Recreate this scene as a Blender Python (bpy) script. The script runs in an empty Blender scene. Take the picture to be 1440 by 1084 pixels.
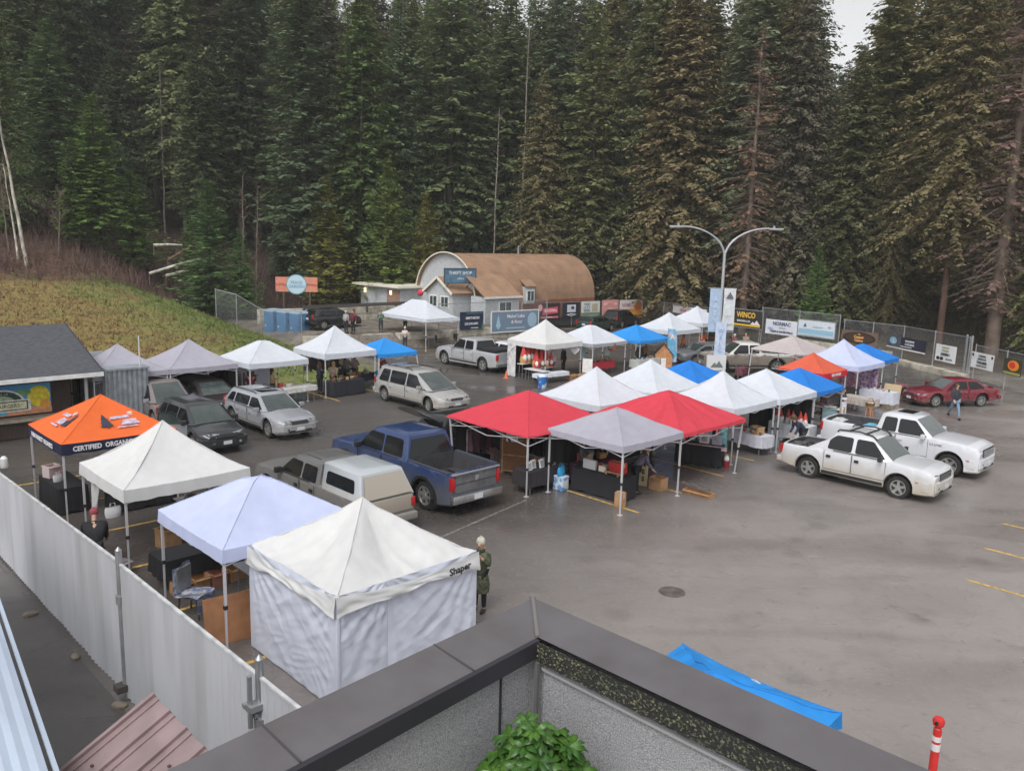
import bpy, bmesh, math, random
from mathutils import Vector, Matrix, noise
R = math.radians
scene = bpy.context.scene
COL = scene.collection
A0 = R(44.4)                      # the lot's own grid: u runs right and away, v runs left and away
CU, SU = math.cos(A0), math.sin(A0)
def W(u, v, z=0.0): return Vector((u*CU - v*SU, u*SU + v*CU, z))
def toUV(p): return (p[0]*CU + p[1]*SU, -p[0]*SU + p[1]*CU)
# ---------------------------------------------------------------- camera
CH, CP, CR, CF = 8.0, R(9.99), .0265, 1159.0
_F = Vector((0, math.cos(CP), -math.sin(CP))); _U = Vector((0, math.sin(CP), math.cos(CP))); _R = Vector((1, 0, 0))
_Rc = math.cos(CR)*_R + math.sin(CR)*_U; _Uc = -math.sin(CR)*_R + math.cos(CR)*_U
def ray(px, py): return _F + _Rc*((px-720)/CF) - _Uc*((py-542)/CF)
def GP(px, py, z=0.0):            # survey: where a sight line meets height z (grid u, v)
    d = ray(px, py); t = (z-CH)/d.z; return toUV((d.x*t, d.y*t))
def GD(px, py, Y):                # survey: the point of a sight line at world depth Y
    d = ray(px, py); t = Y/d.y; return Vector((d.x*t, Y, CH + d.z*t))
def PX(p):
    d = Vector(p) - Vector((0, 0, CH)); c = _F.dot(d)
    return (720 + CF*_Rc.dot(d)/c, 542 - CF*_Uc.dot(d)/c, c)
cam = bpy.data.cameras.new('camera'); camo = bpy.data.objects.new('camera', cam); COL.objects.link(camo)
cam.sensor_width = 36; cam.lens = CF/1440*36; cam.clip_start = .1; cam.clip_end = 2000
m = Matrix((( _Rc.x, _Uc.x, -_F.x, 0), (_Rc.y, _Uc.y, -_F.y, 0), (_Rc.z, _Uc.z, -_F.z, CH), (0, 0, 0, 1)))
camo.matrix_world = m; scene.camera = camo
# ---------------------------------------------------------------- materials
MATS = {}
def mat(name, col, rough=.6, metal=0, spec=.5, noise_amt=0, nscale=4, bump=0, bscale=20, trans=0, objcol=False, emit=0, coat=0, stretch=None, col2=None, contrast=(.35, .65), coords='Object'):
    if name in MATS: return MATS[name]
    mt = bpy.data.materials.new(name); mt.use_nodes = True; MATS[name] = mt
    nt = mt.node_tree; N = nt.nodes; L = nt.links; b = N['Principled BSDF']
    b.inputs['Roughness'].default_value = rough; b.inputs['Metallic'].default_value = metal
    b.inputs['Specular IOR Level'].default_value = spec
    if coat: b.inputs['Coat Weight'].default_value = coat; b.inputs['Coat Roughness'].default_value = .08
    c = (*col, 1)
    out = None
    tc = N.new('ShaderNodeTexCoord')
    def vec(sc):
        mp = N.new('ShaderNodeMapping'); L.new(tc.outputs[coords], mp.inputs['Vector'])
        if stretch: mp.inputs['Scale'].default_value = stretch
        return mp.outputs['Vector']
    if noise_amt or col2:
        nz = N.new('ShaderNodeTexNoise'); nz.inputs['Scale'].default_value = nscale; nz.inputs['Detail'].default_value = 6
        L.new(vec(1), nz.inputs['Vector'])
        rp = N.new('ShaderNodeMapRange'); rp.inputs['From Min'].default_value = contrast[0]; rp.inputs['From Max'].default_value = contrast[1]
        L.new(nz.outputs['Fac'], rp.inputs['Value'])
        mx = N.new('ShaderNodeMix'); mx.data_type = 'RGBA'
        c2 = (*col2, 1) if col2 else tuple(min(1, max(0, x*(1-noise_amt))) for x in col) + (1,)
        c1 = c if col2 else tuple(min(1, x*(1+noise_amt*.5)) for x in col) + (1,)
        mx.inputs[6].default_value = c1; mx.inputs[7].default_value = c2
        L.new(rp.outputs['Result'], mx.inputs[0]); out = mx.outputs[2]
    if objcol:
        oi = N.new('ShaderNodeObjectInfo'); mm = N.new('ShaderNodeMix'); mm.data_type = 'RGBA'; mm.blend_type = 'MULTIPLY'; mm.inputs[0].default_value = 1
        if out: L.new(out, mm.inputs[6])
        else: mm.inputs[6].default_value = c
        L.new(oi.outputs['Color'], mm.inputs[7]); out = mm.outputs[2]
    if out: L.new(out, b.inputs['Base Color'])
    else: b.inputs['Base Color'].default_value = c
    if bump:
        n2 = N.new('ShaderNodeTexNoise'); n2.inputs['Scale'].default_value = bscale; n2.inputs['Detail'].default_value = 4; L.new(vec(1), n2.inputs['Vector'])
        bp = N.new('ShaderNodeBump'); bp.inputs['Strength'].default_value = bump; bp.inputs['Distance'].default_value = .02
        L.new(n2.outputs['Fac'], bp.inputs['Height']); L.new(bp.outputs['Normal'], b.inputs['Normal'])
    if emit:
        b.inputs['Emission Color'].default_value = c; b.inputs['Emission Strength'].default_value = emit
    if trans:
        tr = N.new('ShaderNodeBsdfTranslucent'); ms = N.new('ShaderNodeMixShader'); ms.inputs[0].default_value = trans
        if out: L.new(out, tr.inputs['Color'])
        else: tr.inputs['Color'].default_value = c
        o = N['Material Output']; L.new(b.outputs[0], ms.inputs[1]); L.new(tr.outputs[0], ms.inputs[2]); L.new(ms.outputs[0], o.inputs[0])
    return mt
def fabric(name, col, rough=.75, trans=.18): return mat('fabric_'+name, col, rough, noise_amt=.05, nscale=3, trans=trans, spec=.25, bump=.15, bscale=14)
def paint(name, col, dirt=None, metal=.0, dz=(.35, .95), clean=0.0):
    key = 'paint_'+name
    if key in MATS: return MATS[key]
    mt = mat(key, col, .28, metal, coat=.6)
    if dirt:
        nt = mt.node_tree; N = nt.nodes; L = nt.links; b = N['Principled BSDF']
        tc = N.new('ShaderNodeTexCoord'); sp = N.new('ShaderNodeSeparateXYZ'); L.new(tc.outputs['Object'], sp.inputs[0])
        nz = N.new('ShaderNodeTexNoise'); nz.inputs['Scale'].default_value = 3.5; nz.inputs['Detail'].default_value = 6; L.new(tc.outputs['Object'], nz.inputs['Vector'])
        ad = N.new('ShaderNodeMath'); ad.operation = 'MULTIPLY_ADD'; L.new(nz.outputs['Fac'], ad.inputs[0]); ad.inputs[1].default_value = -.5; L.new(sp.outputs['Z'], ad.inputs[2])
        mr = N.new('ShaderNodeMapRange'); mr.inputs['From Min'].default_value = dz[0]-.25; mr.inputs['From Max'].default_value = dz[1]-.25
        mr.inputs['To Min'].default_value = .9; mr.inputs['To Max'].default_value = clean; L.new(ad.outputs[0], mr.inputs['Value'])
        mx = N.new('ShaderNodeMix'); mx.data_type = 'RGBA'; mx.inputs[6].default_value = (*col, 1); mx.inputs[7].default_value = (*dirt, 1)
        L.new(mr.outputs['Result'], mx.inputs[0]); L.new(mx.outputs[2], b.inputs['Base Color'])
        rr = N.new('ShaderNodeMapRange'); rr.inputs['To Min'].default_value = .25; rr.inputs['To Max'].default_value = .75; L.new(mr.outputs['Result'], rr.inputs['Value']); L.new(rr.outputs['Result'], b.inputs['Roughness'])
        cw = N.new('ShaderNodeMapRange'); cw.inputs['To Min'].default_value = .6; cw.inputs['To Max'].default_value = 0; L.new(mr.outputs['Result'], cw.inputs['Value']); L.new(cw.outputs['Result'], b.inputs['Coat Weight'])
    return mt
# ---------------------------------------------------------------- mesh builder
class MB:
    def __init__(s): s.v = []; s.f = []; s.m = []; s.mi = 0
    def face(s, idx, mi=None): s.f.append(tuple(idx)); s.m.append(s.mi if mi is None else mi)
    def pts(s, ps): b = len(s.v); s.v.extend([tuple(p) for p in ps]); return b
    def poly(s, ps, mi=None): b = s.pts(ps); s.face(range(b, b+len(ps)), mi); return s
    def box(s, c, d, rz=0, mi=None, rx=0, ry=0):
        M = Matrix.Translation(c) @ Matrix.Rotation(rz, 4, 'Z') @ Matrix.Rotation(ry, 4, 'Y') @ Matrix.Rotation(rx, 4, 'X')
        x, y, z = d[0]/2, d[1]/2, d[2]/2
        b = s.pts([M @ Vector(p) for p in ((-x,-y,-z),(x,-y,-z),(x,y,-z),(-x,y,-z),(-x,-y,z),(x,-y,z),(x,y,z),(-x,y,z))])
        for q in ((3,2,1,0),(4,5,6,7),(0,1,5,4),(1,2,6,5),(2,3,7,6),(3,0,4,7)): s.face([b+i for i in q], mi)
        return s
    def bar(s, p0, p1, w, h=None, mi=None):
        p0, p1 = Vector(p0), Vector(p1); d = p1-p0; h = h or w
        z = d.normalized(); a = Vector((0,0,1)) if abs(z.z) < .95 else Vector((1,0,0)); x = z.cross(a).normalized(); y = z.cross(x)
        b = s.pts([p + x*i*w/2 + y*j*h/2 for p in (p0, p1) for i, j in ((-1,-1),(1,-1),(1,1),(-1,1))])
        for q in ((0,1,2,3),(7,6,5,4),(0,4,5,1),(1,5,6,2),(2,6,7,3),(3,7,4,0)): s.face([b+i for i in q], mi)
        return s
    def tube(s, ps, r, n=8, mi=None, cap=True):
        ps = [Vector(p) for p in ps]; rs = r if isinstance(r, (list, tuple)) else [r]*len(ps); rings = []
        a = None
        for i, p in enumerate(ps):
            d = (ps[min(i+1, len(ps)-1)] - ps[max(i-1, 0)]).normalized()
            if a is None: a = Vector((0,0,1)) if abs(d.z) < .9 else Vector((1,0,0))
            x = d.cross(a).normalized(); y = d.cross(x); 
            rings.append(s.pts([p + (x*math.cos(t) + y*math.sin(t))*rs[i] for t in [2*math.pi*k/n for k in range(n)]]))
        for i in range(len(ps)-1):
            for k in range(n):
                s.face([rings[i]+k, rings[i]+(k+1)%n, rings[i+1]+(k+1)%n, rings[i+1]+k], mi)
        if cap: s.face([rings[0]+k for k in range(n)][::-1], mi); s.face([rings[-1]+k for k in range(n)], mi)
        return s
    def lathe(s, prof, c=(0,0,0), n=16, axis='Z', mi=None, sq=None, cap=True):
        rings = []
        for r, h in prof:
            ring = []
            for k in range(n):
                t = 2*math.pi*k/n; x, y = r*math.cos(t), r*math.sin(t)
                if sq: x *= sq[0]; y *= sq[1]
                p = {'Z': (x, y, h), 'Y': (x, h, y), 'X': (h, x, y)}[axis]
                ring.append((p[0]+c[0], p[1]+c[1], p[2]+c[2]))
            rings.append(s.pts(ring))
        for i in range(len(prof)-1):
            for k in range(n): s.face([rings[i]+k, rings[i]+(k+1)%n, rings[i+1]+(k+1)%n, rings[i+1]+k], mi)
        if cap and prof[0][0] > 1e-6: s.face([rings[0]+k for k in range(n)][::-1], mi)
        if cap and prof[-1][0] > 1e-6: s.face([rings[-1]+k for k in range(n)], mi)
        return s
    def grid(s, fn, nu, nv, mi=None):
        b = s.pts([fn(i/nu, j/nv) for j in range(nv+1) for i in range(nu+1)])
        for j in range(nv):
            for i in range(nu):
                k = b + j*(nu+1) + i; s.face([k, k+1, k+nu+2, k+nu+1], mi)
        return s
    def ellipsoid(s, c, r, n=12, mi=None):
        h = n//2 + 1
        prof = [(math.sin(math.pi*i/h), -math.cos(math.pi*i/h)) for i in range(h+1)]
        b0 = len(s.v); s.lathe([(max(p[0], 1e-4), p[1]) for p in prof], n=n, mi=mi)
        for i in range(b0, len(s.v)):
            v = s.v[i]; s.v[i] = (c[0]+v[0]*r[0], c[1]+v[1]*r[1], c[2]+v[2]*r[2])
        return s
    def hipgrid(s, fn, n, mi=None):
        b = s.pts([fn(i/n, j/n) for j in range(n+1) for i in range(n+1)])
        for j in range(n):
            for i in range(n):
                k = b+j*(n+1)+i; a = (k, k+1, k+n+2, k+n+1)
                if ((i+.5)/n-.5)*((j+.5)/n-.5) > 0: s.face([a[0], a[1], a[2]], mi); s.face([a[0], a[2], a[3]], mi)
                else: s.face([a[0], a[1], a[3]], mi); s.face([a[1], a[2], a[3]], mi)
        return s
    def mesh(s, name, mats, ang=35):
        me = bpy.data.meshes.new(name); me.from_pydata(s.v, [], s.f)
        for mt in (mats if isinstance(mats, (list, tuple)) else [mats]): me.materials.append(mt)
        me.polygons.foreach_set('material_index', s.m)
        bm = bmesh.new(); bm.from_mesh(me); bmesh.ops.recalc_face_normals(bm, faces=bm.faces); bm.to_mesh(me); bm.free()
        if ang:
            me.polygons.foreach_set('use_smooth', [True]*len(me.polygons)); me.set_sharp_from_angle(angle=R(ang))
        me.update(); return me
    def build(s, name, mats, parent=None, loc=None, rz=0, ang=35, bevel=0):
        me = s.mesh(name, mats, ang)
        if bevel: bevel_me(me, bevel, ang)
        o = bpy.data.objects.new(name, me); COL.objects.link(o)
        if parent: o.parent = parent
        if loc is not None: o.location = loc
        o.rotation_euler.z = rz
        return o
def bevel_me(me, w, ang=35, seg=2):
    bm = bmesh.new(); bm.from_mesh(me)
    bmesh.ops.remove_doubles(bm, verts=bm.verts, dist=1e-5)
    es = [e for e in bm.edges if len(e.link_faces) == 2 and e.calc_face_angle(0) > R(25)]
    bmesh.ops.bevel(bm, geom=es, offset=w, segments=seg, affect='EDGES', clamp_overlap=True, profile=.6)
    bm.to_mesh(me); bm.free()
    me.polygons.foreach_set('use_smooth', [True]*len(me.polygons)); me.set_sharp_from_angle(angle=R(ang))
def tag(o, label=None, cat=None, group=None, kind=None):
    if label: o['label'] = label
    if cat: o['category'] = cat
    if group: o['group'] = group
    if kind: o['kind'] = kind
    return o
def empty(name, loc, rz=0, label=None, cat=None, group=None):
    o = bpy.data.objects.new(name, None); o.empty_display_size = .2; COL.objects.link(o)
    o.location = loc; o.rotation_euler.z = rz
    return tag(o, label, cat, group)
def thing(name, u, v, rz=0, label=None, cat=None, group=None, z=0.0):  # placed and turned in the lot grid
    return empty(name, W(u, v, z), A0 + rz, label, cat, group)
KIDS = {}
def copy_tree(o, parent=None):
    c = o.copy(); COL.objects.link(c)
    if parent: c.parent = parent
    for ch in list(o.children): copy_tree(ch, c)
    return c
def lettering(txt, size, mt, parent, loc, rot=(R(90), 0, 0), ext=.002, align='CENTER', name='lettering', sx=1.0, bold=0):
    cu = bpy.data.curves.new(name, 'FONT'); cu.body = txt; cu.size = size; cu.extrude = ext; cu.align_x = align; cu.align_y = 'CENTER'; cu.resolution_u = 2; cu.offset = bold
    tmp = bpy.data.objects.new('tmp', cu); COL.objects.link(tmp)
    dg = bpy.context.evaluated_depsgraph_get(); me = bpy.data.meshes.new_from_object(tmp.evaluated_get(dg)); me.name = name
    bpy.data.objects.remove(tmp)
    me.materials.clear(); me.materials.append(mt)
    if sx != 1: me.transform(Matrix.Scale(sx, 4, (1, 0, 0)))
    o = bpy.data.objects.new(name, me); COL.objects.link(o); o.parent = parent; o.location = loc; o.rotation_euler = rot
    return o
rnd = random.Random(7)
HAZE = .00048
# ================================================================= world and light
w = bpy.data.worlds.new('World'); scene.world = w; w.use_nodes = True
wn = w.node_tree.nodes; wl = w.node_tree.links; bg = wn['Background']
sky = wn.new('ShaderNodeTexSky'); sky.sky_type = 'NISHITA'; sky.sun_disc = False
SUN_EL, SUN_AZ = R(52), R(200)
sky.sun_elevation = SUN_EL; sky.sun_rotation = SUN_AZ; sky.air_density = 1.0; sky.dust_density = 5.0; sky.ozone_density = 1.0; sky.altitude = 500
hs = wn.new('ShaderNodeHueSaturation'); hs.inputs['Saturation'].default_value = .08
wl.new(sky.outputs[0], hs.inputs['Color']); wl.new(hs.outputs[0], bg.inputs['Color']); bg.inputs['Strength'].default_value = .15
sl = bpy.data.lights.new('sun', 'SUN'); sl.energy = .9; sl.angle = R(28); sl.color = (1, .97, .93)
so = bpy.data.objects.new('sun', sl); COL.objects.link(so)
sd = Vector((math.sin(SUN_AZ)*math.cos(SUN_EL), math.cos(SUN_AZ)*math.cos(SUN_EL), math.sin(SUN_EL)))
so.rotation_euler = (-sd).to_track_quat('-Z', 'Y').to_euler()
scene.view_settings.view_transform = 'Standard'; scene.view_settings.look = 'None'; scene.view_settings.exposure = .47; scene.view_settings.gamma = 1
scene.cycles.max_bounces = 6; scene.cycles.transparent_max_bounces = 6; scene.cycles.use_denoising = True
# ================================================================= terrain
def sst(a, b, x):
    if b <= a: return 0.0 if x < a else 1.0
    t = max(0, min(1, (x-a)/(b-a))); return t*t*(3-2*t)
def terrain_z(u, v):
    n = noise.noise(Vector((u*.07, v*.07, 0)))*1.0 + noise.noise(Vector((u*.25, v*.25, 3)))*.25
    # grass bank at the left, behind the shed and the grey tents
    fade = 1 - sst(21, 31 + (v-40)*.1, u)
    bank = sst(39.5, 47, v)*1.5 + max(0, min(v, 70)-45)*.125
    z = bank*fade
    # hut terrace
    z = max(z, 1.0*sst(49.3, 49.5, v)*sst(29.5, 31, u)*(1-sst(51.5, 53, u)))
    # wooded slope behind
    hill = max(0, v-70)*.30 + max(0, v-95)*.22
    hu = max(0, u-70)*.22 + max(0, u-92)*.12
    z += hill*(1-sst(48, 105, u)*.72) + hu
    out = max(sst(41, 52, v), sst(66, 75, u))
    z += n*out*.5*(1 if z > .2 else 0)
    lot = (v < 39) and (u < 61)
    return z - (.35 if lot else 0) - .02
tm = MB()
us = [x for x in range(-40, 0, 8)] + [x*1.5 for x in range(0, 54)] + [81+x*5 for x in range(0, 26)]
vs = [x for x in range(-60, -8, 8)] + [x*1.5-6 for x in range(0, 64)] + [90+x*5 for x in range(0, 26)]
b = tm.pts([W(u, v, terrain_z(u, v)) for v in vs for u in us]); nu = len(us)
for j in range(len(vs)-1):
    for i in range(nu-1): tm.face([b+j*nu+i, b+j*nu+i+1, b+(j+1)*nu+i+1, b+(j+1)*nu+i])
def ground_mat():
    mt = bpy.data.materials.new('terrain_cover'); mt.use_nodes = True; nt = mt.node_tree; N = nt.nodes; L = nt.links; bs = N['Principled BSDF']; bs.inputs['Roughness'].default_value = .95
    tc = N.new('ShaderNodeTexCoord'); mp = N.new('ShaderNodeMapping'); mp.inputs['Rotation'].default_value = (0, 0, -A0); L.new(tc.outputs['Object'], mp.inputs[0])
    sp = N.new('ShaderNodeSeparateXYZ'); L.new(mp.outputs[0], sp.inputs[0])
    def nz(scale, det=6):
        n = N.new('ShaderNodeTexNoise'); n.inputs['Scale'].default_value = scale; n.inputs['Detail'].default_value = det; L.new(tc.outputs['Object'], n.inputs['Vector']); return n.outputs['Fac']
    def ramp(src, stops):
        r = N.new('ShaderNodeValToRGB'); L.new(src, r.inputs[0]); e = r.color_ramp.elements
        e[0].position, e[0].color = stops[0][0], (*stops[0][1], 1); e[1].position, e[1].color = stops[-1][0], (*stops[-1][1], 1)
        for p, c in stops[1:-1]: q = e.new(p); q.color = (*c, 1)
        return r.outputs[0]
    def mapr(src, a, b2):
        r = N.new('ShaderNodeMapRange'); r.inputs['From Min'].default_value = a; r.inputs['From Max'].default_value = b2; L.new(src, r.inputs['Value']); return r.outputs[0]
    def mix(f, a, b2):
        mx = N.new('ShaderNodeMix'); mx.data_type = 'RGBA'; L.new(f, mx.inputs[0]); L.new(a, mx.inputs[6]); L.new(b2, mx.inputs[7]); return mx.outputs[2]
    def add(a, k, b2):
        mm = N.new('ShaderNodeMath'); mm.operation = 'MULTIPLY_ADD'; L.new(a, mm.inputs[0]); mm.inputs[1].default_value = k; L.new(b2, mm.inputs[2]); return mm.outputs[0]
    gold = ramp(nz(1.7, 9), [(.3, (.10, .062, .03)), (.5, (.26, .185, .055)), (.7, (.18, .165, .055))])
    green = ramp(nz(1.6, 8), [(.3, (.05, .08, .016)), (.5, (.14, .17, .04)), (.72, (.23, .24, .075))])
    g1 = mix(mapr(nz(.16), .44, .56), green, gold)
    # the bank turns green towards its right end and foot
    gu = mapr(add(nz(.2), 14, add(sp.outputs['X'], 1, sp.outputs['Y'])), 70, 79)
    gr = mix(mapr(add(nz(.35), 11, sp.outputs['X']), 23, 29), gold, green)
    gr = mix(mapr(nz(.5, 4), .66, .74), gr, green)
    brush = ramp(nz(2.2, 8), [(.3, (.035, .018, .012)), (.5, (.10, .052, .035)), (.7, (.17, .10, .065))])
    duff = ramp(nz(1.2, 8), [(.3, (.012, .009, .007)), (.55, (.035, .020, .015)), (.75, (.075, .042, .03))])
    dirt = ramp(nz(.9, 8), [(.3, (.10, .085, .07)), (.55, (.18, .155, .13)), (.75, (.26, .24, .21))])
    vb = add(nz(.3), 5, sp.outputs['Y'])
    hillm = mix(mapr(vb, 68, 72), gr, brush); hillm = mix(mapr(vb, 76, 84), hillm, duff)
    # right of the bank: gravelly yard; beyond the fence leaf litter
    r1 = mix(mapr(vb, 64, 70), dirt, duff)
    litter = ramp(nz(.8, 8), [(.3, (.02, .012, .008)), (.5, (.055, .034, .02)), (.72, (.09, .07, .032))])
    r2 = mix(mapr(sp.outputs['X'], 61.5, 63.5), r1, litter)
    c = mix(mapr(sp.outputs['X'], 27.5, 30.5), hillm, r2)
    L.new(c, bs.inputs['Base Color'])
    bp = N.new('ShaderNodeBump'); bp.inputs['Strength'].default_value = 1; bp.inputs['Distance'].default_value = .25; L.new(nz(5, 8), bp.inputs['Height']); L.new(bp.outputs[0], bs.inputs['Normal'])
    return mt
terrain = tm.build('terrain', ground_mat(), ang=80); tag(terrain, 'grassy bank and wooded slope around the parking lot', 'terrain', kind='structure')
# ================================================================= asphalt
def asphalt_mat(name, c1, c2, cd, rough=(.22, .55)):
    mt = bpy.data.materials.new(name); mt.use_nodes = True; nt = mt.node_tree; N = nt.nodes; L = nt.links; bs = N['Principled BSDF']
    tc = N.new('ShaderNodeTexCoord')
    def nz(scale, det=6, rot=0, st=(1, 1, 1), dist=0):
        mp = N.new('ShaderNodeMapping'); mp.inputs['Rotation'].default_value = (0, 0, rot); mp.inputs['Scale'].default_value = st; L.new(tc.outputs['Object'], mp.inputs[0])
        n = N.new('ShaderNodeTexNoise'); n.inputs['Scale'].default_value = scale; n.inputs['Detail'].default_value = det; n.inputs['Distortion'].default_value = dist; L.new(mp.outputs[0], n.inputs['Vector']); return n.outputs['Fac']
    def mapr(src, a, b2, c=0, d=1):
        r = N.new('ShaderNodeMapRange'); r.inputs['From Min'].default_value = a; r.inputs['From Max'].default_value = b2; r.inputs['To Min'].default_value = c; r.inputs['To Max'].default_value = d; L.new(src, r.inputs['Value']); return r.outputs[0]
    def mixc(f, a, b2):
        mx = N.new('ShaderNodeMix'); mx.data_type = 'RGBA'; L.new(f, mx.inputs[0])
        for k, q in ((6, a), (7, b2)):
            if isinstance(q, tuple): mx.inputs[k].default_value = (*q, 1)
            else: L.new(q, mx.inputs[k])
        return mx.outputs[2]
    big = nz(.09, 5, dist=.6); streak = nz(.35, 7, rot=R(20), st=(.35, 1.6, 1), dist=.5); fine = nz(60, 3); mid = nz(1.1, 8, dist=1.2)
    c = mixc(mapr(big, .40, .60), c1, c2)
    c = mixc(mapr(streak, .48, .72, 0, .45), c, cd)
    c = mixc(mapr(mid, .5, .75, 0, .28), c, cd)
    vo = N.new('ShaderNodeTexVoronoi'); vo.feature = 'DISTANCE_TO_EDGE'; vo.inputs['Scale'].default_value = .085
    wv = N.new('ShaderNodeMapping'); L.new(tc.outputs['Object'], wv.inputs[0]); nd = N.new('ShaderNodeTexNoise'); nd.inputs['Scale'].default_value = .5; nd.inputs['Detail'].default_value = 5; L.new(wv.outputs[0], nd.inputs['Vector'])
    ad = N.new('ShaderNodeVectorMath'); ad.operation = 'MULTIPLY_ADD'; L.new(nd.outputs['Color'], ad.inputs[0]); ad.inputs[1].default_value = (2.5, 2.5, 0); L.new(wv.outputs[0], ad.inputs[2]); L.new(ad.outputs[0], vo.inputs['Vector'])
    c = mixc(mapr(vo.outputs[0], .0008, .0022, .22, 0), c, tuple(x*.35 for x in cd))
    c = mixc(mapr(fine, .35, .65, 0, .16), c, tuple(x*1.9 for x in c1))
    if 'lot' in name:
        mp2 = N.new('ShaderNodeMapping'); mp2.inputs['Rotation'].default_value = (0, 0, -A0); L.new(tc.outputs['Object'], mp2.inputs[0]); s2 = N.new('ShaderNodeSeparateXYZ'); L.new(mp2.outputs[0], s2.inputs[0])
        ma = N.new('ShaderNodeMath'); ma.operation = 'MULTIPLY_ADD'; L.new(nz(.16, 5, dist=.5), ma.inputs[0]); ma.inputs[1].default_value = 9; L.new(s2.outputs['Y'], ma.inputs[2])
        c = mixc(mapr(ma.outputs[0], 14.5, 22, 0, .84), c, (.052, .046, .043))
    sv_ = N.new('ShaderNodeTexVoronoi'); sv_.inputs['Scale'].default_value = .55; L.new(tc.outputs['Object'], sv_.inputs['Vector'])
    c = mixc(mapr(sv_.outputs['Distance'], .10, .22, .30, 0), c, cd)
    c = mixc(mapr(nz(9, 5), .56, .70, 0, .22), c, tuple(x*1.5 for x in c1)); c = mixc(mapr(nz(4, 6, dist=1), .60, .74, 0, .35), c, cd)
    L.new(c, bs.inputs['Base Color'])
    wet = nz(.22, 6, rot=R(20), st=(.6, 1.3, 1), dist=.8)
    L.new(mapr(wet, .42, .62, rough[1], rough[0]), bs.inputs['Roughness']); bs.inputs['Specular IOR Level'].default_value = .5
    bp = N.new('ShaderNodeBump'); bp.inputs['Strength'].default_value = .25; bp.inputs['Distance'].default_value = .006; L.new(nz(90, 2), bp.inputs['Height']); L.new(bp.outputs[0], bs.inputs['Normal'])
    return mt
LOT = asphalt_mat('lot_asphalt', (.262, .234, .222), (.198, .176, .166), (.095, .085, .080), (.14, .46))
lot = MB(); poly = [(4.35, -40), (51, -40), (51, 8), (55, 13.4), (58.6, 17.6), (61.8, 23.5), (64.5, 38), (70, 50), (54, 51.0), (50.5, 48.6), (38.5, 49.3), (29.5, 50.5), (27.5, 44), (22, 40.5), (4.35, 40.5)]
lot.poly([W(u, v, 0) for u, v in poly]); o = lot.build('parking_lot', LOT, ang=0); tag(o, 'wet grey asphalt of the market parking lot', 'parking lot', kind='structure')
alley = MB(); alley.poly([W(-6, 5, -.004), W(4.40, 5, -.004), W(4.40, 40, -.004), W(-6, 40, -.004)])
tag(alley.build('alley', asphalt_mat('alley_asphalt', (.115, .105, .100), (.085, .078, .075), (.05, .046, .045)), ang=0), 'dark asphalt lane behind the white metal fence', 'road', kind='structure')
YEL = mat('line_yellow', (.55, .36, .09), .55, noise_amt=.7, nscale=7, contrast=(.4, .75))
WHL = mat('line_faded_white', (.19, .175, .165), .6, noise_amt=.6, nscale=6)
ym = MB()
def stripe(u0, v0, u1, v1, w=.10, mi=0):
    d = Vector((u1-u0, v1-v0, 0)).normalized(); n = Vector((-d.y, d.x, 0))*w/2
    ym.poly([W(u0-n.x, v0-n.y, .005), W(u1-n.x, v1-n.y, .005), W(u1+n.x, v1+n.y, .005), W(u0+n.x, v0+n.y, .005)], mi)
for u in (19.5, 22.2, 25.05, 27.85): stripe(u, 20, u, {19.5: 14.3, 22.2: 14.6, 25.05: 14.8, 27.85: 15.2}[u])
for u, v1 in ((21.7, 5.87), (24.5, 6.27), (27.24, 6.58), (29.95, 6.6), (32.6, 6.6)): stripe(u, 1, u, v1)
for v in (13.7, 16.73, 19.7, 22.68, 25.66, 28.6): stripe(4.7, v, 9.6, v)
for u in (10.5, 13.2, 16, 18.8, 21.75, 24.6, 27.4): stripe(u, 34.3, u, 39.5)
stripe(13.0, 16.4, 17.75, 17.35, .09, 1); stripe(40, 44.5, 36, 47.5, .09, 0); stripe(37.5, 43.5, 33.5, 46.2, .09, 0)
tag(ym.build('parking_lines', [YEL, WHL], ang=0), 'worn yellow stall lines painted on the asphalt', 'road marking', kind='structure')
mh = thing('manhole_cover', 15.48, 10.28, 0, 'round dark manhole cover set in the open asphalt', 'manhole cover')
MB().lathe([(.31, 0), (.31, .008), (.28, .008), (.28, .006), (.001, .006)], n=28).build('frame', mat('iron', (.14, .122, .112), .7, .2, noise_amt=.4), mh)
g = MB()
for i in range(-3, 4): g.box((i*.085, 0, .009), (.02, 2*math.sqrt(max(0, .072-(i*.085)**2)), .006))
g.build('grating', MATS['iron'], mh)
# yard road at the upper left and gravel drive behind the market
rd = MB(); P = [(27.5, 62), (29, 72), (58, 72.5), (58, 66), (46, 66)]
rd.poly([W(u, v, terrain_z(u, v)+.10) for u, v in P])
# ================================================================= shared materials
WHITE = mat('white_paint', (.75, .75, .74), .5, noise_amt=.15); STEEL = mat('galvanised', (.42, .43, .45), .38, .7, noise_amt=.2); LEGM = mat('tent_leg', (.62, .62, .64), .4, .3)
DARK = mat('dark_plastic', (.02, .02, .022), .6); BLACKC = mat('black_cloth', (.012, .012, .016), .85); WOOD = mat('pale_wood', (.42, .27, .14), .65, noise_amt=.4, nscale=6, stretch=(1, 8, 1))
GLASS = mat('dark_glass', (.015, .02, .022), .06, spec=.8); CONC = mat('lock_block', (.42, .39, .32), .9, noise_amt=.45, nscale=1.6, bump=.5)
def face_uv(name, p0, p1, z0, z1, t, mt, parent, ang=0):
    """a thin upright board between two grid points"""
    (u0, v0), (u1, v1) = p0, p1; a = W(u0, v0); b2 = W(u1, v1)
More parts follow.
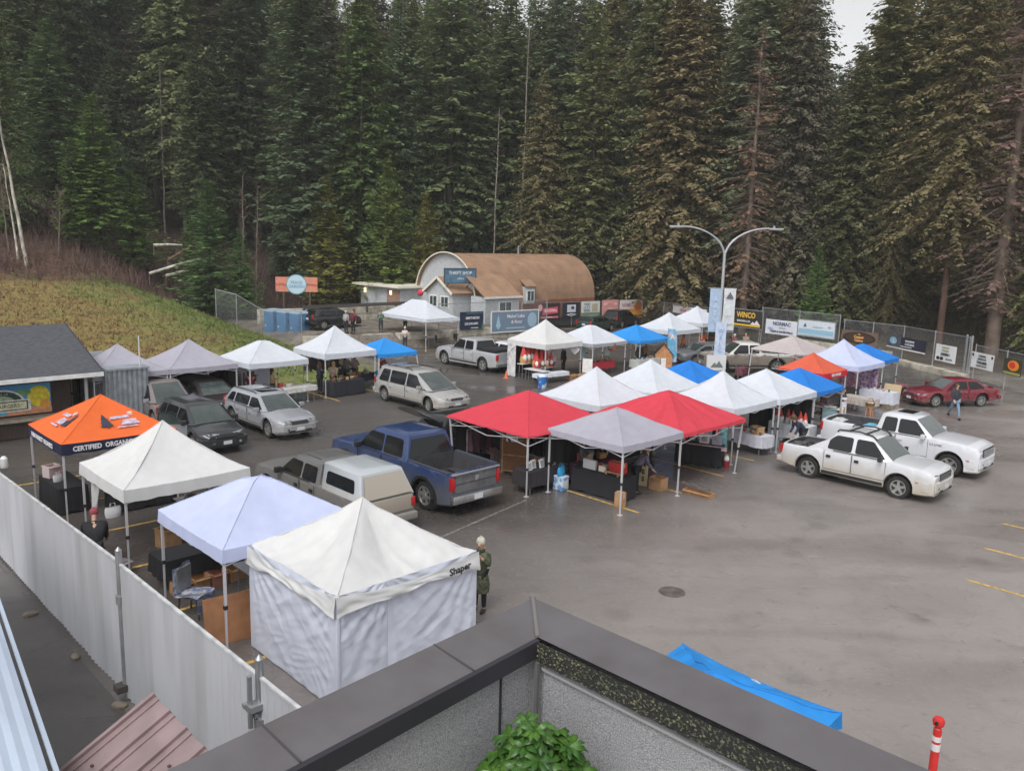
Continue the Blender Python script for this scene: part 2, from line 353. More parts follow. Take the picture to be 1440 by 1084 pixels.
# ---------------------------------------------------------------- concrete block wall and hut terrace
def block_wall(p0, p1, rows, z0, label, name='retaining_wall', bl=1.5, bh=.6, th=.6):
    a = W(*p0); d = W(*p1) - a; Ln = d.length; rz = math.atan2(d.y, d.x)
    t = empty(name, (a.x, a.y, z0), rz, label, 'wall')
    k = 0; mb = MB()
    for r in range(rows):
        x = -(r % 2)*bl/2
        while x < Ln:
            x0, x1 = max(0, x), min(Ln, x+bl)
            if x1-x0 > .2: mb.box(((x0+x1)/2, rnd.uniform(-.02, .02), bh*(r+.5)), (x1-x0-.03, th, bh-.03))
            x += bl
    mb.build('block', CONC, t, bevel=.03); return t
block_wall((36.2, 49.2), (50.6, 48.3), 2, -.15, 'pale concrete block wall below the white hut and its banners')
block_wall((60.6, 22.6), (56.6, 16.8), 1, -.2, 'low pale block kerb wall under the fence behind the red sedan')
block_wall((62.6, 31), (60.9, 23.2), 2, -.4, 'weathered pale block wall below the navy banner')
block_wall((29.6, 51.2), (36.0, 49.6), 2, -.2, 'lower pale block wall right of the blue portable toilets')
block_wall((31, 60.5), (45, 58.6), 2, .9, 'upper pale block wall behind the tent with a long ridge')
# ---------------------------------------------------------------- chain link fences
link = bpy.data.materials.new('chain_link'); link.use_nodes = True
_n = link.node_tree; _N = _n.nodes; _L = _n.links
_tc = _N.new('ShaderNodeTexCoord'); _mp = _N.new('ShaderNodeMapping'); _mp.inputs['Rotation'].default_value = (0, R(45), 0); _mp.inputs['Scale'].default_value = (14, 14, 14); _L.new(_tc.outputs['Object'], _mp.inputs[0])
_sp = _N.new('ShaderNodeSeparateXYZ'); _L.new(_mp.outputs[0], _sp.inputs[0])
def _cell(o):
    f = _N.new('ShaderNodeMath'); f.operation = 'FRACT'; _L.new(o, f.inputs[0]); g2 = _N.new('ShaderNodeMath'); g2.operation = 'LESS_THAN'; _L.new(f.outputs[0], g2.inputs[0]); g2.inputs[1].default_value = .10; return g2.outputs[0]
_mxx = _N.new('ShaderNodeMath'); _mxx.operation = 'MAXIMUM'; _L.new(_cell(_sp.outputs['X']), _mxx.inputs[0]); _L.new(_cell(_sp.outputs['Z']), _mxx.inputs[1])
_tr = _N.new('ShaderNodeBsdfTransparent'); _ms = _N.new('ShaderNodeMixShader'); _L.new(_mxx.outputs[0], _ms.inputs[0]); _L.new(_tr.outputs[0], _ms.inputs[1]); _L.new(_N['Principled BSDF'].outputs[0], _ms.inputs[2]); _L.new(_ms.outputs[0], _N['Material Output'].inputs[0])
_N['Principled BSDF'].inputs['Base Color'].default_value = (.35, .36, .38, 1); _N['Principled BSDF'].inputs['Metallic'].default_value = .4; _N['Principled BSDF'].inputs['Roughness'].default_value = .5
def chain_fence(pts, h, label, step=3.0, z0s=None, posts=True):
    """pts: grid corner points; every run has posts, a top rail and mesh"""
    a0 = W(*pts[0]); zs = z0s or [0]*len(pts)
    t = empty('chain_link_fence', (a0.x, a0.y, zs[0]), 0, label, 'fence'); org = Vector((a0.x, a0.y, zs[0]))
    rail = MB(); proto = None
    for i in range(len(pts)-1):
        a = W(*pts[i]); b2 = W(*pts[i+1]); a.z, b2.z = zs[i], zs[i+1]; a -= org; b2 -= org; d = b2-a; n = max(1, round(d.xy.length/step))
        rail.tube([a+Vector((0, 0, h)), b2+Vector((0, 0, h))], .03, 6)
        for k in range(n + (i == len(pts)-2)):
            p = a + d*(k/n)
            if proto is None: po = proto = MB().lathe([(.04, 0), (.04, h+.03), (.001, h+.08)], n=8).build('post', STEEL, t, loc=p)
            else: po = proto.copy(); COL.objects.link(po); po.parent = t; po.location = p
        m2 = MB(); Ld = d.xy.length; m2.poly([(0, 0, .05), (Ld, 0, .05+d.z), (Ld, 0, h+d.z), (0, 0, h)]); m2.build('mesh_panel', link, t, loc=a, rz=math.atan2(d.y, d.x), ang=0)
    rail.build('rail', STEEL, t); return t
FEN = [(52.5, 11.0), (56.7, 16.6)]
chain_fence([(51.0, 9.6), (56.6, 16.4)], 2.3, 'chain link fence run behind the red sedan at the edge of the lot')
chain_fence([(57.0, 16.9), (60.9, 22.4), (61.9, 27.2)], 2.35, 'chain link fence run from the double gate posts past the navy banner', z0s=[.35, .35, .35])
chain_fence([(62.0, 27.6), (63.2, 34.8)], 3.0, 'tall chain link fence run holding the banner with yellow lettering')
chain_fence([(63.3, 35), (66.5, 44.5), (67.6, 50.5)], 2.4, 'chain link fence run behind the two white peaked stalls at the back')
chain_fence([(67.6, 50.6), (54.6, 51.6)], 2.2, 'chain link fence run beside the far end of the hut', z0s=[.1, .3])
chain_fence([(39.6, 48.6), (50.8, 47.9)], 2.1, 'chain link fence run on top of the wall before the hut', z0s=[1.0, 1.0])
chain_fence([(28.0, 61.4), (28.7, 59.4), (28.5, 55.2), (31.2, 54.2)], 2.3, 'chain link fence stepping down the end of the grass bank', z0s=[1.4, 1.1, .35, .1])
for u, v, z in ((56.9, 16.75, .2), (57.35, 17.2, .2)):
    g = thing('gate_post', u, v, 0, 'pale gate post %s between the two white notices' % ('nearer the parking lot notice' if v < 17 else 'nearer the navy banner'), 'post', 'pair of gate posts', z=z); MB().lathe([(.07, 0), (.07, 2.6), (.001, 2.66)], n=10).build('pole', STEEL, g); MB().lathe([(.11, 0), (.11, .1), (.07, .12)], n=10).build('base', STEEL, g)
# ---------------------------------------------------------------- banners on the fences
def banner(p0, p1, z0, z1, label, paint_fn, frame=None, name='banner', bow=0, off=.07):
    """hung on the camera side; local x runs along, z up, -y towards the market"""
    a, b2 = W(*p0), W(*p1); d = b2-a; Ln = d.xy.length; rz = math.atan2(d.y, d.x)
    if Vector((math.sin(rz), -math.cos(rz), 0)).dot(Vector((0, 0, 0))-a) < 0: a, b2 = b2, a; d = b2-a; rz = math.atan2(d.y, d.x)
    n = Vector((math.sin(rz), -math.cos(rz), 0)); t = empty(name, (a.x+n.x*off, a.y+n.y*off, z0), rz, label, 'banner' if name == 'banner' else 'sign')
    paint_fn(t, Ln, z1-z0)
    if frame:
        mb = MB(); h = z1-z0
        mb.box((Ln/2, .02, h+.04), (Ln+.16, .06, .08)).box((Ln/2, .02, -.04), (Ln+.16, .06, .08)).box((-.04, .02, h/2), (.08, .06, h)).box((Ln+.04, .02, h/2), (.08, .06, h)); mb.build('frame', frame, t)
    return t
def sheet(t, L, h, col, bow=.03, name='sheet', x0=0, z0=0, y=0, rough=.5):
    mt = mat('vinyl_%.2f_%.2f_%.2f' % col, col, rough, noise_amt=.06)
    mb = MB(); mb.grid(lambda a, b2: (x0+a*L, y + bow*math.sin(a*5+b2*2)*.4, z0+b2*h), 10, 4)
    b0 = len(mb.v); return mb.build(name, mt, t)
def word(t, s, x, z, size, col, y=-.035, sx=1, bold=0.004): return lettering(s, size, mat('ink_%.2f_%.2f_%.2f' % col, col, .5), t, (x, y, z), ext=.004, sx=sx, bold=bold)
def blob(t, x, z, rx, rz, col, name='emblem', y=-.02, n=24, dep=.008):
    mb = MB(); b0 = mb.pts([(x+rx*math.cos(2*math.pi*i/n), y-dep, z+rz*math.sin(2*math.pi*i/n)) for i in range(n)] + [(x+rx*math.cos(2*math.pi*i/n), y, z+rz*math.sin(2*math.pi*i/n)) for i in range(n)])
    mb.face(range(b0, b0+n)); 
    for i in range(n): mb.face([b0+i, b0+n+i, b0+n+(i+1) % n, b0+(i+1) % n])
    return mb.build(name, mat('ink_%.2f_%.2f_%.2f' % col, col, .5), t, ang=30)
def strip(t, x, z, w2, h, col, name='stripe', y=-.024): return MB().box((x, y, z), (w2, .008, h)).build(name, mat('ink_%.2f_%.2f_%.2f' % col, col, .5), t, ang=0)
def shapes(t, poly2, col, name='emblem', y=-.03):
    mb = MB(); n = len(poly2); b0 = mb.pts([(x, y-.006, z) for x, z in poly2] + [(x, y, z) for x, z in poly2]); mb.face(range(b0, b0+n))
    for i in range(n): mb.face([b0+i, b0+n+i, b0+n+(i+1) % n, b0+(i+1) % n])
    return mb.build(name, mat('ink_%.2f_%.2f_%.2f' % col, col, .5), t, ang=0)
WH = (.75, .76, .78); BK = (.015, .015, .02); NV = (.02, .035, .085)
def fit_banner(x0, yt, yb, x1, yt1, yb1, Yline, **k): pass
def on_line(px, p0, p1):
    """grid point of the line p0-p1 that the survey sight line at image column px crosses"""
    d = ray(px, 450); du, dv = toUV((d.x, d.y)); (u0, v0), (u1, v1) = p0, p1
    # (u0+s*(u1-u0), v0+s*(v1-v0)) parallel to (du,dv)
    s = (u0*dv - v0*du)/(-(u1-u0)*dv + (v1-v0)*du); return (u0+s*(u1-u0), v0+s*(v1-v0))
def zat(p, px, py):
    w2 = W(*p); d = ray(px, py); return CH + d.z*(math.hypot(w2.x, w2.y)/math.hypot(d.x, d.y))
def surveyed(line, xa, ya, xb, yb, label, fn, **k):
    """xa,ya top left; xb,yb bottom right of the banner in the photograph; line: the fence it hangs on"""
    p0, p1 = on_line(xa, *line), on_line(xb, *line)
    return banner(p0, p1, zat(p1, xb, yb), zat(p0, xa, ya), label, fn, **k)
LA = ((51.0, 9.6), (56.6, 16.4)); LB = ((57.0, 16.9), (60.9, 22.4)); LC = ((60.9, 22.4), (61.9, 27.2)); LD = ((62.0, 27.6), (63.2, 34.8)); LE = ((66.5, 44.5), (63.3, 35)); LF = ((54.6, 51.6), (67.6, 50.6)); LH = ((39.6, 48.6), (50.8, 47.9))
def f_lot(t, L, h):
    sheet(t, L, h, WH); word(t, 'CURLING', L/2, h*.80, h*.17, BK); strip(t, L*.08, h*.82, L*.07, h*.16, BK); strip(t, L*.92, h*.82, L*.07, h*.16, BK); word(t, 'FREE IN LOT', L/2, h*.60, h*.15, BK); word(t, 'YOUR SITES', L/2, h*.38, h*.18, BK, bold=.01); word(t, 'ENTRANCE AROUND', L/2, h*.18, h*.10, BK)
surveyed(LA, 1374, 494, 1407, 524, 'white notice with black capitals right of the pale gate posts', f_lot, name='notice_board')
def f_sun(t, L, h):
    sheet(t, L, h, (.05, .05, .03)); blob(t, L*.55, h*.6, L*.3, h*.32, (.85, .28, .03)); blob(t, L*.5, h*.62, L*.17, h*.2, (.7, .05, .02), y=-.034); strip(t, L/2, h*.12, L*.9, h*.14, (.35, .36, .1))
surveyed(LA, 1421, 503, 1448, 532, 'dark banner with an orange sun shape at the far right fence', f_sun)
def f_assem(t, L, h):
    sheet(t, L, h, WH); word(t, 'FAIR NOTE', L/2, h*.84, h*.12, (.3, .27, .12)); word(t, 'PARKING', L/2, h*.66, h*.14, (.3, .27, .12)); word(t, 'ASSEMBLY', L/2, h*.44, h*.18, BK, bold=.008); blob(t, L*.16, h*.18, L*.08, h*.10, BK); blob(t, L*.34, h*.18, L*.08, h*.10, BK); word(t, 'NO STOPS', L*.70, h*.18, h*.12, NV)
surveyed(LB, 1322, 483, 1352, 513, 'white notice with two black discs left of the pale gate posts', f_assem, name='notice_board')
def f_navy(t, L, h):
    sheet(t, L, h, (.018, .022, .045)); blob(t, L*.17, h*.60, L*.095, h*.29, (.25, .55, .75)); shapes(t, [(L*.13, h*.62), (L*.22, h*.78), (L*.17, h*.6), (L*.24, h*.48), (L*.14, h*.40), (L*.19, h*.55)], (.7, .85, .92), y=-.036)
    word(t, 'HOLDSWAP', L*.60, h*.72, h*.21, WH, bold=.006); word(t, 'CONCIERGE', L*.60, h*.47, h*.21, WH); word(t, 'PROPERTY MAINTENANCE SERVICES', L*.52, h*.26, h*.085, WH); strip(t, L/2, h*.05, L, h*.10, WH)
surveyed(((60.9, 22.4), (57.0, 16.9)), 1252, 470, 1308, 499, 'navy banner with a pale blue swirl emblem and white capitals', f_navy)
def f_cop(t, L, h):
    sheet(t, L, h, (.16, .105, .08)); blob(t, L*.5, h*.52, L*.45, h*.42, (.02, .014, .012)); blob(t, L*.5, h*.52, L*.38, h*.34, (.055, .032, .02), y=-.032); word(t, 'THE', L*.5, h*.78, h*.12, (.7, .35, .12), y=-.045); word(t, 'Copper', L*.5, h*.58, h*.26, (.75, .38, .12), y=-.045, bold=.01); word(t, 'Canoe', L*.5, h*.33, h*.26, (.75, .38, .12), y=-.045, bold=.01)
surveyed(((61.9, 27.2), (60.9, 22.4)), 1186, 463, 1238, 489, 'brown banner with a black oval and orange script', f_cop)
def f_lake(t, L, h):
    sheet(t, L, h, (.62, .68, .74)); strip(t, L/2, h*.30, L*.96, h*.30, (.28, .47, .62)); strip(t, L/2, h*.1, L*.96, h*.08, (.5, .64, .72)); shapes(t, [(L*.15, h*.6), (L*.20, h*.82), (L*.24, h*.6)], (.08, .12, .12)); blob(t, L*.86, h*.68, L*.045, h*.07, (.35, .4, .5)); word(t, 'LAKEVIEW RESORT', L*.55, h*.62, h*.09, (.35, .42, .5))
surveyed(((63.2, 34.8), (61.9, 27.2)), 1124, 449, 1176, 477, 'pale blue banner with a small dark fir emblem', f_lake, frame=STEEL)
def f_norm(t, L, h):
    sheet(t, L, h, (.66, .68, .74)); word(t, 'NORMAC', L*.52, h*.74, h*.34, (.08, .10, .2), sx=1.0, bold=.012); shapes(t, [(L*.06, h*.4), (L*.14, h*.5), (L*.28, h*.42), (L*.2, h*.3)], (.35, .4, .75)); word(t, 'PUMPS & WATER WELLS', L*.52, h*.2, h*.17, (.03, .04, .1), bold=.008); word(t, '250-546-6211', L*.55, h*.47, h*.10, (.25, .25, .35))
surveyed(((63.2, 34.8), (62.0, 27.6)), 1078, 448, 1123, 474, 'white banner with dark capitals right of the yellow lettered board', f_norm)
def f_win(t, L, h):
    sheet(t, L, h, (.03, .026, .024)); word(t, 'WINCO', L*.47, h*.70, h*.44, (.72, .45, .06), bold=.02, sx=.86); word(t, 'BUILDERS LTD', L*.40, h*.35, h*.15, WH); strip(t, L*.47, h*.12, L*.94, h*.11, (.72, .45, .03)); shapes(t, [(L*.62, h*.18), (L*.70, h*.36), (L*.76, h*.28), (L*.83, h*.46), (L*.95, h*.18)], (.7, .68, .66), y=-.036)
surveyed(((63.3, 35.2), (62.0, 27.6)), 1030, 434, 1073, 463, 'black board with large yellow capitals and a white house shape', f_win, name='sign_board', frame=STEEL)
def f_red2(t, L, h):
    sheet(t, L, h, (.68, .67, .70)); word(t, 'SALON', L*.32, h*.45, h*.45, (.55, .05, .14), bold=.01); blob(t, L*.76, h*.55, L*.10, h*.28, (.3, .3, .34)); blob(t, L*.76, h*.55, L*.06, h*.18, (.68, .67, .7), y=-.034)
surveyed(LE, 946, 429, 994, 446, 'white banner with red letters above the two white stalls at the back', f_red2)
def f_or(t, L, h):
    sheet(t, L, h, (.75, .70, .70)); strip(t, L*.5, h*.25, L, h*.5, (.80, .33, .04)); word(t, 'HOME', L*.28, h*.72, h*.26, (.5, .2, .25)); blob(t, L*.78, h*.66, L*.18, h*.26, (.6, .16, .06)); word(t, 'HARDWARE', L*.45, h*.24, h*.2, (.8, .5, .15))
surveyed(LF, 870, 422, 902, 446, 'orange and white banner at the right end of the row of five', f_or)
def f_pk(t, L, h):
    sheet(t, L, h, (.66, .30, .28)); strip(t, L*.5, h*.74, L*.8, h*.16, (.75, .5, .48)); word(t, 'GARAGE', L*.5, h*.74, h*.16, (.55, .06, .05)); strip(t, L*.5, h*.16, L, h*.26, (.6, .32, .27)); word(t, 'TIRES', L*.5, h*.42, h*.18, (.75, .55, .5))
surveyed(LF, 845, 422, 868, 443, 'faded red banner left of the orange and white banner', f_pk)
def f_wg(t, L, h):
    sheet(t, L, h, (.62, .64, .6)); strip(t, L*.30, h*.58, L*.34, h*.6, (.3, .33, .36)); word(t, 'TLC', L*.30, h*.58, h*.4, WH, y=-.04); strip(t, L*.72, h*.55, L*.3, h*.55, (.42, .38, .28)); strip(t, L*.5, h*.12, L, h*.2, (.16, .24, .16))
surveyed(LF, 816, 424, 842, 443, 'white and green banner in the middle of the row of five', f_wg)
def f_bk(t, L, h):
    sheet(t, L, h, (.02, .025, .04)); strip(t, L*.5, h*.62, L*.5, h*.5, (.6, .62, .68)); blob(t, L*.56, h*.66, L*.10, h*.10, (.05, .05, .08), y=-.04); shapes(t, [(L*.2, h*.22), (L*.5, h*.08), (L*.8, h*.22), (L*.5, h*.3)], (.6, .63, .65)); word(t, 'ROOTS', L*.5, h*.18, h*.12, BK, y=-.05)
surveyed(LF, 790, 426, 814, 446, 'black banner with a white square emblem beside the hut', f_bk)
def f_rd(t, L, h):
    sheet(t, L, h, (.03, .02, .022)); shapes(t, [(L*.16, h*.3), (L*.16, h*.7), (L*.9, h*.8), (L*.9, h*.4)], (.62, .07, .12)); word(t, 'BROWN', L*.54, h*.55, h*.26, (.8, .7, .7), y=-.045, bold=.01); strip(t, L*.5, h*.16, L*.85, h*.10, (.65, .2, .25)); blob(t, L*.05, h*.75, L*.10, h*.2, (.75, .35, .38)); word(t, 'JOHNSTON', L*.5, h*.16, h*.08, WH, y=-.04)
surveyed(LF, 757, 427, 786, 449, 'black banner with a slanted red block beside the hut', f_rd)
def f_blue(t, L, h):
    sheet(t, L, h, (.17, .24, .33)); shapes(t, [(L*.08, h*.3), (L*.13, h*.86), (L*.18, h*.3), (L*.13, h*.1)], (.35, .55, .65)); word(t, 'Mabel Lake', L*.50, h*.75, h*.26, WH, bold=.004); word(t, '& River', L*.52, h*.46, h*.24, WH); strip(t, L*.5, h*.16, L*.4, h*.07, (.4, .48, .58)); blob(t, L*.86, h*.52, L*.10, h*.38, (.32, .45, .56))
surveyed(LH, 691, 439, 756, 463, 'long slate blue banner with white words below the hut roof', f_blue, frame=WHITE)
def f_nv(t, L, h):
    sheet(t, L, h, (.015, .025, .055)); strip(t, L*.62, h*.92, L*.7, h*.1, (.04, .12, .14)); word(t, 'SMITHSON', L*.52, h*.64, h*.20, WH, bold=.006); word(t, '250.540.6001', L*.48, h*.32, h*.18, WH, bold=.004); shapes(t, [(L*.9, h*.02), (L*.99, h*.02), (L*.99, h*.5)], (.05, .2, .12)); word(t, 'SEPTIC SERVICES', L*.62, h*.08, h*.07, WH)
surveyed(LH, 646, 439, 679, 462, 'dark navy banner with white words under the hut window', f_nv)
# ---------------------------------------------------------------- striped round sign, toilets, guard rail
p = GD(417, 400, 71); sgn = empty('round_sign', (p.x, p.y, terrain_z(*toUV(p))), R(8), 'pale blue round sign over an orange board at the foot of the trees', 'sign')
zc = p.z - sgn.location.z
for s in (-1, 1): MB().box((s*1.1, .06, (zc-.2)/2), (.12, .12, zc-.2)).build('post', mat('post_wood', (.10, .075, .055), .9), sgn)
MB().box((0, 0, zc), (3.5, .06, 1.25)).build('board', mat('orange_board', (.62, .24, .16), .6, noise_amt=.15), sgn)
MB().lathe([(.86, -.06), (.86, -.03), (.001, -.03)], c=(0, 0, zc), n=32, axis='Y').build('rim', mat('sign_rim', (.12, .32, .36), .5), sgn); MB().lathe([(.001, -.075), (.78, -.075), (.78, -.05)], c=(0, 0, zc), n=32, axis='Y').build('disc', mat('sign_disc', (.45, .60, .68), .5), sgn)
word(sgn, 'Lumby', -1.28, zc, .34, (.45, .06, .05), y=-.045); word(sgn, 'Arena', 1.28, zc, .34, (.45, .06, .05), y=-.045); word(sgn, 'PEACE\nGARDEN', 0, zc+.0, .34, (.2, .33, .5), y=-.09)
PB = mat('toilet_blue', (.03, .12, .27), .5, col2=(.08, .22, .38), nscale=2); PB2 = mat('toilet_roof', (.30, .40, .48), .5)
def toilet(u, v, label):
    t = thing('portable_toilet', u, v, R(8), label, 'portable toilet', 'portable toilets behind the fence', z=.05)
    b2 = MB(); b2.box((0, 0, 1.08), (1.1, 1.1, 2.1))
    for k in range(3): b2.box((-.555, -.36+.36*k, 1.3), (.02, .08, 1.3)); b2.box((-.36+.36*k, -.555, 1.3), (.08, .02, 1.3))
    b2.build('body', PB, t, bevel=.03)
    MB().lathe([(.80, 2.13), (.78, 2.2), (.45, 2.32), (.001, 2.36)], n=4).build('roof', PB2, t).rotation_euler.z = R(45)
    d = MB().box((-.565, 0, 1.05), (.03, .72, 1.85)).build('door', mat('toilet_door', (.05, .17, .34), .5), t); MB().box((-.59, .28, 1.05), (.03, .05, .16)).build('handle', WHITE, d)
for i, (u, v) in enumerate(((31.0, 57.9), (31.35, 56.6), (31.7, 55.3))): toilet(u, v, ['blue portable toilet farthest up the bank, left of its two twins', 'blue portable toilet standing between two others', 'blue portable toilet nearest the parking lot'][i])
gr = thing('guard_rail', 34, 58.5, 0, 'dark guard rail along the yard road behind the tents', 'guard rail', z=1.75)
GRM = mat('guard_steel', (.10, .09, .085), .6, .3); mb = MB(); mb.box((6, .04, .55), (12, .03, .30)).box((6, .06, .48), (12, .03, .05)).build('rail', GRM, gr)
for k in range(5): MB().box((k*3, .14, .3), (.14, .14, .8)).build('post', GRM, gr)
# ---------------------------------------------------------------- quonset hut
SH = mat('hut_shingle', (.36, .215, .135), .85, col2=(.24, .15, .095), nscale=1.1, bump=.5, bscale=8, contrast=(.3, .7)); nt_ = SH.node_tree
SHR = mat('hut_shingle_low', (.27, .10, .06), .85, noise_amt=.6, nscale=5, bump=.5, bscale=8, stretch=(1, 1, 4)); HW = mat('hut_white', (.46, .48, .50), .7, noise_amt=.12); WIN = mat('hut_glass', (.06, .085, .09), .12, spec=.8, noise_amt=.4)
HZ = 1.0; hut = thing('quonset_hut', 46.6, 56.0, 0, 'white gabled hut with a brown shingled barrel roof behind the fence', 'hut', z=HZ)
RR, LN, zb = 4.0, 15.2, 1.75
def arch(a, r=RR): return (r*math.cos(a)*1.0, zb + (5.75-zb)*(math.sin(a)**.92)*(r/RR))
mb = MB(); mb.grid(lambda s, t: (s*LN, -arch(math.pi*(1-t))[0]*-1 if 0 else arch(math.pi*t)[0], arch(math.pi*t)[1]), 20, 28)
# courses of shingles as shallow steps
roof = MB(); NC = 44; prev = None
for k in range(NC):
    a0, a1 = math.pi*k/NC, math.pi*(k+1)/NC
    lip = .010
    up = k < NC/2
    p0, p1 = arch(a0, RR+(lip if up else 0)), arch(a1, RR+(0 if up else lip)); q = roof.pts([(-.35, p0[0], p0[1]), (LN, p0[0], p0[1]), (LN, p1[0], p1[1]), (-.35, p1[0], p1[1])]); roof.face([q, q+1, q+2, q+3])
    i0 = arch(a1 if up else a0); o0 = arch(a1, RR+lip) if up else arch(a0, RR+lip)
    q = roof.pts([(-.35, i0[0], i0[1]), (LN, i0[0], i0[1]), (LN, o0[0], o0[1]), (-.35, o0[0], o0[1])]); roof.face([q, q+1, q+2, q+3])
roof.build('roof', SH, hut, ang=20)
mb = MB(); n = 28
pr = [arch(math.pi*k/n) for k in range(n+1)]
mb.poly([(0, RR, 0)] + [(0, y, z) for y, z in pr] + [(0, -RR, 0)]); mb.build('end_wall', HW, hut, ang=0); mb = MB(); mb.poly([(LN-.05, RR, 0)] + [(LN-.05, y, z) for y, z in pr] + [(LN-.05, -RR, 0)])
mb.build('end_wall', HW, hut, ang=0)
mb = MB()
for y in (RR, -RR): mb.box((LN/2, y*.995, zb/2), (LN, .1, zb))
mb.build('side_wall', SHR, hut)
mb = MB()
for k in range(n):
    mb.bar((-.38, arch(math.pi*k/n, RR+.08)[0], arch(math.pi*k/n, RR+.08)[1]), (-.38, arch(math.pi*(k+1)/n, RR+.08)[0], arch(math.pi*(k+1)/n, RR+.08)[1]), .06, .10)
mb.build('verge_trim', mat('hut_trim', (.72, .68, .58), .6), hut)
TR = MATS['hut_trim']
# gabled front wing (its ridge runs towards -u) and the lean-to beside it
gx, gw, gz, gp = -2.2, 1.75, 2.55, 3.75   # depth, half width, eave, ridge
gy = -1.6
mb = MB(); mb.poly([(gx, gy-gw, 0), (gx, gy+gw, 0), (gx, gy+gw, gz), (gx, gy, gp), (gx, gy-gw, gz)])
mb.poly([(gx, gy-gw, 0), (.2, gy-gw, 0), (.2, gy-gw, gz), (gx, gy-gw, gz)]); mb.poly([(gx, gy+gw, 0), (.2, gy+gw, 0), (.2, gy+gw, gz), (gx, gy+gw, gz)]); mb.build('front_wing', HW, hut, ang=0)
mb = MB(); ov = .25
for s in (-1, 1):
    a = (gx-.3, gy, gp+.08); b2 = (gx-.3, gy+s*(gw+ov), gz-.05); mb.poly([a, (2.0, gy, gp+.08), (2.0, gy+s*(gw+ov), gz-.05), b2]); mb.poly([(x, y, z-.09) for x, y, z in (a, (2.0, gy, gp+.08), (2.0, gy+s*(gw+ov), gz-.05), b2)])
mb.build('wing_roof', SH, hut, ang=0)
mb = MB()
for s in (-1, 1): mb.bar((gx-.32, gy, gp+.03), (gx-.32, gy+s*(gw+ov), gz-.1), .06, .2)
mb.build('bargeboard', TR, hut)
def hwin(x, y, z, w2, h, face='x', parent=hut):
    f = MB()
    if face == 'x': f.box((x, y, z), (.06, w2+.22, h+.22)).build('window', WHITE, parent); 
    else: f.box((x, y, z), (w2+.22, .06, h+.22)).build('window', WHITE, parent)
    wd = parent.children[-1]
    g2 = MB(); g2.box((x-.04, y, z), (.03, w2, h)) if face == 'x' else g2.box((x, y-.04, z), (w2, .03, h)); g2.build('pane', WIN, wd)
    g3 = MB(); g3.box((x-.06, y, z), (.02, .05, h)) if face == 'x' else g3.box((x, y-.06, z), (.05, .02, h)); g3.build('mullion', WHITE, wd)
hwin(gx-.02, gy+.75, 1.75, .85, .8); hwin(gx-.02, gy-.75, 1.75, .85, .8)
# lean-to on the -v side with an orange shingled skirt roof
mb = MB(); mb.box((1.2, -4.9, 1.15), (3.9, 1.8, 2.3)); mb.build('lean_to', HW, hut)
mb = MB(); mb.poly([(-.95, -5.95, 2.28), (3.35, -5.95, 2.28), (3.35, -3.2, 4.15), (-.95, -3.2, 4.15)]); mb.poly([(-.95, -5.95, 2.2), (3.35, -5.95, 2.2), (3.35, -3.2, 4.07), (-.95, -3.2, 4.07)]); mb.build('lean_to_roof', SH, hut, ang=0)
MB().box((1.2, -5.97, 2.26), (4.4, .05, .16)).build('fascia', WHITE, hut)
hwin(1.5, -5.82, 1.35, 1.3, .95, 'y')
# small dormer window low on the barrel
mb = MB(); mb.box((6.0, -3.85, 2.2), (1.15, .9, 1.5)).build('dormer', HW, hut)
mb = MB(); mb.poly([(5.3, -4.45, 3.0), (6.7, -4.45, 3.0), (6.7, -3.0, 4.0), (5.3, -3.0, 4.0)]); mb.poly([(5.3, -4.45, 2.94), (6.7, -4.45, 2.94), (6.7, -3.0, 3.9), (5.3, -3.0, 3.9)]).build('dormer_roof', SH, hut, ang=0)
hwin(6.0, -4.32, 2.15, .75, .85, 'y')
# flat roofed wing to the left
mb = MB(); mb.box((-.6, 7.0, 1.25), (3.2, 6.2, 2.5)).build('flat_wing', HW, hut); MB().box((-.6, 7.1, 2.62), (4.3, 7.4, .2)).build('flat_roof', TR, hut)
mb = MB(); mb.box((-2.25, 4.9, 1.35), (.05, 1.9, 1.9)).build('brick_panel', mat('hut_brick', (.32, .2, .15), .8, noise_amt=.3, nscale=9), hut)
LAMP = mat('lit_lamp', (1, .78, .42), .5, emit=3.0)
for y, z in ((9.3, 2.05), (5.2, 2.05)):
    l = MB().box((-2.3, y, z), (.12, .14, .34)).build('wall_lamp', LAMP, hut)
MB().ellipsoid((-2.55, .55, 2.35), (.25, .32, .3)).build('hanging_basket', mat('red_flower', (.5, .05, .08), .8), hut)
_sp = GD(647, 388, 69.2); _su = toUV(_sp); sb = thing('roof_sign', _su[0], _su[1], -R(12), 'blue framed sign with white letters over the hut gable', 'sign', z=_sp.z-.5)
MB().box((0, 0, .5), (2.9, .08, 1.15)).build('board', mat('sign_blue', (.10, .20, .30), .5, noise_amt=.3, nscale=3), sb); fr = MB(); fr.box((0, -.02, 1.1), (3.0, .1, .08)).box((0, -.02, -.1), (3.0, .1, .08)).box((-1.48, -.02, .5), (.08, .1, 1.2)).box((1.48, -.02, .5), (.08, .1, 1.2)).build('frame', mat('slate', (.06, .08, .1), .6), sb)
word(sb, 'THRIFT SHOP', 0, .72, .36, WH, y=-.06); word(sb, 'OPEN', 0, .25, .24, (.5, .6, .7), y=-.06)
for x in (-1, 1): MB().bar((x, .05, -.1), (x, .9, -.6), .06).build('bracket', GRM, sb)
v_ = MB().tube([(9.2, .6, 5.6), (9.2, .6, 6.5)], .09, 8).build('vent_pipe', STEEL, hut)
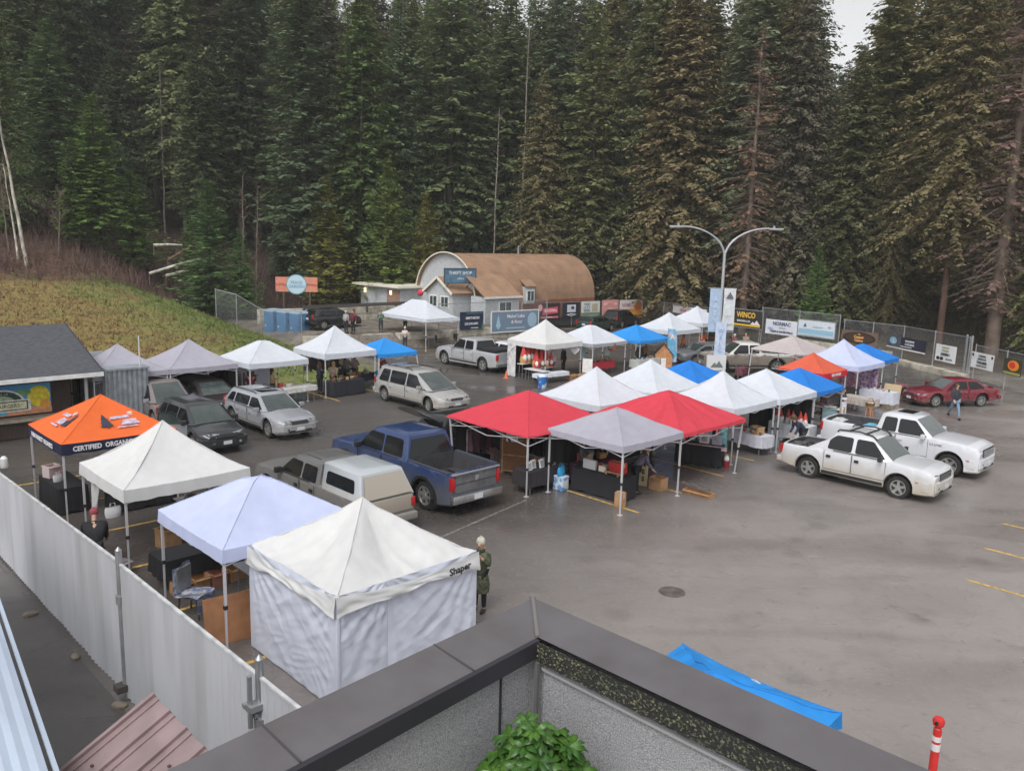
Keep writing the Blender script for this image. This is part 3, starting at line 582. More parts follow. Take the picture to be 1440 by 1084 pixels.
# ---------------------------------------------------------------- shed with mural
RF = mat('shed_shingle', (.075, .08, .092), .9, noise_amt=.35, nscale=5, bump=.6, bscale=14, stretch=(1, 3, 1), contrast=(.3, .7)); SW = mat('shed_wall', (.055, .036, .030), .8, noise_amt=.3, nscale=3, stretch=(8, 8, .6))
shed = thing('market_shed', 10.95, 34.35, 0, 'dark shed with a grey shingle roof and a painted food mural', 'shed')
e0, ez, rz_, rv = -7.5, 2.42, 3.95, 4.55
mb = MB(); mb.poly([(e0, 0, ez), (0, 0, ez), (0, rv, rz_), (e0, rv, rz_)]); mb.poly([(e0, 2*rv, ez), (0, 2*rv, ez), (0, rv, rz_), (e0, rv, rz_)]); mb.poly([(e0, 0, ez-.14), (0, 0, ez-.14), (0, rv, rz_-.14), (e0, rv, rz_-.14)]); mb.build('roof', RF, shed, ang=0)
MB().box((e0/2, -.02, ez-.06), (-e0, .05, .16)).build('fascia', WHITE, shed); mb = MB(); mb.bar((.02, 0, ez-.06), (.02, rv, rz_-.06), .04, .18).bar((.02, 2*rv, ez-.06), (.02, rv, rz_-.06), .04, .18).build('bargeboard', mat('dark_trim', (.04, .04, .045), .7), shed)
mb = MB(); mb.box((e0/2-.45, 1.3, 1.15), (-e0-.9, .12, 2.3)); mb.box((-.95, 4.5, 1.3), (.12, 6.3, 2.6)); mb.build('wall', SW, shed)
MB().box((e0/2-.45, .95, .72), (-e0-.9, .7, .10)).build('counter', mat('counter_wood', (.33, .29, .24), .8, noise_amt=.3), shed)
MB().box((e0/2-.45, 1.0, .35), (-e0-1.0, .5, .64)).build('counter_front', SW, shed)
for x in (-.62, -4.2): MB().box((x, .18, 1.15), (.10, .10, 2.3)).build('post', mat('post_grey', (.30, .29, .29), .6), shed)
mu = MB()
MX0, MX1, MZ0, MZ1 = -5.6, -1.62, .85, 2.02
mural = MB().box(((MX0+MX1)/2, 1.22, (MZ0+MZ1)/2), (MX1-MX0, .03, MZ1-MZ0)).build('mural', mat('mural_sky', (0.068, 0.297, 0.743), .5, noise_amt=.2, nscale=1.5, col2=(.10, .42, .66)), shed)
def mshape(pts, col, nm='painted_shape', y=1.19):
    m2 = MB(); n = len(pts); b0 = m2.pts([(x, y-.004, z) for x, z in pts] + [(x, y, z) for x, z in pts]); m2.face(range(b0, b0+n))
    for i in range(n): m2.face([b0+i, b0+n+i, b0+n+(i+1) % n, b0+(i+1) % n])
    return m2.build(nm, mat('mural_%.2f_%.2f_%.2f' % col, col, .55, noise_amt=.25, nscale=6), mural, ang=0)
def ell(cx, cz, rx, rz2, a0=0, a1=360, n=22): return [(cx+rx*math.cos(R(a0+(a1-a0)*i/n)), cz+rz2*math.sin(R(a0+(a1-a0)*i/n))) for i in range(n+(a1-a0 < 360))]
mshape([(MX0, MZ0), (MX1, MZ0), (MX1, MZ0+.24), (-3, MZ0+.34), (MX0, MZ0+.28)], (0.702, 0.324, 0.189))
mshape(ell(-4.85, 1.45, .30, .36), (0.850, 0.203, 0.081), y=1.184); mshape(ell(-5.25, 1.5, .24, .3), (0.850, 0.810, 0.675), y=1.184); mshape(ell(-2.05, 1.52, .40, .42), (0.850, 0.702, 0.041), y=1.184); mshape(ell(-1.85, 1.2, .2, .2), (0.850, 0.405, 0.068), y=1.182); mshape(ell(-4.45, 1.75, .25, .14), (0.837, 0.810, 0.675), y=1.183); mshape(ell(-2.6, 1.72, .3, .12), (0.162, 0.405, 0.162), y=1.183)
mshape(ell(-3.35, 1.36, .80, .52, 0, 180), (0.850, 0.850, 0.810), y=1.178); mshape(ell(-3.35, 1.36, .72, .45, 0, 180), (0.033, 0.077, 0.055), y=1.174); mshape(ell(-3.35, 1.36, .46, .28, 0, 180), (0.405, 0.567, 0.405), y=1.170)
mshape([(-4.6, 1.0), (-2.35, 1.0), (-2.35, 1.46), (-4.6, 1.46)], (0.850, 0.850, 0.783), y=1.166); mshape([(-4.5, 1.05), (-2.45, 1.05), (-2.45, 1.41), (-4.5, 1.41)], (0.044, 0.088, 0.066), y=1.162); mshape([(-4.45, 1.09), (-2.5, 1.09), (-2.5, 1.37), (-4.45, 1.37)], (0.850, 0.810, 0.567), y=1.158)
lettering('FRESH BURGERS', .19, mat('mural_ink', (.10, .16, .08), .6), mural, (-3.42, 1.15, 1.23), bold=.004); lettering('EST  A  LA', .11, mat('mural_ink2', (.7, .7, .6), .6), mural, (-3.35, 1.16, 1.70)); mshape([(-4.2, .9), (-3.2, .9), (-3.2, 1.0), (-4.2, 1.0)], (0.068, 0.472, 0.743), y=1.16)
# corrugated grey container right of the shed
CG = mat('container_grey', (.30, .33, .36), .55, .2, noise_amt=.2)
cn = thing('shipping_container', 11.25, 37.6, 0, 'grey corrugated steel container between the shed and the grey tent', 'container')
mb = MB(); K = 24
for k in range(K):
    y0 = -2.6 + k*.24
    mb.box((0, y0+.06, 1.2), (.10, .12, 2.3)); mb.box((.03, y0+.18, 1.2), (.05, .12, 2.3))
for k in range(8): mb.box((.1+k*.2, -2.62, 1.2), (.1, .08, 2.3)); mb.box((.2+k*.2, -2.59, 1.2), (.1, .04, 2.3))
mb.build('wall', CG, cn); MB().box((.85, .2, 2.38), (1.7, 5.8, .08)).build('roof', CG, cn)
fp = thing('pole', 12.62, 35.05, 0, 'tall thin pale pole in front of the leftmost grey tent', 'pole'); MB().lathe([(.035, 0), (.03, 3.7), (.001, 3.72)], n=8).build('shaft', LEGM, fp); MB().lathe([(.12, 0), (.12, .03), (.04, .05)], n=12).build('base', STEEL, fp)
# ---------------------------------------------------------------- white corrugated fence, left
WF = mat('white_sheet_metal', (.50, .51, .55), .5, .12, col2=(.38, .385, .41), nscale=1.6, stretch=(1, 1, .18), contrast=(.42, .72))
def sheet_fence(u, v0, v1, h0, h1, label, z0=0):
    t = thing('metal_fence', u, v0, R(90), label, 'fence'); Ln = v1-v0; n = int(Ln/.09)
    mb = MB(); prof = []
    for k in range(n+1):
        x = k*Ln/n; y = .018 if k % 2 else -.018
        prof.append((x, y))
    for i in range(len(prof)-1):
        (x0, y0), (x1, y1) = prof[i], prof[i+1]; ha = h0+(h1-h0)*x0/Ln; hb = h0+(h1-h0)*x1/Ln
        mb.poly([(x0, y0, .06+.05*noise.noise(Vector((x0, 0, 0)))), (x1, y1, .06+.05*noise.noise(Vector((x1, 0, 0)))), (x1, y1, hb), (x0, y0, ha)])
    mb.build('panel', WF, t, ang=0); mb = MB()
    a, b2 = Vector((0, .0, h0)), Vector((Ln, 0, h1)); mb.bar(a, b2, .05, .035); mb.build('cap_rail', mat('cap_paint', (.55, .56, .58), .5, noise_amt=.3), t)
    mb = MB(); mb.bar((0, -.06, .5), (Ln, -.06, .5), .05).bar((0, -.06, h0-.4), (Ln, -.06, h1-.4), .05).build('rail', STEEL, t); return t
sheet_fence(4.5, 13.98, 31.5, 2.5, 2.02, 'long white corrugated metal fence left of its tall post')
sheet_fence(4.5, 5.6, 13.85, 2.52, 2.48, 'smoother white metal fence panel right of the tall post')
def fpost(v, h, label, clamps=False):
    t = thing('fence_post', 4.5, v, 0, label, 'post'); MB().lathe([(.055, 0), (.055, h), (.001, h+.06)], n=12).build('pipe', STEEL, t)
    mb = MB(); mb.lathe([(.085, h-.95), (.085, h-.85), (.085, h-.8)], n=12)
    if clamps:
        mb.tube([(-.13, .02, h-.2), (-.13, .02, h-.9)], .035, 8); mb.box((0, 0, h-.62), (.34, .16, .08)).box((-.05, .15, h-.75), (.08, .35, .06)); mb.tube([(.1, -.1, h-.7), (.1, .35, h-.72)], .03, 8)
    mb.build('clamp', STEEL, t); MB().box((-.08, 0, .25), (.2, .2, .12)).build('hinge', GRM, t)
fpost(13.92, 2.72, 'tall galvanised fence post between the two metal fence stretches'); fpost(9.0, 2.75, 'galvanised gate post with clamps near the grey coping', True)
for v, z in ((24.8, 2.1), (17.6, .95), (14.1, 1.6)):
    pass
for i, (u, v, s) in enumerate(((*GP(42, 864), .11), (*GP(107, 924), .09), (*GP(168, 992), .11))):
    k = thing('broken_concrete', u, v, rnd.random()*3, ['pale concrete lump farthest along the foot of the fence', 'pale concrete lump midway along the foot of the fence', 'pale concrete lump nearest the tall fence post'][i], 'rubble', 'concrete lumps along the fence'); mb = MB(); mb.ellipsoid((0, 0, .02), (s*1.5, s, .07), 9)
    for j, q in enumerate(mb.v): f = 1+.35*noise.noise(Vector(q)*7); mb.v[j] = (q[0]*f, q[1]*f, max(0, q[2]*f))
    mb.build('lump', mat('concrete_dirty', (.22, .19, .15), .9, noise_amt=.4), k, ang=30)
# low roofs at the bottom left
LR = mat('blue_white_roofing', (.42, .49, .60), .5, .1, noise_amt=.2, nscale=1.5, stretch=(1, .2, 1))
t = thing('neighbour_roof', 1.72, 7.0, 0, 'pale blue ribbed metal roof at the lower left corner', 'roof', z=3.0)
mb = MB()
for k in range(26):
    x0 = -k*.13; zz = lambda x: -.12*abs(x); mb.poly([(x0, -.6, zz(x0)), (x0-.065, -.6, zz(x0)+.01), (x0-.065, 12, zz(x0)+.01), (x0+.08*0, 12, zz(x0))]); mb.poly([(x0-.065, -.6, zz(x0)+.01), (x0-.13, -.6, zz(x0-.13)), (x0-.13, 12, zz(x0-.13)), (x0-.065, 12, zz(x0)+.01)])
for v_ in mb.v: pass
mb.v = [(x + .125*(y+0)*.95, y, z) for x, y, z in mb.v]
mb.build('sheet', LR, t, ang=0); e = MB(); e.bar((-.01, -.6, .0), (-.01+.125*.95*12.6, 12, 0), .04, .05).build('edge_trim', LR, t)
PR = mat('pink_roofing', (.30, .22, .225), .45, .2, noise_amt=.15, nscale=3)
t = thing('lean_to_roof', 3.06, 8.66, 0, 'dusty pink ribbed metal roof panel below the grey coping', 'roof', z=3.0)
mb = MB(); mb.poly([(-2.4, 0, -1.2), (0, 0, 0), (0, -3.4, 0), (-2.4, -3.4, -1.2)])
for k in range(9):
    y = -.08-.42*k; mb.bar((-2.4, y, -1.185), (0, y, .015), .05, .05)
    mb.bar((-2.4, y-.12, -1.19), (0, y-.12, .01), .02, .02)
mb.poly([(-2.4, 0, -1.24), (0, 0, -.04), (0, -3.4, -.04), (-2.4, -3.4, -1.24)]); mb.build('sheet', PR, t, ang=0)
mb = MB()
for x, y in ((-.75, -.35), (-.62, -.5), (-.55, -.95), (-.8, -1.25), (-.82, -1.3), (-.3, -1.2)): mb.lathe([(.018, 0), (.018, .012), (.001, .015)], c=(x, y, x*.5+.012), n=8)
mb.build('screw', mat('rust', (.12, .05, .03), .8), t)
for y in (-.3, -3.2): MB().box((-2.0, y, -2.0), (.1, .1, 2.0)).build('post', GRM, t); MB().box((-.15, y, -1.55), (.1, .1, 2.9)).build('post', GRM, t)
# ---------------------------------------------------------------- parapet of our own building
CO = mat('coping_metal', (.150, .140, .150), .42, .25, col2=(.115, .104, .108), nscale=2.4, stretch=(1, 1, 1), bump=.08, bscale=3, coat=.2, contrast=(.35, .7))
AG = mat('exposed_aggregate', (.44, .44, .46), .9, col2=(.20, .20, .21), nscale=95, contrast=(.36, .66), bump=.7, bscale=95)
MS = mat('moss', (.022, .024, .022), .95, col2=(.20, .20, .13), nscale=44, contrast=(.54, .72), bump=.9, bscale=50)
OU, OV, CW, PZ = 4.79, 4.57, .44, 5.0
par = thing('parapet', OU, OV, 0, 'grey metal capped parapet corner of the near roof terrace', 'parapet', z=0)
def slope(x): return PZ
mb = MB(); th = .05
mb.poly([(0, 0, PZ), (-CW, -CW, PZ-.035), (-9, -CW, PZ-.035), (-9, 0, PZ)]); mb.poly([(-9, 0, PZ), (-9, 0, PZ-.13), (0, 0, PZ-.13), (0, 0, PZ)]); mb.poly([(-9, -CW, PZ-.035), (-9, -CW, PZ-.15), (-CW, -CW, PZ-.15), (-CW, -CW, PZ-.035)])
mb.build('coping', CO, par, ang=0)
mb = MB(); mb.poly([(0, 0, PZ+.003), (-CW, -CW, PZ-.032), (-CW, -9, PZ-.032), (0, -9, PZ+.003)]); mb.poly([(0, -9, PZ+.003), (0, -9, PZ-.13), (0, 0, PZ-.13), (0, 0, PZ+.003)]); mb.build('coping', CO, par, ang=0)
mb = MB(); mb.bar((.01, .01, PZ+.008), (-CW, -CW, PZ-.026), .02, .02); mb.poly([(.012, -.012, PZ+.009), (-.012, .012, PZ+.009), (-CW-.012, -CW+.012, PZ-.024), (-CW+.012, -CW-.012, PZ-.024)]); mb.box((.02, .02, PZ), (.07, .05, .03), rz=R(45)); mb.build('seam_strip', mat('seam', (.22, .20, .20), .4, .3), par)
MB().bar((-2.6, 0.002, PZ-.001), (-2.6, -CW, PZ-.03), .012, .01).build('seam_strip', mat('seam_dark', (.06, .055, .06), .6), par); MB().bar((-1.15, 0.002, PZ-.001), (-1.15, -CW, PZ-.03), .012, .01).build('seam_strip', MATS['seam_dark'], par)
FD = mat('fascia_dark', (.028, .026, .034), .5)
mb = MB(); mb.box(((-9-CW)/2-.02, -CW-.02, PZ-.105), (9-CW, .05, .14)); mb.build('drip_edge', FD, par)
mb = MB(); mb.grid(lambda a, b2: (-CW-.05-.012*noise.noise(Vector((a*90, b2*9, 1))), -CW-.05-a*8.3, PZ-.034-b2*.17), 160, 6); mb.build('mossy_edge', MS, par)
mb = MB()
for k in range(420):
    a = rnd.random(); y = -CW-.05-a**1.3*8; r = rnd.uniform(.003, .010); mb.ellipsoid((-CW-.055, y, PZ-.045-rnd.random()*.14), (r, r*1.3, r), 5)
mb.build('moss_tufts', mat('moss_green', (.15, .145, .085), .95, noise_amt=.6, nscale=30), par)['kind'] = 'stuff'
mb = MB(); I2 = CW+.06
mb.box(((-9-I2)/2+.0, -CW/2-.02, (PZ-.17)/2), (9-I2+CW*.9, CW-.12, PZ-.19)); mb.box((-CW/2-.03, (-9-I2)/2, (PZ-.17)/2-.004), (CW-.1, 9-I2+.6, PZ-.2)); mb.build('wall', AG, par, ang=0)
MB().bar((-I2-.0, -I2-.0, .2), (-I2, -I2, PZ-.2), .03).build('corner_joint', mat('joint', (.12, .12, .12), .9), par)
MB().box((-I2-.32, -CW+.035, PZ-1.7), (.014, .02, 3.0)).build('wall_joint', FD, par)
MB().box((-I2-3, -CW+.02, PZ-.19), (6.0, .03, .02)).build('wall_ledge', mat('ledge', (.33, .33, .34), .8), par); MB().box((-CW-.0, -I2-3, PZ-.27), (.03, 6.0, .02)).build('wall_ledge', MATS['ledge'], par)
MB().box((-4.5, -4.5, PZ-2.6), (8.0, 8.0, .1)).build('terrace_floor', mat('planter_soil', (.05, .035, .025), .95, noise_amt=.5), par)
bpy.context.view_layer.update()
seen_ = set()
for o in par.children:      # the two arms do not quite follow the lot grid
    if o.data.name in seen_: continue
    seen_.add(o.data.name)
    for v_ in o.data.vertices: x, y, z = v_.co; v_.co = (x*.9972 - y*.0227, x*.075 + y*.9997, z)
# rhododendron in the planter
LF = mat('rhodo_leaf', (.075, .175, .022), .38, col2=(.02, .075, .012), nscale=7, trans=.14, spec=.5)
(su, sv) = GP(757, 1075, 3.7); bush = thing('rhododendron', 3.70, 3.46, 0, 'glossy green broad leaved shrub in the corner of the parapet', 'shrub', z=3.38)
mb = MB(); stems = MB(); br = random.Random(3)
for k in range(300):
    a = br.uniform(0, 2*math.pi); rr = math.sqrt(br.random())*.56; top = 1.42 - .95*(rr/.56)**1.35 + br.uniform(-.22, .06) + .07*math.cos(a*3+1)
    c = Vector((rr*math.cos(a)*1.02, rr*math.sin(a)*1.02, max(.15, top))); out = Vector((c.x*1.1, c.y*1.1, .9)).normalized()
    if k % 3 == 0: stems.tube([(0, 0, 0), c*.5+Vector((0, 0, -.08)), c], [.018, .012, .007], 5)
    ax = out.cross(Vector((.3, .2, 1))).normalized(); ay = out.cross(ax)
    n = br.randint(7, 10)
    for j in range(n):
        t0 = 2*math.pi*j/n + br.uniform(-.25, .25); d = (ax*math.cos(t0)+ay*math.sin(t0)); L = br.uniform(.085, .135); wd = L*.20; tilt = br.uniform(.0, .75)
        d2 = (d*math.cos(tilt)+out*math.sin(tilt)).normalized(); sdv = d2.cross(out).normalized(); up = sdv.cross(d2)*.02
        P = [c, c+d2*L*.35+sdv*wd*.9-up, c+d2*L*.72+sdv*wd-up*1.5, c+d2*L-up*2.5+Vector((0, 0, -.01)), c+d2*L*.72-sdv*wd-up*1.5, c+d2*L*.35-sdv*wd*.9-up]; mid1 = c+d2*L*.35+up*.1; mid2 = c+d2*L*.72-up*.3
        q = mb.pts(P+[mid1, mid2]); mb.face([q, q+1, q+6]); mb.face([q+1, q+2, q+7, q+6]); mb.face([q+2, q+3, q+7]); mb.face([q+3, q+4, q+7]); mb.face([q+4, q+5, q+6, q+7]); mb.face([q+5, q, q+6])
mb.build('leaves', LF, bush, ang=60); stems.build('stem', mat('stem', (.12, .10, .04), .8), bush)
# ---------------------------------------------------------------- street lamp with banners
lu, lv = 43.0, 26.4; lp = thing('street_lamp', lu, lv, -A0+R(4), 'tall double armed street lamp with hanging banners behind the stalls', 'street lamp')
LM = mat('lamp_steel', (.42, .43, .45), .45, .4)
MB().lathe([(.17, 0), (.15, .3), (.105, 1.0), (.085, 7.3), (.07, 7.6)], n=14).build('pole', LM, lp)
for s, nm in ((-1, 'arm'), (1, 'arm')):
    ps = [(0, 0, 7.4)] + [(s*(3.9*(1-math.cos(a))*.72 if 0 else 2.5*(1-math.cos(a))), 0, 7.4+1.65*math.sin(a)) for a in [R(10*i) for i in range(1, 10)]] + [(s*3.2, 0, 9.05)]
    ps = [(s*(2.55*(1-math.cos(R(a)))), 0, 7.3+1.75*math.sin(R(a))) for a in range(0, 91, 9)]
    ar = MB().tube(ps, [.065]*5+[.05]*6, 8).build('arm', LM, lp)
    hd = MB().box((s*2.95, 0, 9.03), (.85, .24, .10)).build('lamp_head', LM, lp, bevel=.02); MB().lathe([(.06, 0), (.06, .12), (.001, .14)], c=(s*2.85, 0, 9.08), n=8).build('photocell', LM, hd); MB().box((s*3.0, 0, 8.975), (.5, .18, .02)).build('lens', mat('lens', (.5, .5, .48), .3), hd)
def hang(x0, x1, z0, z1, col, txts, nm='banner', y=-.13):
    b3 = MB().grid(lambda a, b2: (x0+(x1-x0)*a, y+.02*math.sin(a*4+b2*7), z0+(z1-z0)*b2), 4, 12).build('banner', mat('lampban_%.2f' % col[0], col, .6, noise_amt=.12, nscale=5), lp)
    for s, z, sz, c in txts: lettering(s, sz, mat('ink_%.2f_%.2f_%.2f' % c, c, .5), b3, ((x0+x1)/2, y-.05, z))
    return b3
hang(-.74, -.05, 2.95, 5.5, (.36, .47, .62), [('A\nR\nT\nS', 4.25, .42, (.55, .65, .78))]); hang(.10, .80, 3.05, 5.52, (.60, .63, .65), [('FARM', 3.9, .2, (.45, .47, .5)), ('MARKET', 3.4, .16, (.12, .22, .25)), ('▲', 5.1, .5, (.12, .12, .14))])
hang(-.30, .36, 1.35, 3.55, (.50, .58, .72), [('W\nE\nL\nC', 2.45, .38, (.25, .38, .62))], y=-.22)
MB().box((-.0, -.05, 5.53), (1.7, .04, .04)).box((0, -.05, 2.97), (1.7, .04, .04)).build('bracket', LM, lp)
ns = thing('notice_board', 42.1, 25.9, -A0+R(4), 'white notice with a mountain drawing at the foot of the lamp', 'sign', z=.0)
MB().box((0, 0, 1.0), (1.15, .05, 1.35)).build('board', mat('notice_white', (.60, .61, .62), .6), ns); shapes(ns, [(-.35, .95), (-.12, 1.25), (0, 1.12), (.15, 1.35), (.42, .95)], (.14, .16, .16)); word(ns, 'FARMERS MARKET', 0, .75, .12, (.2, .22, .25)); MB().box((-.4, .05, .2), (.06, .04, .4)).box((.4, .05, .2), (.06, .04, .4)).build('foot', WHITE, ns)
# delineator
dl = thing('delineator_post', 12.22, 3.42, 0, 'red plastic delineator post with white bands near the lower right', 'traffic post')
RD = mat('delineator_red', (.62, .03, .025), .5, noise_amt=.15); WB = mat('reflective_white', (.7, .7, .7), .4)
MB().lathe([(.18, 0), (.18, .03), (.08, .06), (.062, .12), (.058, 1.1), (.056, 1.16), (.03, 1.19), (.075, 1.22), (.085, 1.28), (.065, 1.33), (.02, 1.34)], n=18).build('body', RD, dl)
MB().lathe([(.062, .82), (.062, .93)], n=18).build('band', WB, dl); MB().lathe([(.062, .97), (.062, 1.05)], n=18).build('band', WB, dl); MB().lathe([(.001, -.03), (.025, -.03), (.025, .03)], c=(-.07, 0, 1.28), n=8, axis='X').build('eyelet', DARK, dl)
# ================================================================= canopy tents
TWH = fabric('white', (.58, .61, .67), trans=.08); TWW = fabric('warm_white', (.62, .62, .62), trans=.08); TBW = fabric('blue_white', (.50, .55, .76), trans=.08); TGR = fabric('grey', (.36, .35, .41), trans=.04); TRD = fabric('red', (.56, .050, .075), trans=.05)
TBL = fabric('blue', (.02, .19, .60), trans=.06); TBB = fabric('bright_blue', (.03, .26, .68), trans=.06); TOR = fabric('orange', (.72, .14, .035), trans=.06); TOD = fabric('coral', (.60, .11, .06), trans=.06); TNV = fabric('navy', (.018, .02, .05), trans=.02); TPK = fabric('dusty_pink', (.52, .46, .46)); TRV = fabric('red_valance', (.60, .03, .05)); TLG = fabric('light_grey', (.34, .35, .37), trans=.05)
SIDE = mat('fabric_wall_white', (.60, .63, .73), .75, trans=.05, spec=.25)
def canopy_tent(u, v, s, eave, peak, mt, label, group=None, valance=.25, conc=.35, rz=0, ridge=0, vmat=None, slant=0, top=0.0, wr=.012, seed=0, legs=True, hang=0.0, sag=.05, sv=None):
    """s: side; conc: how hollow the roof sweeps; ridge: half length of a ridge; slant: how far the feet stand outside the eaves"""
    t = thing('canopy_tent', u, v, rz, label, 'tent', group); h = s/2; hv = (sv or s)/2; n = 24 if wr < .045 else 60
    def pt(a, b2):
        x, y = 2*a-1, 2*b2-1; r = max(abs(x), abs(y)); k = 1-r
        g = k*(1-conc) + conc*k*k*(1+.25*k)/(1.25)
        if top: g = min(1, g/(1-top)) if k < 1-top*.5 else 1
        hip = 1-abs(abs(x)-abs(y))/max(r, 1e-3)      # 1 on the hips
        z = eave + (peak-eave)*g - sag*math.sin(math.pi*min(1, k*1.1))*(1-hip)*1.2
        z += wr*noise.noise(Vector((x*3.2+seed, y*3.2, seed*.7)))*min(1, k*6+.2)+ wr*.35*noise.noise(Vector((x*9, y*9, seed)))*(1-k)
        if wr > .045: z += .028*(1-k)*k*4*(1-2.4*abs(noise.noise(Vector((math.atan2(y, x)*3.2, r*.6, seed+3)))))
        z -= sag*.5*(1-(x if abs(y) >= abs(x) else y)**2)*(1-k)**6
        X, Y = x*h, y*hv
        if ridge: X = X + (ridge if x > 0 else -ridge)*min(1, k*1.0)*0; 
        return X, Y, z
    mb = MB()
    if ridge:
        def pt2(a, b2):
            x, y = 2*a-1, 2*b2-1; ax = max(0, (abs(x)*hv-ridge)/(hv-ridge)); r = max(ax, abs(y)); k = 1-r; g = k*(1-conc)+conc*k*k
            return (y*h, x*hv, eave+(peak-eave)*g + wr*noise.noise(Vector((x*4+seed, y*3, 0))) - sag*math.sin(math.pi*k)*.6)
        mb.grid(pt2, 28, n)
    else: mb.hipgrid(pt, n)
    mb.build('canopy', mt, t, ang=24)
    if not ridge:
        sm = MB()
        for a0_, b0_ in ((0, 0), (1, 0), (1, 1), (0, 1)): sm.tube([Vector(pt(.5+(a0_-.5)*(1-k/8), .5+(b0_-.5)*(1-k/8)))+Vector((0, 0, .004)) for k in range(9)], .011, 5)
        sm.build('seam', mt, t)
    if valance:
        vb = MB(); per = []
        for i in range(n): per.append((-1+2*i/n, -1))
        for i in range(n): per.append((1, -1+2*i/n))
        for i in range(n): per.append((1-2*i/n, 1))
        for i in range(n): per.append((-1, 1-2*i/n))
        P0, P1 = [], []
        for i, (x, y) in enumerate(per):
            e = 1+.012; c = max(abs(x), abs(y)); q = min(abs(x), abs(y)); dz = -sag*.5*(1-q*q)
            w2 = .018*noise.noise(Vector((i*.55+seed, 0, 5))); P0.append((x*h, y*hv, eave+dz)); P1.append((x*h*(e+w2), y*hv*(e+w2), eave-valance*(1+.10*noise.noise(Vector((i*.4, seed, 0))))-.04*hang*(1-q*q)*4+dz*.4))
        b0 = vb.pts(P0+P1); m = len(per)
        for i in range(m): vb.face([b0+i, b0+(i+1) % m, b0+m+(i+1) % m, b0+m+i])
        vb.build('valance', vmat or mt, t, ang=24)
    fr = MB(); e2 = eave-.06; c = .97
    for (xa, ya), (xb, yb) in (((-1, -1), (1, -1)), ((1, -1), (1, 1)), ((1, 1), (-1, 1)), ((-1, 1), (-1, -1))):
        A = Vector((xa*h*c, ya*hv*c, e2)); B = Vector((xb*h*c, yb*hv*c, e2)); M = (A+B)/2
        for P_, Q_ in ((A, M), (M, B)): fr.bar(P_, Q_+Vector((0, 0, -.28)), .025); fr.bar(P_+Vector((0, 0, -.28)), Q_, .025)
        fr.bar(A, Vector((0, 0, peak-.12)), .03)
    fr.build('frame', LEGM, t)
    if legs:
        for x, y in ((-1, -1), (1, -1), (1, 1), (-1, 1)):
            a = Vector((x*(h*.97+slant), y*(hv*.97+slant), 0)); b2 = Vector((x*h*.97, y*hv*.97, eave-.02)); l = MB(); mid = a.lerp(b2, .46)
            l.bar(mid, b2, .048).bar(a, mid, .036).box(mid, (.07, .07, .08), mi=1).box((a.x, a.y, .01), (.12, .12, .02)); l.build('leg', [LEGM, DARK], t)
    return t
ROW = 'canopy tents on the parking lot'
t_or = canopy_tent(7.9, 25.15, 3.1, 2.32, 3.28, TOR, 'orange canopy tent with navy lettered edge beside the painted shed', ROW, .30, .12, vmat=TNV, seed=1)
t_w2 = canopy_tent(7.95, 20.75, 3.1, 2.10, 3.28, TWW, 'cream white peaked tent between the orange tent and the bluish tent', ROW, .30, .42, seed=2, wr=.02)
t_w3 = canopy_tent(7.95, 15.72, 3.05, 2.14, 2.92, TBW, 'bluish white flat topped tent behind the walled tent', ROW, .26, .0, top=.12, seed=3, wr=.02, sag=.07)
t_w4 = canopy_tent(8.55, 12.72, 3.1, 2.10, 3.12, TWW, 'white tent with full side walls nearest the roof parapet', ROW, 0, .40, seed=4, wr=.05, sag=.16, hang=0)
def wall_panel(t, p0, p1, z0, z1, seed, mt=SIDE, nx=150, nz=84, amp=.036, name='side_wall', gap=None):
    (x0, y0), (x1, y1) = p0, p1; d = Vector((x1-x0, y1-y0, 0)); nrm = Vector((d.y, -d.x, 0)).normalized(); L = d.length
    def f(a, b2):
        z = z0+(z1-z0)*b2; top = math.sin(math.pi*a)
        w2 = 0
        # taut drapery fanning out from the two upper corners
        for cx, sg in ((0, 1), (1, -1)):
            dx = abs(a-cx)*L; dz = (1-b2)*(z1-z0)+.15; an = math.atan2(dz, dx+.1); rr = math.hypot(dx, dz)
            w2 += .5*amp*math.sin(an*26+seed*3+1.5*noise.noise(Vector((a*3, b2*3, seed))))*math.exp(-rr*.8)*min(1, rr*2.2)
        w2 += amp*.22*noise.noise(Vector((a*4, b2*5+a*3, seed*2)))
        sx, sz = a*L, b2*(z1-z0)
        for th_, fq, am, k5 in ((.62, 1.9, .36, 0), (-.55, 2.3, .30, 7), (.35, 4.2, .17, 3), (-.9, 4.0, .13, 5)):
            p_, q_ = sx*math.cos(th_)+sz*math.sin(th_), -sx*math.sin(th_)+sz*math.cos(th_)
            w2 += amp*am*(1-2.6*abs(noise.noise(Vector((p_*fq*.30, q_*fq*1.5, seed+k5)))))*(.45+1.1*max(0, noise.noise(Vector((sx*.9, sz*.9, seed+k5+20)))+.35))
        e = min(1, a*12, (1-a)*12)
        return Vector((x0, y0, z)) + d*a + nrm*(w2*e + .02)
    return MB().grid(f, nx, nz).build(name, mt, t, ang=50)
h = 1.55
wall_panel(t_w4, (-h, h), (-h, -h), .03, 2.10, 1); wall_panel(t_w4, (-h, -h), (-h+1.0, -h), .03, 2.10, 2, nx=50); wall_panel(t_w4, (-h+1.004, -h), (h, -h), .03, 2.10, 5, nx=110)
wall_panel(t_w4, (h, h), (-h, h), .03, 2.10, 3, nx=24, nz=14)
MB().box((-h-.012, -h-.012, 1.06), (.075, .075, 2.08)).build('corner_seam', SIDE, t_w4, bevel=.02)
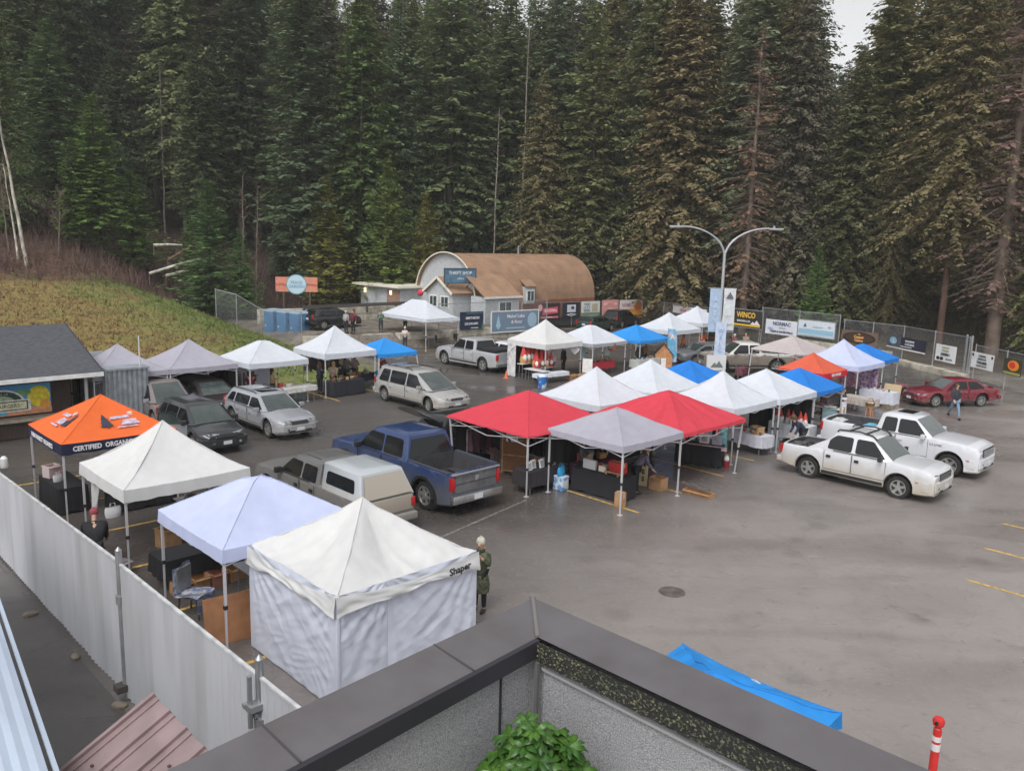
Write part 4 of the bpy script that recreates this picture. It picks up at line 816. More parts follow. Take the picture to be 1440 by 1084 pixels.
# loose draped valance with folds over the walls
def drape(t, p0, p1, zt, seed, dmax=.42):
    (x0, y0), (x1, y1) = p0, p1; d = Vector((x1-x0, y1-y0, 0)); nrm = Vector((d.y, -d.x, 0)).normalized()
    def f(a, b2):
        drop = .10+dmax*.5*(1-math.sin(math.pi*a)**.7)+.10*noise.noise(Vector((a*4, seed, 0)))+.06
        z = zt - .13*math.sin(math.pi*a) - drop*(1-b2)*1.0 + .02
        w2 = .045+.05*(1-b2)*b2*0+.045*(1-b2)+.04*noise.noise(Vector((a*9, b2*3+a*4, seed)))*(1-b2*.5)+.03
        return Vector((x0, y0, z))+d*a+nrm*w2
    return MB().grid(f, 60, 8).build('valance_drape', TWW, t, ang=50)
drape(t_w4, (-h, h), (-h, -h-.07), 2.10, 1); dr = drape(t_w4, (-h-.07, -h), (h, -h), 2.10, 2)
lettering('Shaper', .19, mat('ink_black', (.02, .02, .03), .6), t_w4, (1.02, -1.70, 1.93), rot=(R(90), R(-4), 0), bold=.006)
ORG = mat('ink_white', (.72, .72, .75), .6)
lettering('CERTIFIED  ORGANIC  ●  CERTIFIED', .185, ORG, t_or, (.02, -1.615, 2.16), bold=.006, sx=.86)
lettering('FARM MARKET ORGANICS', .185, ORG, t_or, (-1.615, 0, 2.16), rot=(R(90), 0, R(-90)), bold=.006, sx=.9)
# emblems printed on the orange roof
PUR = mat('print_lilac', (.50, .42, .52), .7, noise_amt=.4, nscale=9); TREEI = mat('print_dark', (.03, .035, .06), .7)
def on_roof(t, side, polys, mt, eave=2.32, peak=3.28, hw=1.55, lift=.022):
    """polys in (across, up-slope) metres on one roof face"""
    mb = MB(); sl = math.atan2(peak-eave, hw)
    for pl in polys:
        P = []
        for a, b2 in pl:
            d = -hw+b2*math.cos(sl); z = eave + b2*math.sin(sl)*(.93)+lift - .055*math.sin(math.pi*min(1, b2/1.8))
            P.append((a, d, z) if side == 'front' else (d, -a, z))
        mb.poly(P)
    return mb.build('emblem', mt, t, ang=0)
def fir_shape(x, y, s): return [[(x-.05*s, y), (x+.05*s, y), (x+.05*s, y+.1*s), (x-.05*s, y+.1*s)]] + [[(x-w2*s, y+z*s), (x+w2*s, y+z*s), (x, y+(z+.38)*s)] for w2, z in ((.26, .08), (.20, .28), (.14, .48))]
for sd_ in ('front', 'side'):
    on_roof(t_or, sd_, fir_shape(-.22 if sd_ == 'front' else .30, .42, .72), TREEI, lift=.05)
    px = .25 if sd_ == 'front' else -.28
    on_roof(t_or, sd_, [[(px-.32, .78), (px+.22, .80), (px+.2, .92), (px-.3, .90)], [(px-.1, .48), (px+.42, .48), (px+.36, .72), (px+.02, .74)], [(px+.30+.10*math.cos(R(a)), .98+.09*math.sin(R(a))) for a in range(0, 360, 30)], [(px-.25, .36), (px+.35, .36), (px+.3, .42), (px-.2, .42)]], PUR, lift=.042)
    on_roof(t_or, sd_, [[(px+.30+.05*math.cos(R(a)), .98+.045*math.sin(R(a))) for a in range(0, 360, 30)]], mat('print_sun', (.8, .6, .3), .7), lift=.06)
# centre block
t_r1 = canopy_tent(19.75, 19.35, 3.9, 2.02, 2.98, TRD, 'plain red tent at the near left corner of the middle block', ROW, .05, .0, slant=-.12, seed=5, wr=.012, sag=.02, vmat=TRD)
t_gr = canopy_tent(20.35, 16.0, 3.05, 2.12, 2.86, TGR, 'light grey tent between the two red tents', ROW, .20, .0, seed=6, wr=.035, sag=.05)
t_r2 = canopy_tent(23.95, 16.55, 3.9, 2.0, 2.95, TRD, 'creased red tent to the right of the light grey tent', ROW, .12, .0, slant=-.12, seed=7, wr=.05, sag=.03, vmat=TRD)
canopy_tent(24.5, 20.35, 3.1, 2.12, 3.25, TWH, 'white peaked tent directly behind the plain red tent', ROW, .25, .42, seed=8)
canopy_tent(28.3, 20.55, 3.15, 2.12, 3.2, TWH, 'white tent in the middle of the block, above the creased red tent', ROW, .25, .18, seed=9)
canopy_tent(28.1, 16.95, 3.05, 2.12, 3.22, TWH, 'white tent with a narrow tip right behind the creased red tent', ROW, .25, .5, seed=10)
t_wd = canopy_tent(31.2, 16.8, 3.05, 2.12, 3.02, TWH, 'white tent with black side curtains beside the white pickups', ROW, .22, .05, seed=11)
canopy_tent(32.2, 21.2, 2.95, 1.95, 2.75, TBL, 'blue tent deep in the block left of the lamp foot', ROW, .18, .0, seed=12, wr=.03)
canopy_tent(34.5, 17.0, 2.9, 1.98, 2.75, TBL, 'blue tent touching the small coral tent', ROW, .18, .0, seed=13)
t_co = canopy_tent(39.4, 18.75, 2.5, 2.05, 2.85, TOD, 'small coral tent with a red lettered edge', ROW, .30, .25, seed=14, vmat=TRV)
word(t_co, 'RED HOUSE', 0, 1.9, .19, WH, y=-1.28); lettering('MARKET', .19, MATS['ink_0.75_0.76_0.78'], t_co, (-1.28, 0, 1.9), rot=(R(90), 0, R(-90)))
canopy_tent(42.9, 18.8, 3.2, 2.15, 3.3, TBW, 'white peaked tent at the right end of the market, over purple goods', ROW, .25, .42, seed=15)
canopy_tent(46.8, 19.4, 3.0, 2.0, 2.75, TBL, 'blue tent farthest right, behind the white end tent', ROW, .22, .0, seed=16)
canopy_tent(45.9, 23.2, 3.4, 2.05, 2.85, TPK, 'dusty pink tent in front of the tan pickup', ROW, .05, .0, seed=17, slant=.1)
# far row
t_e = canopy_tent(35.5, 33.55, 3.15, 2.2, 3.42, TWW, 'white tent with a festive display right of the silver pickup', ROW, .30, .3, seed=18, wr=.03)
canopy_tent(39.0, 33.0, 3.2, 2.05, 2.95, TWH, 'white tent with grey edge between the festive tent and a blue tent', ROW, .22, .0, top=.1, seed=19, vmat=TLG)
canopy_tent(43.1, 32.6, 3.1, 2.0, 2.8, TBB, 'blue tent in the far row between white tents', ROW, .18, .0, seed=20)
canopy_tent(49.4, 34.5, 3.3, 2.1, 3.2, TWH, 'white peaked tent at the back, left of the orange tractor stall', ROW, .28, .4, seed=21)
canopy_tent(54.3, 35.4, 3.3, 2.3, 3.4, TWH, 'white peaked tent farthest back, left of the lamp banners', ROW, .28, .35, seed=22)
# left row
canopy_tent(12.35, 36.8, 3.05, 2.15, 3.2, TGR, 'leftmost grey tent beside the steel container', ROW, .22, .3, seed=23)
canopy_tent(15.45, 36.8, 3.1, 2.15, 3.2, TGR, 'second grey tent, over the dark parked car', ROW, .22, .3, seed=24)
canopy_tent(19.0, 36.6, 3.05, 2.1, 2.92, TWH, 'white flat topped tent between the grey tent and the tall peaked tent', ROW, .25, .05, top=.12, seed=25)
canopy_tent(23.15, 36.9, 3.05, 2.2, 3.4, TWH, 'white tall peaked tent left of the small blue tent', ROW, .28, .38, seed=26, slant=.0)
canopy_tent(26.05, 36.55, 2.5, 1.95, 2.6, TBB, 'small blue tent with slanted legs behind the silver minivan', ROW, .20, .0, seed=27, slant=.18, wr=.01)
canopy_tent(38.0, 50.2-1.2, 3.1, 2.3, 3.45, TWH, 'long white tent with a short ridge in front of the hut', ROW, .22, .25, ridge=.9, sv=5.8, seed=28)
# blue canopy at the foot of our building
canopy_tent(8.75, 5.15, 2.45, 2.1, 2.62, TBB, 'blue tent just outside the parapet at the bottom', ROW, .20, .35, seed=29, wr=.05, sag=.13)
# black mesh curtains of the right tents
BM = mat('curtain_black', (.012, .012, .013), .9)
for (u0, v0), (u1, v1), lb in (((29.75, 18.25), (31.4, 18.25), 'black side curtain at the back of the white tent by the pickups'), ((32.7, 18.3), (32.7, 15.4), 'black side curtain between the white tent and the blue tent')):
    a = W(u0, v0); d = W(u1, v1)-a; t = empty('side_curtain', (a.x, a.y, 0), math.atan2(d.y, d.x), lb, 'curtain'); Lc = d.length
    MB().grid(lambda s, q: (s*Lc, .03*math.sin(s*40)+.02*math.sin(s*17), .05+q*2.0), 60, 3).build('cloth', BM, t, ang=60); MB().bar((0, 0, 2.04), (Lc, 0, 2.04), .025).build('rod', LEGM, t)
for (u0, v0), (u1, v1), lb in (((11.0, 38.2), (13.8, 38.2), 'dark back curtain of the leftmost grey tent'), ((14, 38.25), (16.9, 38.25), 'dark back curtain of the second grey tent'), ((18.2, 21.3), (21.6, 21.3), 'black back curtain inside the plain red tent'), ((18.9, 17.7), (21.9, 17.7), 'black back curtain inside the light grey tent'), ((22.3, 18.4), (25.8, 18.4), 'black back curtain inside the creased red tent'), ((21.75, 21.2), (21.75, 17.6), 'black side curtain between the two red tents'), ((34.1, 35.05), (37.0, 35.05), 'grey black patterned backdrop of the festive stall'), ((38.0, 18.9), (38.0, 20.2), 'dark side curtain of the small coral tent'), ((16.95, 38.2), (16.95, 35.4), 'dark side curtain at the right of the second grey tent')):
    a = W(u0, v0); d = W(u1, v1)-a; t = empty('side_curtain', (a.x, a.y, 0), math.atan2(d.y, d.x), lb, 'curtain'); Lc = d.length
    MB().grid(lambda s, q: (s*Lc, .03*math.sin(s*40)+.02*math.sin(s*17), .05+q*1.95), 60, 3).build('cloth', BM, t, ang=60); MB().bar((0, 0, 2.0), (Lc, 0, 2.0), .025).build('rod', LEGM, t)
wall_panel(t_e, (-1.55, 1.55), (-1.55, .85), .03, 2.0, 8, mt=TWW, nx=20, nz=16, amp=.12)
wall_panel(t_e, (1.55, 1.55), (-1.55, 1.55), .03, 2.0, 9, mt=TLG, nx=30, nz=10, amp=.05)
# ================================================================= vehicles (x forward, y left, z up; origin on the ground under the middle)
TYRE = mat('tyre', (.022, .021, .020), .8, noise_amt=.4, nscale=9); RIMA = mat('alloy', (.48, .48, .47), .35, .7, noise_amt=.15); HUBD = mat('wheel_dark', (.03, .03, .03), .6); TYRED = mat('tyre_dusty', (.075, .070, .062), .9, noise_amt=.4, nscale=9)
HLAMP = mat('headlight_lens', (.42, .44, .46), .10, spec=.9, col2=(.07, .075, .08), nscale=9, contrast=(.45, .6)); TLAMP = mat('taillight_lens', (.42, .012, .015), .15, spec=.7); PLATE = mat('plate', (.60, .62, .66), .5); CHROME = mat('chrome', (.62, .62, .63), .18, .9, noise_amt=.25); BLKT = mat('black_trim', (.02, .02, .021), .55); WGL = mat('windscreen', (.035, .05, .048), .06, spec=.9, col2=(.075, .09, .09), nscale=1.3, coat=.5); SGL = mat('side_glass', (.010, .012, .014), .07, spec=.45); BEDL = mat('bed_liner', (.045, .045, .05), .7, noise_amt=.3)
WCACHE = {}
def wheel_mesh(r, w2, style, dusty):
    k = (r, w2, style, dusty)
    if k in WCACHE: return WCACHE[k]
    ri = r*.66; h = w2/2
    ty = MB().lathe([(ri, -h*.9), (r*.93, -h), (r, -h*.7), (r, h*.7), (r*.93, h), (ri, h*.9)], n=30, axis='Y', cap=False)
    tm_ = ty.mesh('wheel', [TYRED if dusty else TYRE])
    rm = MB(); rm.lathe([(.001, h*.35), (ri*1.02, h*.35), (ri*1.02, h*.3)], n=24, axis='Y', mi=1, cap=False); rm.lathe([(ri*.90, h*.36), (ri*.92, h*.93), (ri*1.04, h*.93), (ri*1.04, h*.5)], n=30, axis='Y', mi=0, cap=False)
    rm.lathe([(.001, h*.9), (ri*.26, h*.86), (ri*.28, h*.4)], n=14, axis='Y', mi=0)
    ns = {'five': 5, 'multi': 8, 'six': 6}[style]; sw = {'five': .34, 'multi': .17, 'six': .30}[style]
    for i in range(ns):
        a = 2*math.pi*i/ns; c = Vector((math.cos(a), 0, math.sin(a))); s_ = Vector((-math.sin(a), 0, math.cos(a)))
        P = [c*ri*.15+s_*ri*sw*.55, c*ri*.95+s_*ri*sw*.5, c*ri*.95-s_*ri*sw*.5, c*ri*.15-s_*ri*sw*.55]
        q = rm.pts([p+Vector((0, h*.80, 0)) for p in P]+[p+Vector((0, h*.45, 0)) for p in P]); rm.face([q, q+1, q+2, q+3], 0)
        for j in range(4): rm.face([q+j, q+4+j, q+4+(j+1) % 4, q+(j+1) % 4], 0)
    r2 = rm.mesh('rim', [RIMA if not dusty else mat('alloy_dusty', (.30, .29, .27), .6, .3), HUBD]); WCACHE[k] = (tm_, r2); return WCACHE[k]
def add_wheel(root, x, y, r, w2, style, dusty, steer=0):
    tm_, rm_ = wheel_mesh(r, w2, style, dusty); o = bpy.data.objects.new('wheel', tm_); COL.objects.link(o); o.parent = root; o.location = (x, y, r); o.rotation_euler.z = (0 if y > 0 else math.pi)+steer
    q = bpy.data.objects.new('rim', rm_); COL.objects.link(q); q.parent = o; o.rotation_euler.y = rnd.random()*2
def interp(tab, x):
    if x <= tab[0][0]: return tab[0][1]
    for (x0, y0), (x1, y1) in zip(tab, tab[1:]):
        if x <= x1: t = (x-x0)/(x1-x0) if x1 > x0 else 1; return y0+(y1-y0)*t
    return tab[-1][1]
def body_shell(root, P, mt):
    L, Wd = P['L'], P['W']; xf, xr = L/2, -L/2; ax = [(P['xf'], P['ar']), (P['xr'], P['ar'])]; r = P['r']; sill = P['sill']
    xs = set(); n = 46
    for i in range(n+1): xs.add(round(xr+L*i/n, 4))
    for xc, ar in ax:
        for i in range(15): xs.add(round(xc-ar*math.cos(math.pi*i/14), 4))
        xs.add(round(xc-ar-.002, 4)); xs.add(round(xc+ar+.002, 4))
    bed = P.get('bed')
    if bed: [xs.update((round(q-.0005, 4), round(q+.0005, 4))) for q in bed[:2]]
    for q, _ in P['top']: xs.add(round(q, 4))
    xs = sorted(xs); mb = MB(); rings = []
    for x in xs:
        zt = interp(P['top'], x); zb = interp(P['bot'], x)
        e = 0
        for xc, ar in ax:
            if abs(x-xc) < ar: zb = max(zb, r + math.sqrt(ar*ar-(x-xc)**2)*1.0); e = 1
        dn = (xf-x); dr_ = (x-xr); w2 = Wd/2
        w2 -= P.get('nose', .11)*max(0, 1-dn/.45)**2 + P.get('tail', .08)*max(0, 1-dr_/.45)**2
        flare = 0
        for xc, ar in ax:
            q = abs(x-xc)/ar; flare = max(flare, .03*max(0, 1-max(0, q-.9)/.25) if q > .9 else .03)
        h = zt-zb; cr = P.get('crown', .05)
        inbed = bed and bed[0]+.0004 <= x <= bed[1]-.0004
        pts = [(w2-.04, zb), (w2+flare*.8, zb+.03+.02*h), (w2+.0+flare*.4, zb+h*.35), (w2+.005, zb+h*.62), (w2-.02, zt-.10*min(1, h)), (w2-.045, zt-.02)]
        if inbed: pts += [(w2-.06, zt), (w2-.13, zt), (w2-.14, zt-.04), (w2-.15, bed[2]), (.3, bed[2]), (0, bed[2])]
        else: pts += [(w2-.08, zt), (w2-.20, zt+cr*.35), (w2-.35, zt+cr*.65), (w2*.45, zt+cr*.9), (w2*.22, zt+cr), (0, zt+cr)]
        rings.append(mb.pts([(x, y, z) for y, z in pts]+[(x, -y, z) for y, z in pts[-2::-1]]))
    m = len(mb.v)//len(xs)
    for i in range(len(rings)-1):
        for k in range(m-1):
            xm = (xs[i]+xs[i+1])/2
            mi = 1 if (bed and bed[0] < xm < bed[1] and 7 <= k <= m-9) or (bed and 8 <= k <= m-10 and abs(xs[i]-xs[i+1]) < .002 and (abs(xs[i]-bed[0]) < .002 or abs(xs[i]-bed[1]) < .002)) else 0
            mb.face([rings[i]+k, rings[i]+k+1, rings[i+1]+k+1, rings[i+1]+k], mi)
    mb.face([rings[0]+k for k in range(m)][::-1], 0); mb.face([rings[-1]+k for k in range(m)], 0)
    return mb.build('body', [mt, BEDL], root, ang=32)
def cabin(root, c, mt, panes, roofmat=None, glass=None, back='glass', name='cabin'):
    """c: xb0 rear base, xt0 rear top, xt1 front top, xb1 front base, zb, zt, wb, wt"""
    xb0, xt0, xt1, xb1, zb, zt, wb, wt = c
    mb = MB(); nx, nz = 1, 1
    bot = [(xb0, wb-.03), (xb0+.10, wb), (xb1-.25, wb), (xb1, wb-.14)]; top = [(xt0, wt-.06), (xt0+.10, wt), (xt1-.10, wt), (xt1, wt-.07)]
    def ring(pl, z): return mb.pts([(x, y, z) for x, y in pl]+[(x, -y, z) for x, y in pl[::-1]])
    r0 = ring(bot, zb); r1 = ring(top, zt-.05)
    top2 = [(xt0+.10, wt-.16), (xt0+.22, wt-.12), (xt1-.22, wt-.12), (xt1-.13, wt-.17)]; r2 = ring(top2, zt)
    top3 = [(xt0+.3, .25), (xt0+.4, .3), (xt1-.4, .3), (xt1-.3, .25)]; r3 = ring(top3, zt+.025)
    for a, b2 in ((r0, r1), (r1, r2), (r2, r3)):
        for k in range(8): mb.face([a+k, a+(k+1) % 8, b2+(k+1) % 8, b2+k])
    mb.face([r3+k for k in range(8)]); cb = mb.build(name, mt, root, ang=38)
    H = zt-.05-zb
    def ys(z): return wb + (wt-wb)*(z-zb)/H
    for s in (1, -1):
        for pl in panes:
            P_ = [(x, z) for x, z in pl]; q = MB(); n = len(P_)
            cx = sum(p[0] for p in P_)/n; cz = sum(p[1] for p in P_)/n
            # rounded outline
            Q = []
            for i in range(n):
                a, b2, c2 = P_[i-1], P_[i], P_[(i+1) % n]
                for t in (0, .5, 1):
                    def lp(p, q2, d): 
                        l = math.hypot(q2[0]-p[0], q2[1]-p[1]); return (p[0]+(q2[0]-p[0])*min(.4, d/l), p[1]+(q2[1]-p[1])*min(.4, d/l))
                    s0, s1 = lp(b2, a, .07), lp(b2, c2, .07)
                    Q.append(((1-t)**2*s0[0]+2*t*(1-t)*b2[0]+t*t*s1[0], (1-t)**2*s0[1]+2*t*(1-t)*b2[1]+t*t*s1[1]))
            m2 = len(Q)
            b3 = q.pts([(x, s*(ys(z)+.010), z) for x, z in Q]+[(x, s*(ys(z)-.02), z) for x, z in Q]); q.face(range(b3, b3+m2))
            for i in range(m2): q.face([b3+i, b3+m2+i, b3+m2+(i+1) % m2, b3+(i+1) % m2])
            q.build('window', glass or SGL, root, ang=30)
    def slab(x0, x1, w0, w1, z0f, z1f, nm, m3):
        q = MB(); d = Vector((x1-x0, 0, H)); nr = Vector((H, 0, -(x1-x0))).normalized(); nr = nr if (nr.x > 0) == (x0 > 0 and nm == 'windscreen' or nm == 'windscreen') else -nr
        a = Vector((x0, 0, zb)); P_ = [a+d*z0f+Vector((0, w0-.06, 0)), a+d*z1f+Vector((0, w1-.06, 0)), a+d*z1f-Vector((0, w1-.06, 0)), a+d*z0f-Vector((0, w0-.06, 0))]
        b3 = q.pts([p+nr*.012 for p in P_]+[p-nr*.02 for p in P_]); q.face(range(b3, b3+4))
        for i in range(4): q.face([b3+i, b3+4+i, b3+4+(i+1) % 4, b3+(i+1) % 4])
        return q.build(nm, m3, root, ang=0)
    slab(xb1, xt1, wb-.14, wt-.07, .05, .93, 'windscreen', WGL)
    if back == 'glass': slab(xb0, xt0, wb-.05, wt-.08, .14, .88, 'rear_window', SGL)
    for s in (1, -1): MB().bar((xb1-.04, s*(wb-.2), zb+.02), (xb1+.02, -s*.1, zb+.015), .02).build('wiper', BLKT, root)
    return cb
def vehicle(name, kind, u, v, rz, label, cat, P, mt, group=None):
    t = thing(name, u, v, rz, label, cat, group, z=max(0, terrain_z(u, v)+.02) if v > 41 else 0); L, Wd, r = P['L'], P['W'], P['r']
    P.setdefault('ar', r+(.105 if P.get('bed') else .085)); P.setdefault('sill', .3)
    P.setdefault('bot', [(-L/2, .38), (-L/2+.5, .30), (L/2-.5, .26), (L/2, .30)])
    body_shell(t, P, mt)
    ch = MB().box(((P['xf']+P['xr'])/2, 0, .42), (L-.5, Wd-.56, .34)); ch.box((P['xf'], 0, .62), (P['ar']*2+.2, Wd-.60, .4)).box((P['xr'], 0, .62), (P['ar']*2+.2, Wd-.60, .3 if P.get('bed') else .4)); ch.build('chassis', HUBD, t)
    for x in (P['xf'], P['xr']):
        for s in (1, -1): add_wheel(t, x, s*(Wd/2-.14), r, P.get('tw', .24), P.get('rim', 'five'), P.get('dusty', 0), P.get('steer', 0) if x == P['xf'] else 0)
    for c in P.get('cab', []): cabin(t, c['c'], c.get('mat', mt), c['panes'], back=c.get('back', 'glass'), name=c.get('name', 'cabin'))
    zt = P['nz']; w2 = Wd/2
    # nose
    g = P.get('grille', (.55, .16)); GM = P.get('gmat', BLKT)
    gr_ = MB().box((L/2+.012, 0, zt-.02), (.05, g[0]*2, g[1])).build('grille', GM, t)
    for i in range(3): MB().box((L/2+.04, 0, zt-.02-g[1]*.3+i*g[1]*.3), (.02, g[0]*1.96, g[1]*.10)).build('grille_bar', P.get('barmat', CHROME), gr_)
    hl = P.get('hl', (.22, .17))
    for s in (1, -1):
        m2 = MB(); y0, y1 = w2-P.get('nose', .16)-.02, w2-P.get('nose', .16)-hl[0]*1.6
        m2.pts([]); q = [(L/2+.025, s*y1, zt-hl[1]*.45), (L/2-.02, s*(y0-.04), zt-hl[1]*.35), (L/2-.20, s*(y0+.075), zt-hl[1]*.15), (L/2-.24, s*(y0+.08), zt+hl[1]*.55), (L/2-.05, s*(y0-.05), zt+hl[1]*.50), (L/2-.0, s*y1, zt+hl[1]*.40)]
        b0 = m2.pts(q); m2.face([b0, b0+1, b0+4, b0+5]); m2.face([b0+1, b0+2, b0+3, b0+4]); q2 = m2.pts([(x-.12, y*.93, z) for x, y, z in q])
        for i in range(6): m2.face([b0+i, q2+i, q2+(i+1) % 6, b0+(i+1) % 6])
        m2.build('headlight', HLAMP, t, ang=20)
    bm_ = P.get('bumper', mt); bz = P.get('bz', .50)
    m2 = MB(); n = 14; bw = P.get('bh', .22); pr = [(L/2-.30, w2+.005), (L/2-.12, w2-.04), (L/2+.03, w2-.22), (L/2+.07, w2-.45), (L/2+.09, 0)]; pr = pr + [(x, -y) for x, y in pr[-2::-1]]
    for i in range(len(pr)-1):
        (xa, ya), (xb_, yb_) = pr[i], pr[i+1]; m2.poly([(xa, ya, bz-bw/2), (xb_, yb_, bz-bw/2), (xb_, yb_, bz+bw/2), (xa, ya, bz+bw/2)]); m2.poly([(xa, ya, bz+bw/2), (xb_, yb_, bz+bw/2), (xb_-.12, yb_*.9, bz+bw/2+.04), (xa-.08, ya*.97, bz+bw/2+.04)])
        m2.poly([(xa, ya, bz-bw/2), (xb_, yb_, bz-bw/2), (xb_-.10, yb_*.95, bz-bw/2-.12), (xa-.06, ya*.97, bz-bw/2-.12)])
    m2.build('front_bumper', bm_, t, ang=30); MB().box((L/2+.10, 0, bz-.02), (.015, .32, .13)).build('licence_plate', PLATE, t)
    m3 = MB().box((L/2+.06, 0, bz-bw/2-.0), (.04, Wd*.55, .09)); m3.build('air_intake', BLKT, t)
    for s in (1, -1): MB().box((L/2+.045, s*(w2-.42), bz-.03), (.05, .12, .08)).build('fog_lamp', HLAMP, t)
    # tail
    rbm = P.get('rbumper', bm_); rz0 = P.get('rbz', .50)
    MB().box((-L/2-.06, 0, rz0), (.17, Wd-.10, P.get('rbh', .20))).build('rear_bumper', rbm, t, bevel=.03)
    tz0, tz1 = P.get('tl', (.72, 1.05))
    for s in (1, -1): MB().box((-L/2+.02, s*(w2-P.get('tail', .08)-.05), (tz0+tz1)/2), (.12, .15, tz1-tz0)).build('taillight', TLAMP, t, bevel=.02)
    MB().box((-L/2-.155 if P.get('bed') else -L/2-.02, 0, rz0 if P.get('bed') else rz0+.28), (.012, .32, .15)).build('licence_plate', PLATE, t)
    # doors: shut lines, handles, mirrors, arches
    for x0, x1 in P.get('doors', []):
        for s in (1, -1):
            zb_ = P['sill']+.16; zt_ = interp(P['top'], (x0+x1)/2)-.02; y = w2+.006
            m2 = MB()
            for xx in (x0, x1): m2.box((xx, s*(y-.001), (zb_+zt_)/2), (.009, .012, zt_-zb_))
            m2.box(((x0+x1)/2, s*(y+.004), zb_), (x1-x0, .012, .010)); d = m2.build('door', BLKT, t)
            MB().box((x0+.16, s*(y+.015), zt_-.17), (.17, .04, .045) if P.get('handle', mt) is not BLKT else (.15, .04, .085)).build('handle', P.get('handle', mt), d, bevel=.01)
    for s in (1, -1):
        MB().box(((P['xf']+P['xr'])/2, s*(w2-.015), P['sill']+.035), (P['xf']-P['xr']-2*P['ar']-.04, .05, .10)).build('sill_trim', BLKT, t)
        for c in P.get('cab', [])[:1]:
            q_ = c['c']; MB().bar((q_[0]+.45, s*(q_[6]+.012), q_[4]+.045), (q_[3]-.30, s*(q_[6]+.012), q_[4]+.045), .018, .022).build('belt_trim', BLKT, t)
        yb_ = w2-.02; MB().box((P['xf']+P['ar']+.10, s*(w2+.012), P['bz']+.12 if 'bz' in P else .6), (.10, .012, .03)).build('side_marker', mat('amber', (.5, .16, .02), .3), t)
    mx, mz = P['mirror']
    for s in (1, -1):
        m2 = MB(); m2.box((mx, s*(w2+.10), mz), (.12, .22, .17)); m2.bar((mx, s*(w2-.06), mz-.05), (mx, s*(w2+.06), mz-.04), .05); m2.build('mirror', P.get('mirmat', BLKT), t, bevel=.03)
    if P.get('flare'):
        for xc in (P['xf'], P['xr']):
            for s in (1, -1):
                m2 = MB(); ra = P['ar']; 
                ring = [(math.cos(R(a)), math.sin(R(a))) for a in range(-12, 193, 12)]
                for (c0, s0), (c1, s1) in zip(ring, ring[1:]):
                    y0 = s*(w2+.045); y1 = s*(w2-.05); m2.poly([(xc+ra*c0, y0, r+ra*s0), (xc+ra*c1, y0, r+ra*s1), (xc+(ra+.09)*c1, y0, r+(ra+.09)*s1), (xc+(ra+.09)*c0, y0, r+(ra+.09)*s0)]); m2.poly([(xc+(ra+.09)*c0, y0, r+(ra+.09)*s0), (xc+(ra+.09)*c1, y0, r+(ra+.09)*s1), (xc+(ra+.1)*c1, y1, r+(ra+.1)*s1), (xc+(ra+.1)*c0, y1, r+(ra+.1)*s0)]); m2.poly([(xc+ra*c0, y0, r+ra*s0), (xc+ra*c1, y0, r+ra*s1), (xc+ra*c1, y1, r+ra*s1), (xc+ra*c0, y1, r+ra*s0)])
                m2.build('arch_flare', P['flare'], t, ang=40)
    return t
# --- white pickup with sloped bed sides (near right)
WPT = paint('white_muddy', (.58, .59, .62), (.40, .35, .27), dz=(.34, .98)); WP2 = paint('white_clean', (.60, .61, .65), (.5, .46, .4), dz=(.2, .6)); SLV = paint('silver', (.29, .30, .33), (.33, .32, .30), dz=(.2, .8)); SL2 = paint('silver_van', (.35, .345, .34), (.36, .33, .29), dz=(.2, .9)); BLU = paint('blue_dusty', (.010, .033, .120), (.078, .084, .10), dz=(.7, 1.40)); DKG = paint('dark_grey', (.028, .031, .036)); GRY = paint('grey_old', (.085, .085, .09), (.20, .19, .175), dz=(.3, 1.6), clean=.25); MAR = paint('maroon', (.16, .012, .025), (.2, .12, .1), dz=(.2, .5)); TAN = paint('tan_muddy', (.60, .58, .55), (.17, .135, .105), dz=(1.12, 1.22)); FSL = paint('silver_truck', (.36, .37, .39), (.35, .33, .30), dz=(.2, .7))
HEAD = -R(90)      # facing down the -v direction
P = dict(L=5.25, W=1.95, r=.37, xf=1.55, xr=-1.55, top=[(-2.62, .98), (-2.55, 1.07), (-1.45, 1.10), (-1.0, 1.16), (-.9, 1.14), (1.15, 1.15), (2.2, 1.09), (2.5, 1.01), (2.62, .88)], bed=(-2.50, -1.02, .72), nz=.88, sill=.34, cab=[dict(c=(-1.15, -.72, .50, 1.28, 1.13, 1.82, .94, .76), panes=[[(-.92, 1.20), (-.08, 1.20), (-.08, 1.69), (-.66, 1.69), (-.88, 1.5)], [(.04, 1.20), (1.06, 1.20), (.58, 1.69), (.04, 1.69)]])], doors=[(-1.0, -.04), (-.02, 1.1)], mirror=(.95, 1.22), handle=BLKT, dusty=0, rim='five', bz=.56, bh=.30, tl=(.72, 1.04), grille=(.48, .20), flare=None)
rl = vehicle('pickup_truck', 'r', 28.2, 11.25, HEAD, 'white mud splashed pickup with roof rails nearest the open asphalt', 'pickup truck', P, WPT, 'parked vehicles')
for s in (1, -1):
    m2 = MB(); m2.poly([(-1.65, s*.93, 1.09), (-.80, s*.90, 1.09), (-.62, s*.76, 1.70)]); m2.poly([(-1.65, s*.88, 1.09), (-.80, s*.85, 1.09), (-.62, s*.72, 1.70)]); m2.poly([(-1.65, s*.93, 1.09), (-.62, s*.76, 1.70), (-.62, s*.72, 1.70), (-1.65, s*.88, 1.09)]); m2.build('sail_panel', WPT, rl, ang=0)
    m2 = MB().tube([(-.75, s*.60, 1.78), (-.68, s*.60, 1.85), (0, s*.60, 1.90), (.45, s*.60, 1.84), (.62, s*.60, 1.72)], .028, 8).build('roof_rail', BLKT, rl)
for x in (-.35, .22): MB().box((x, 0, 1.87), (.06, 1.2, .03)).build('crossbar', BLKT, rl)
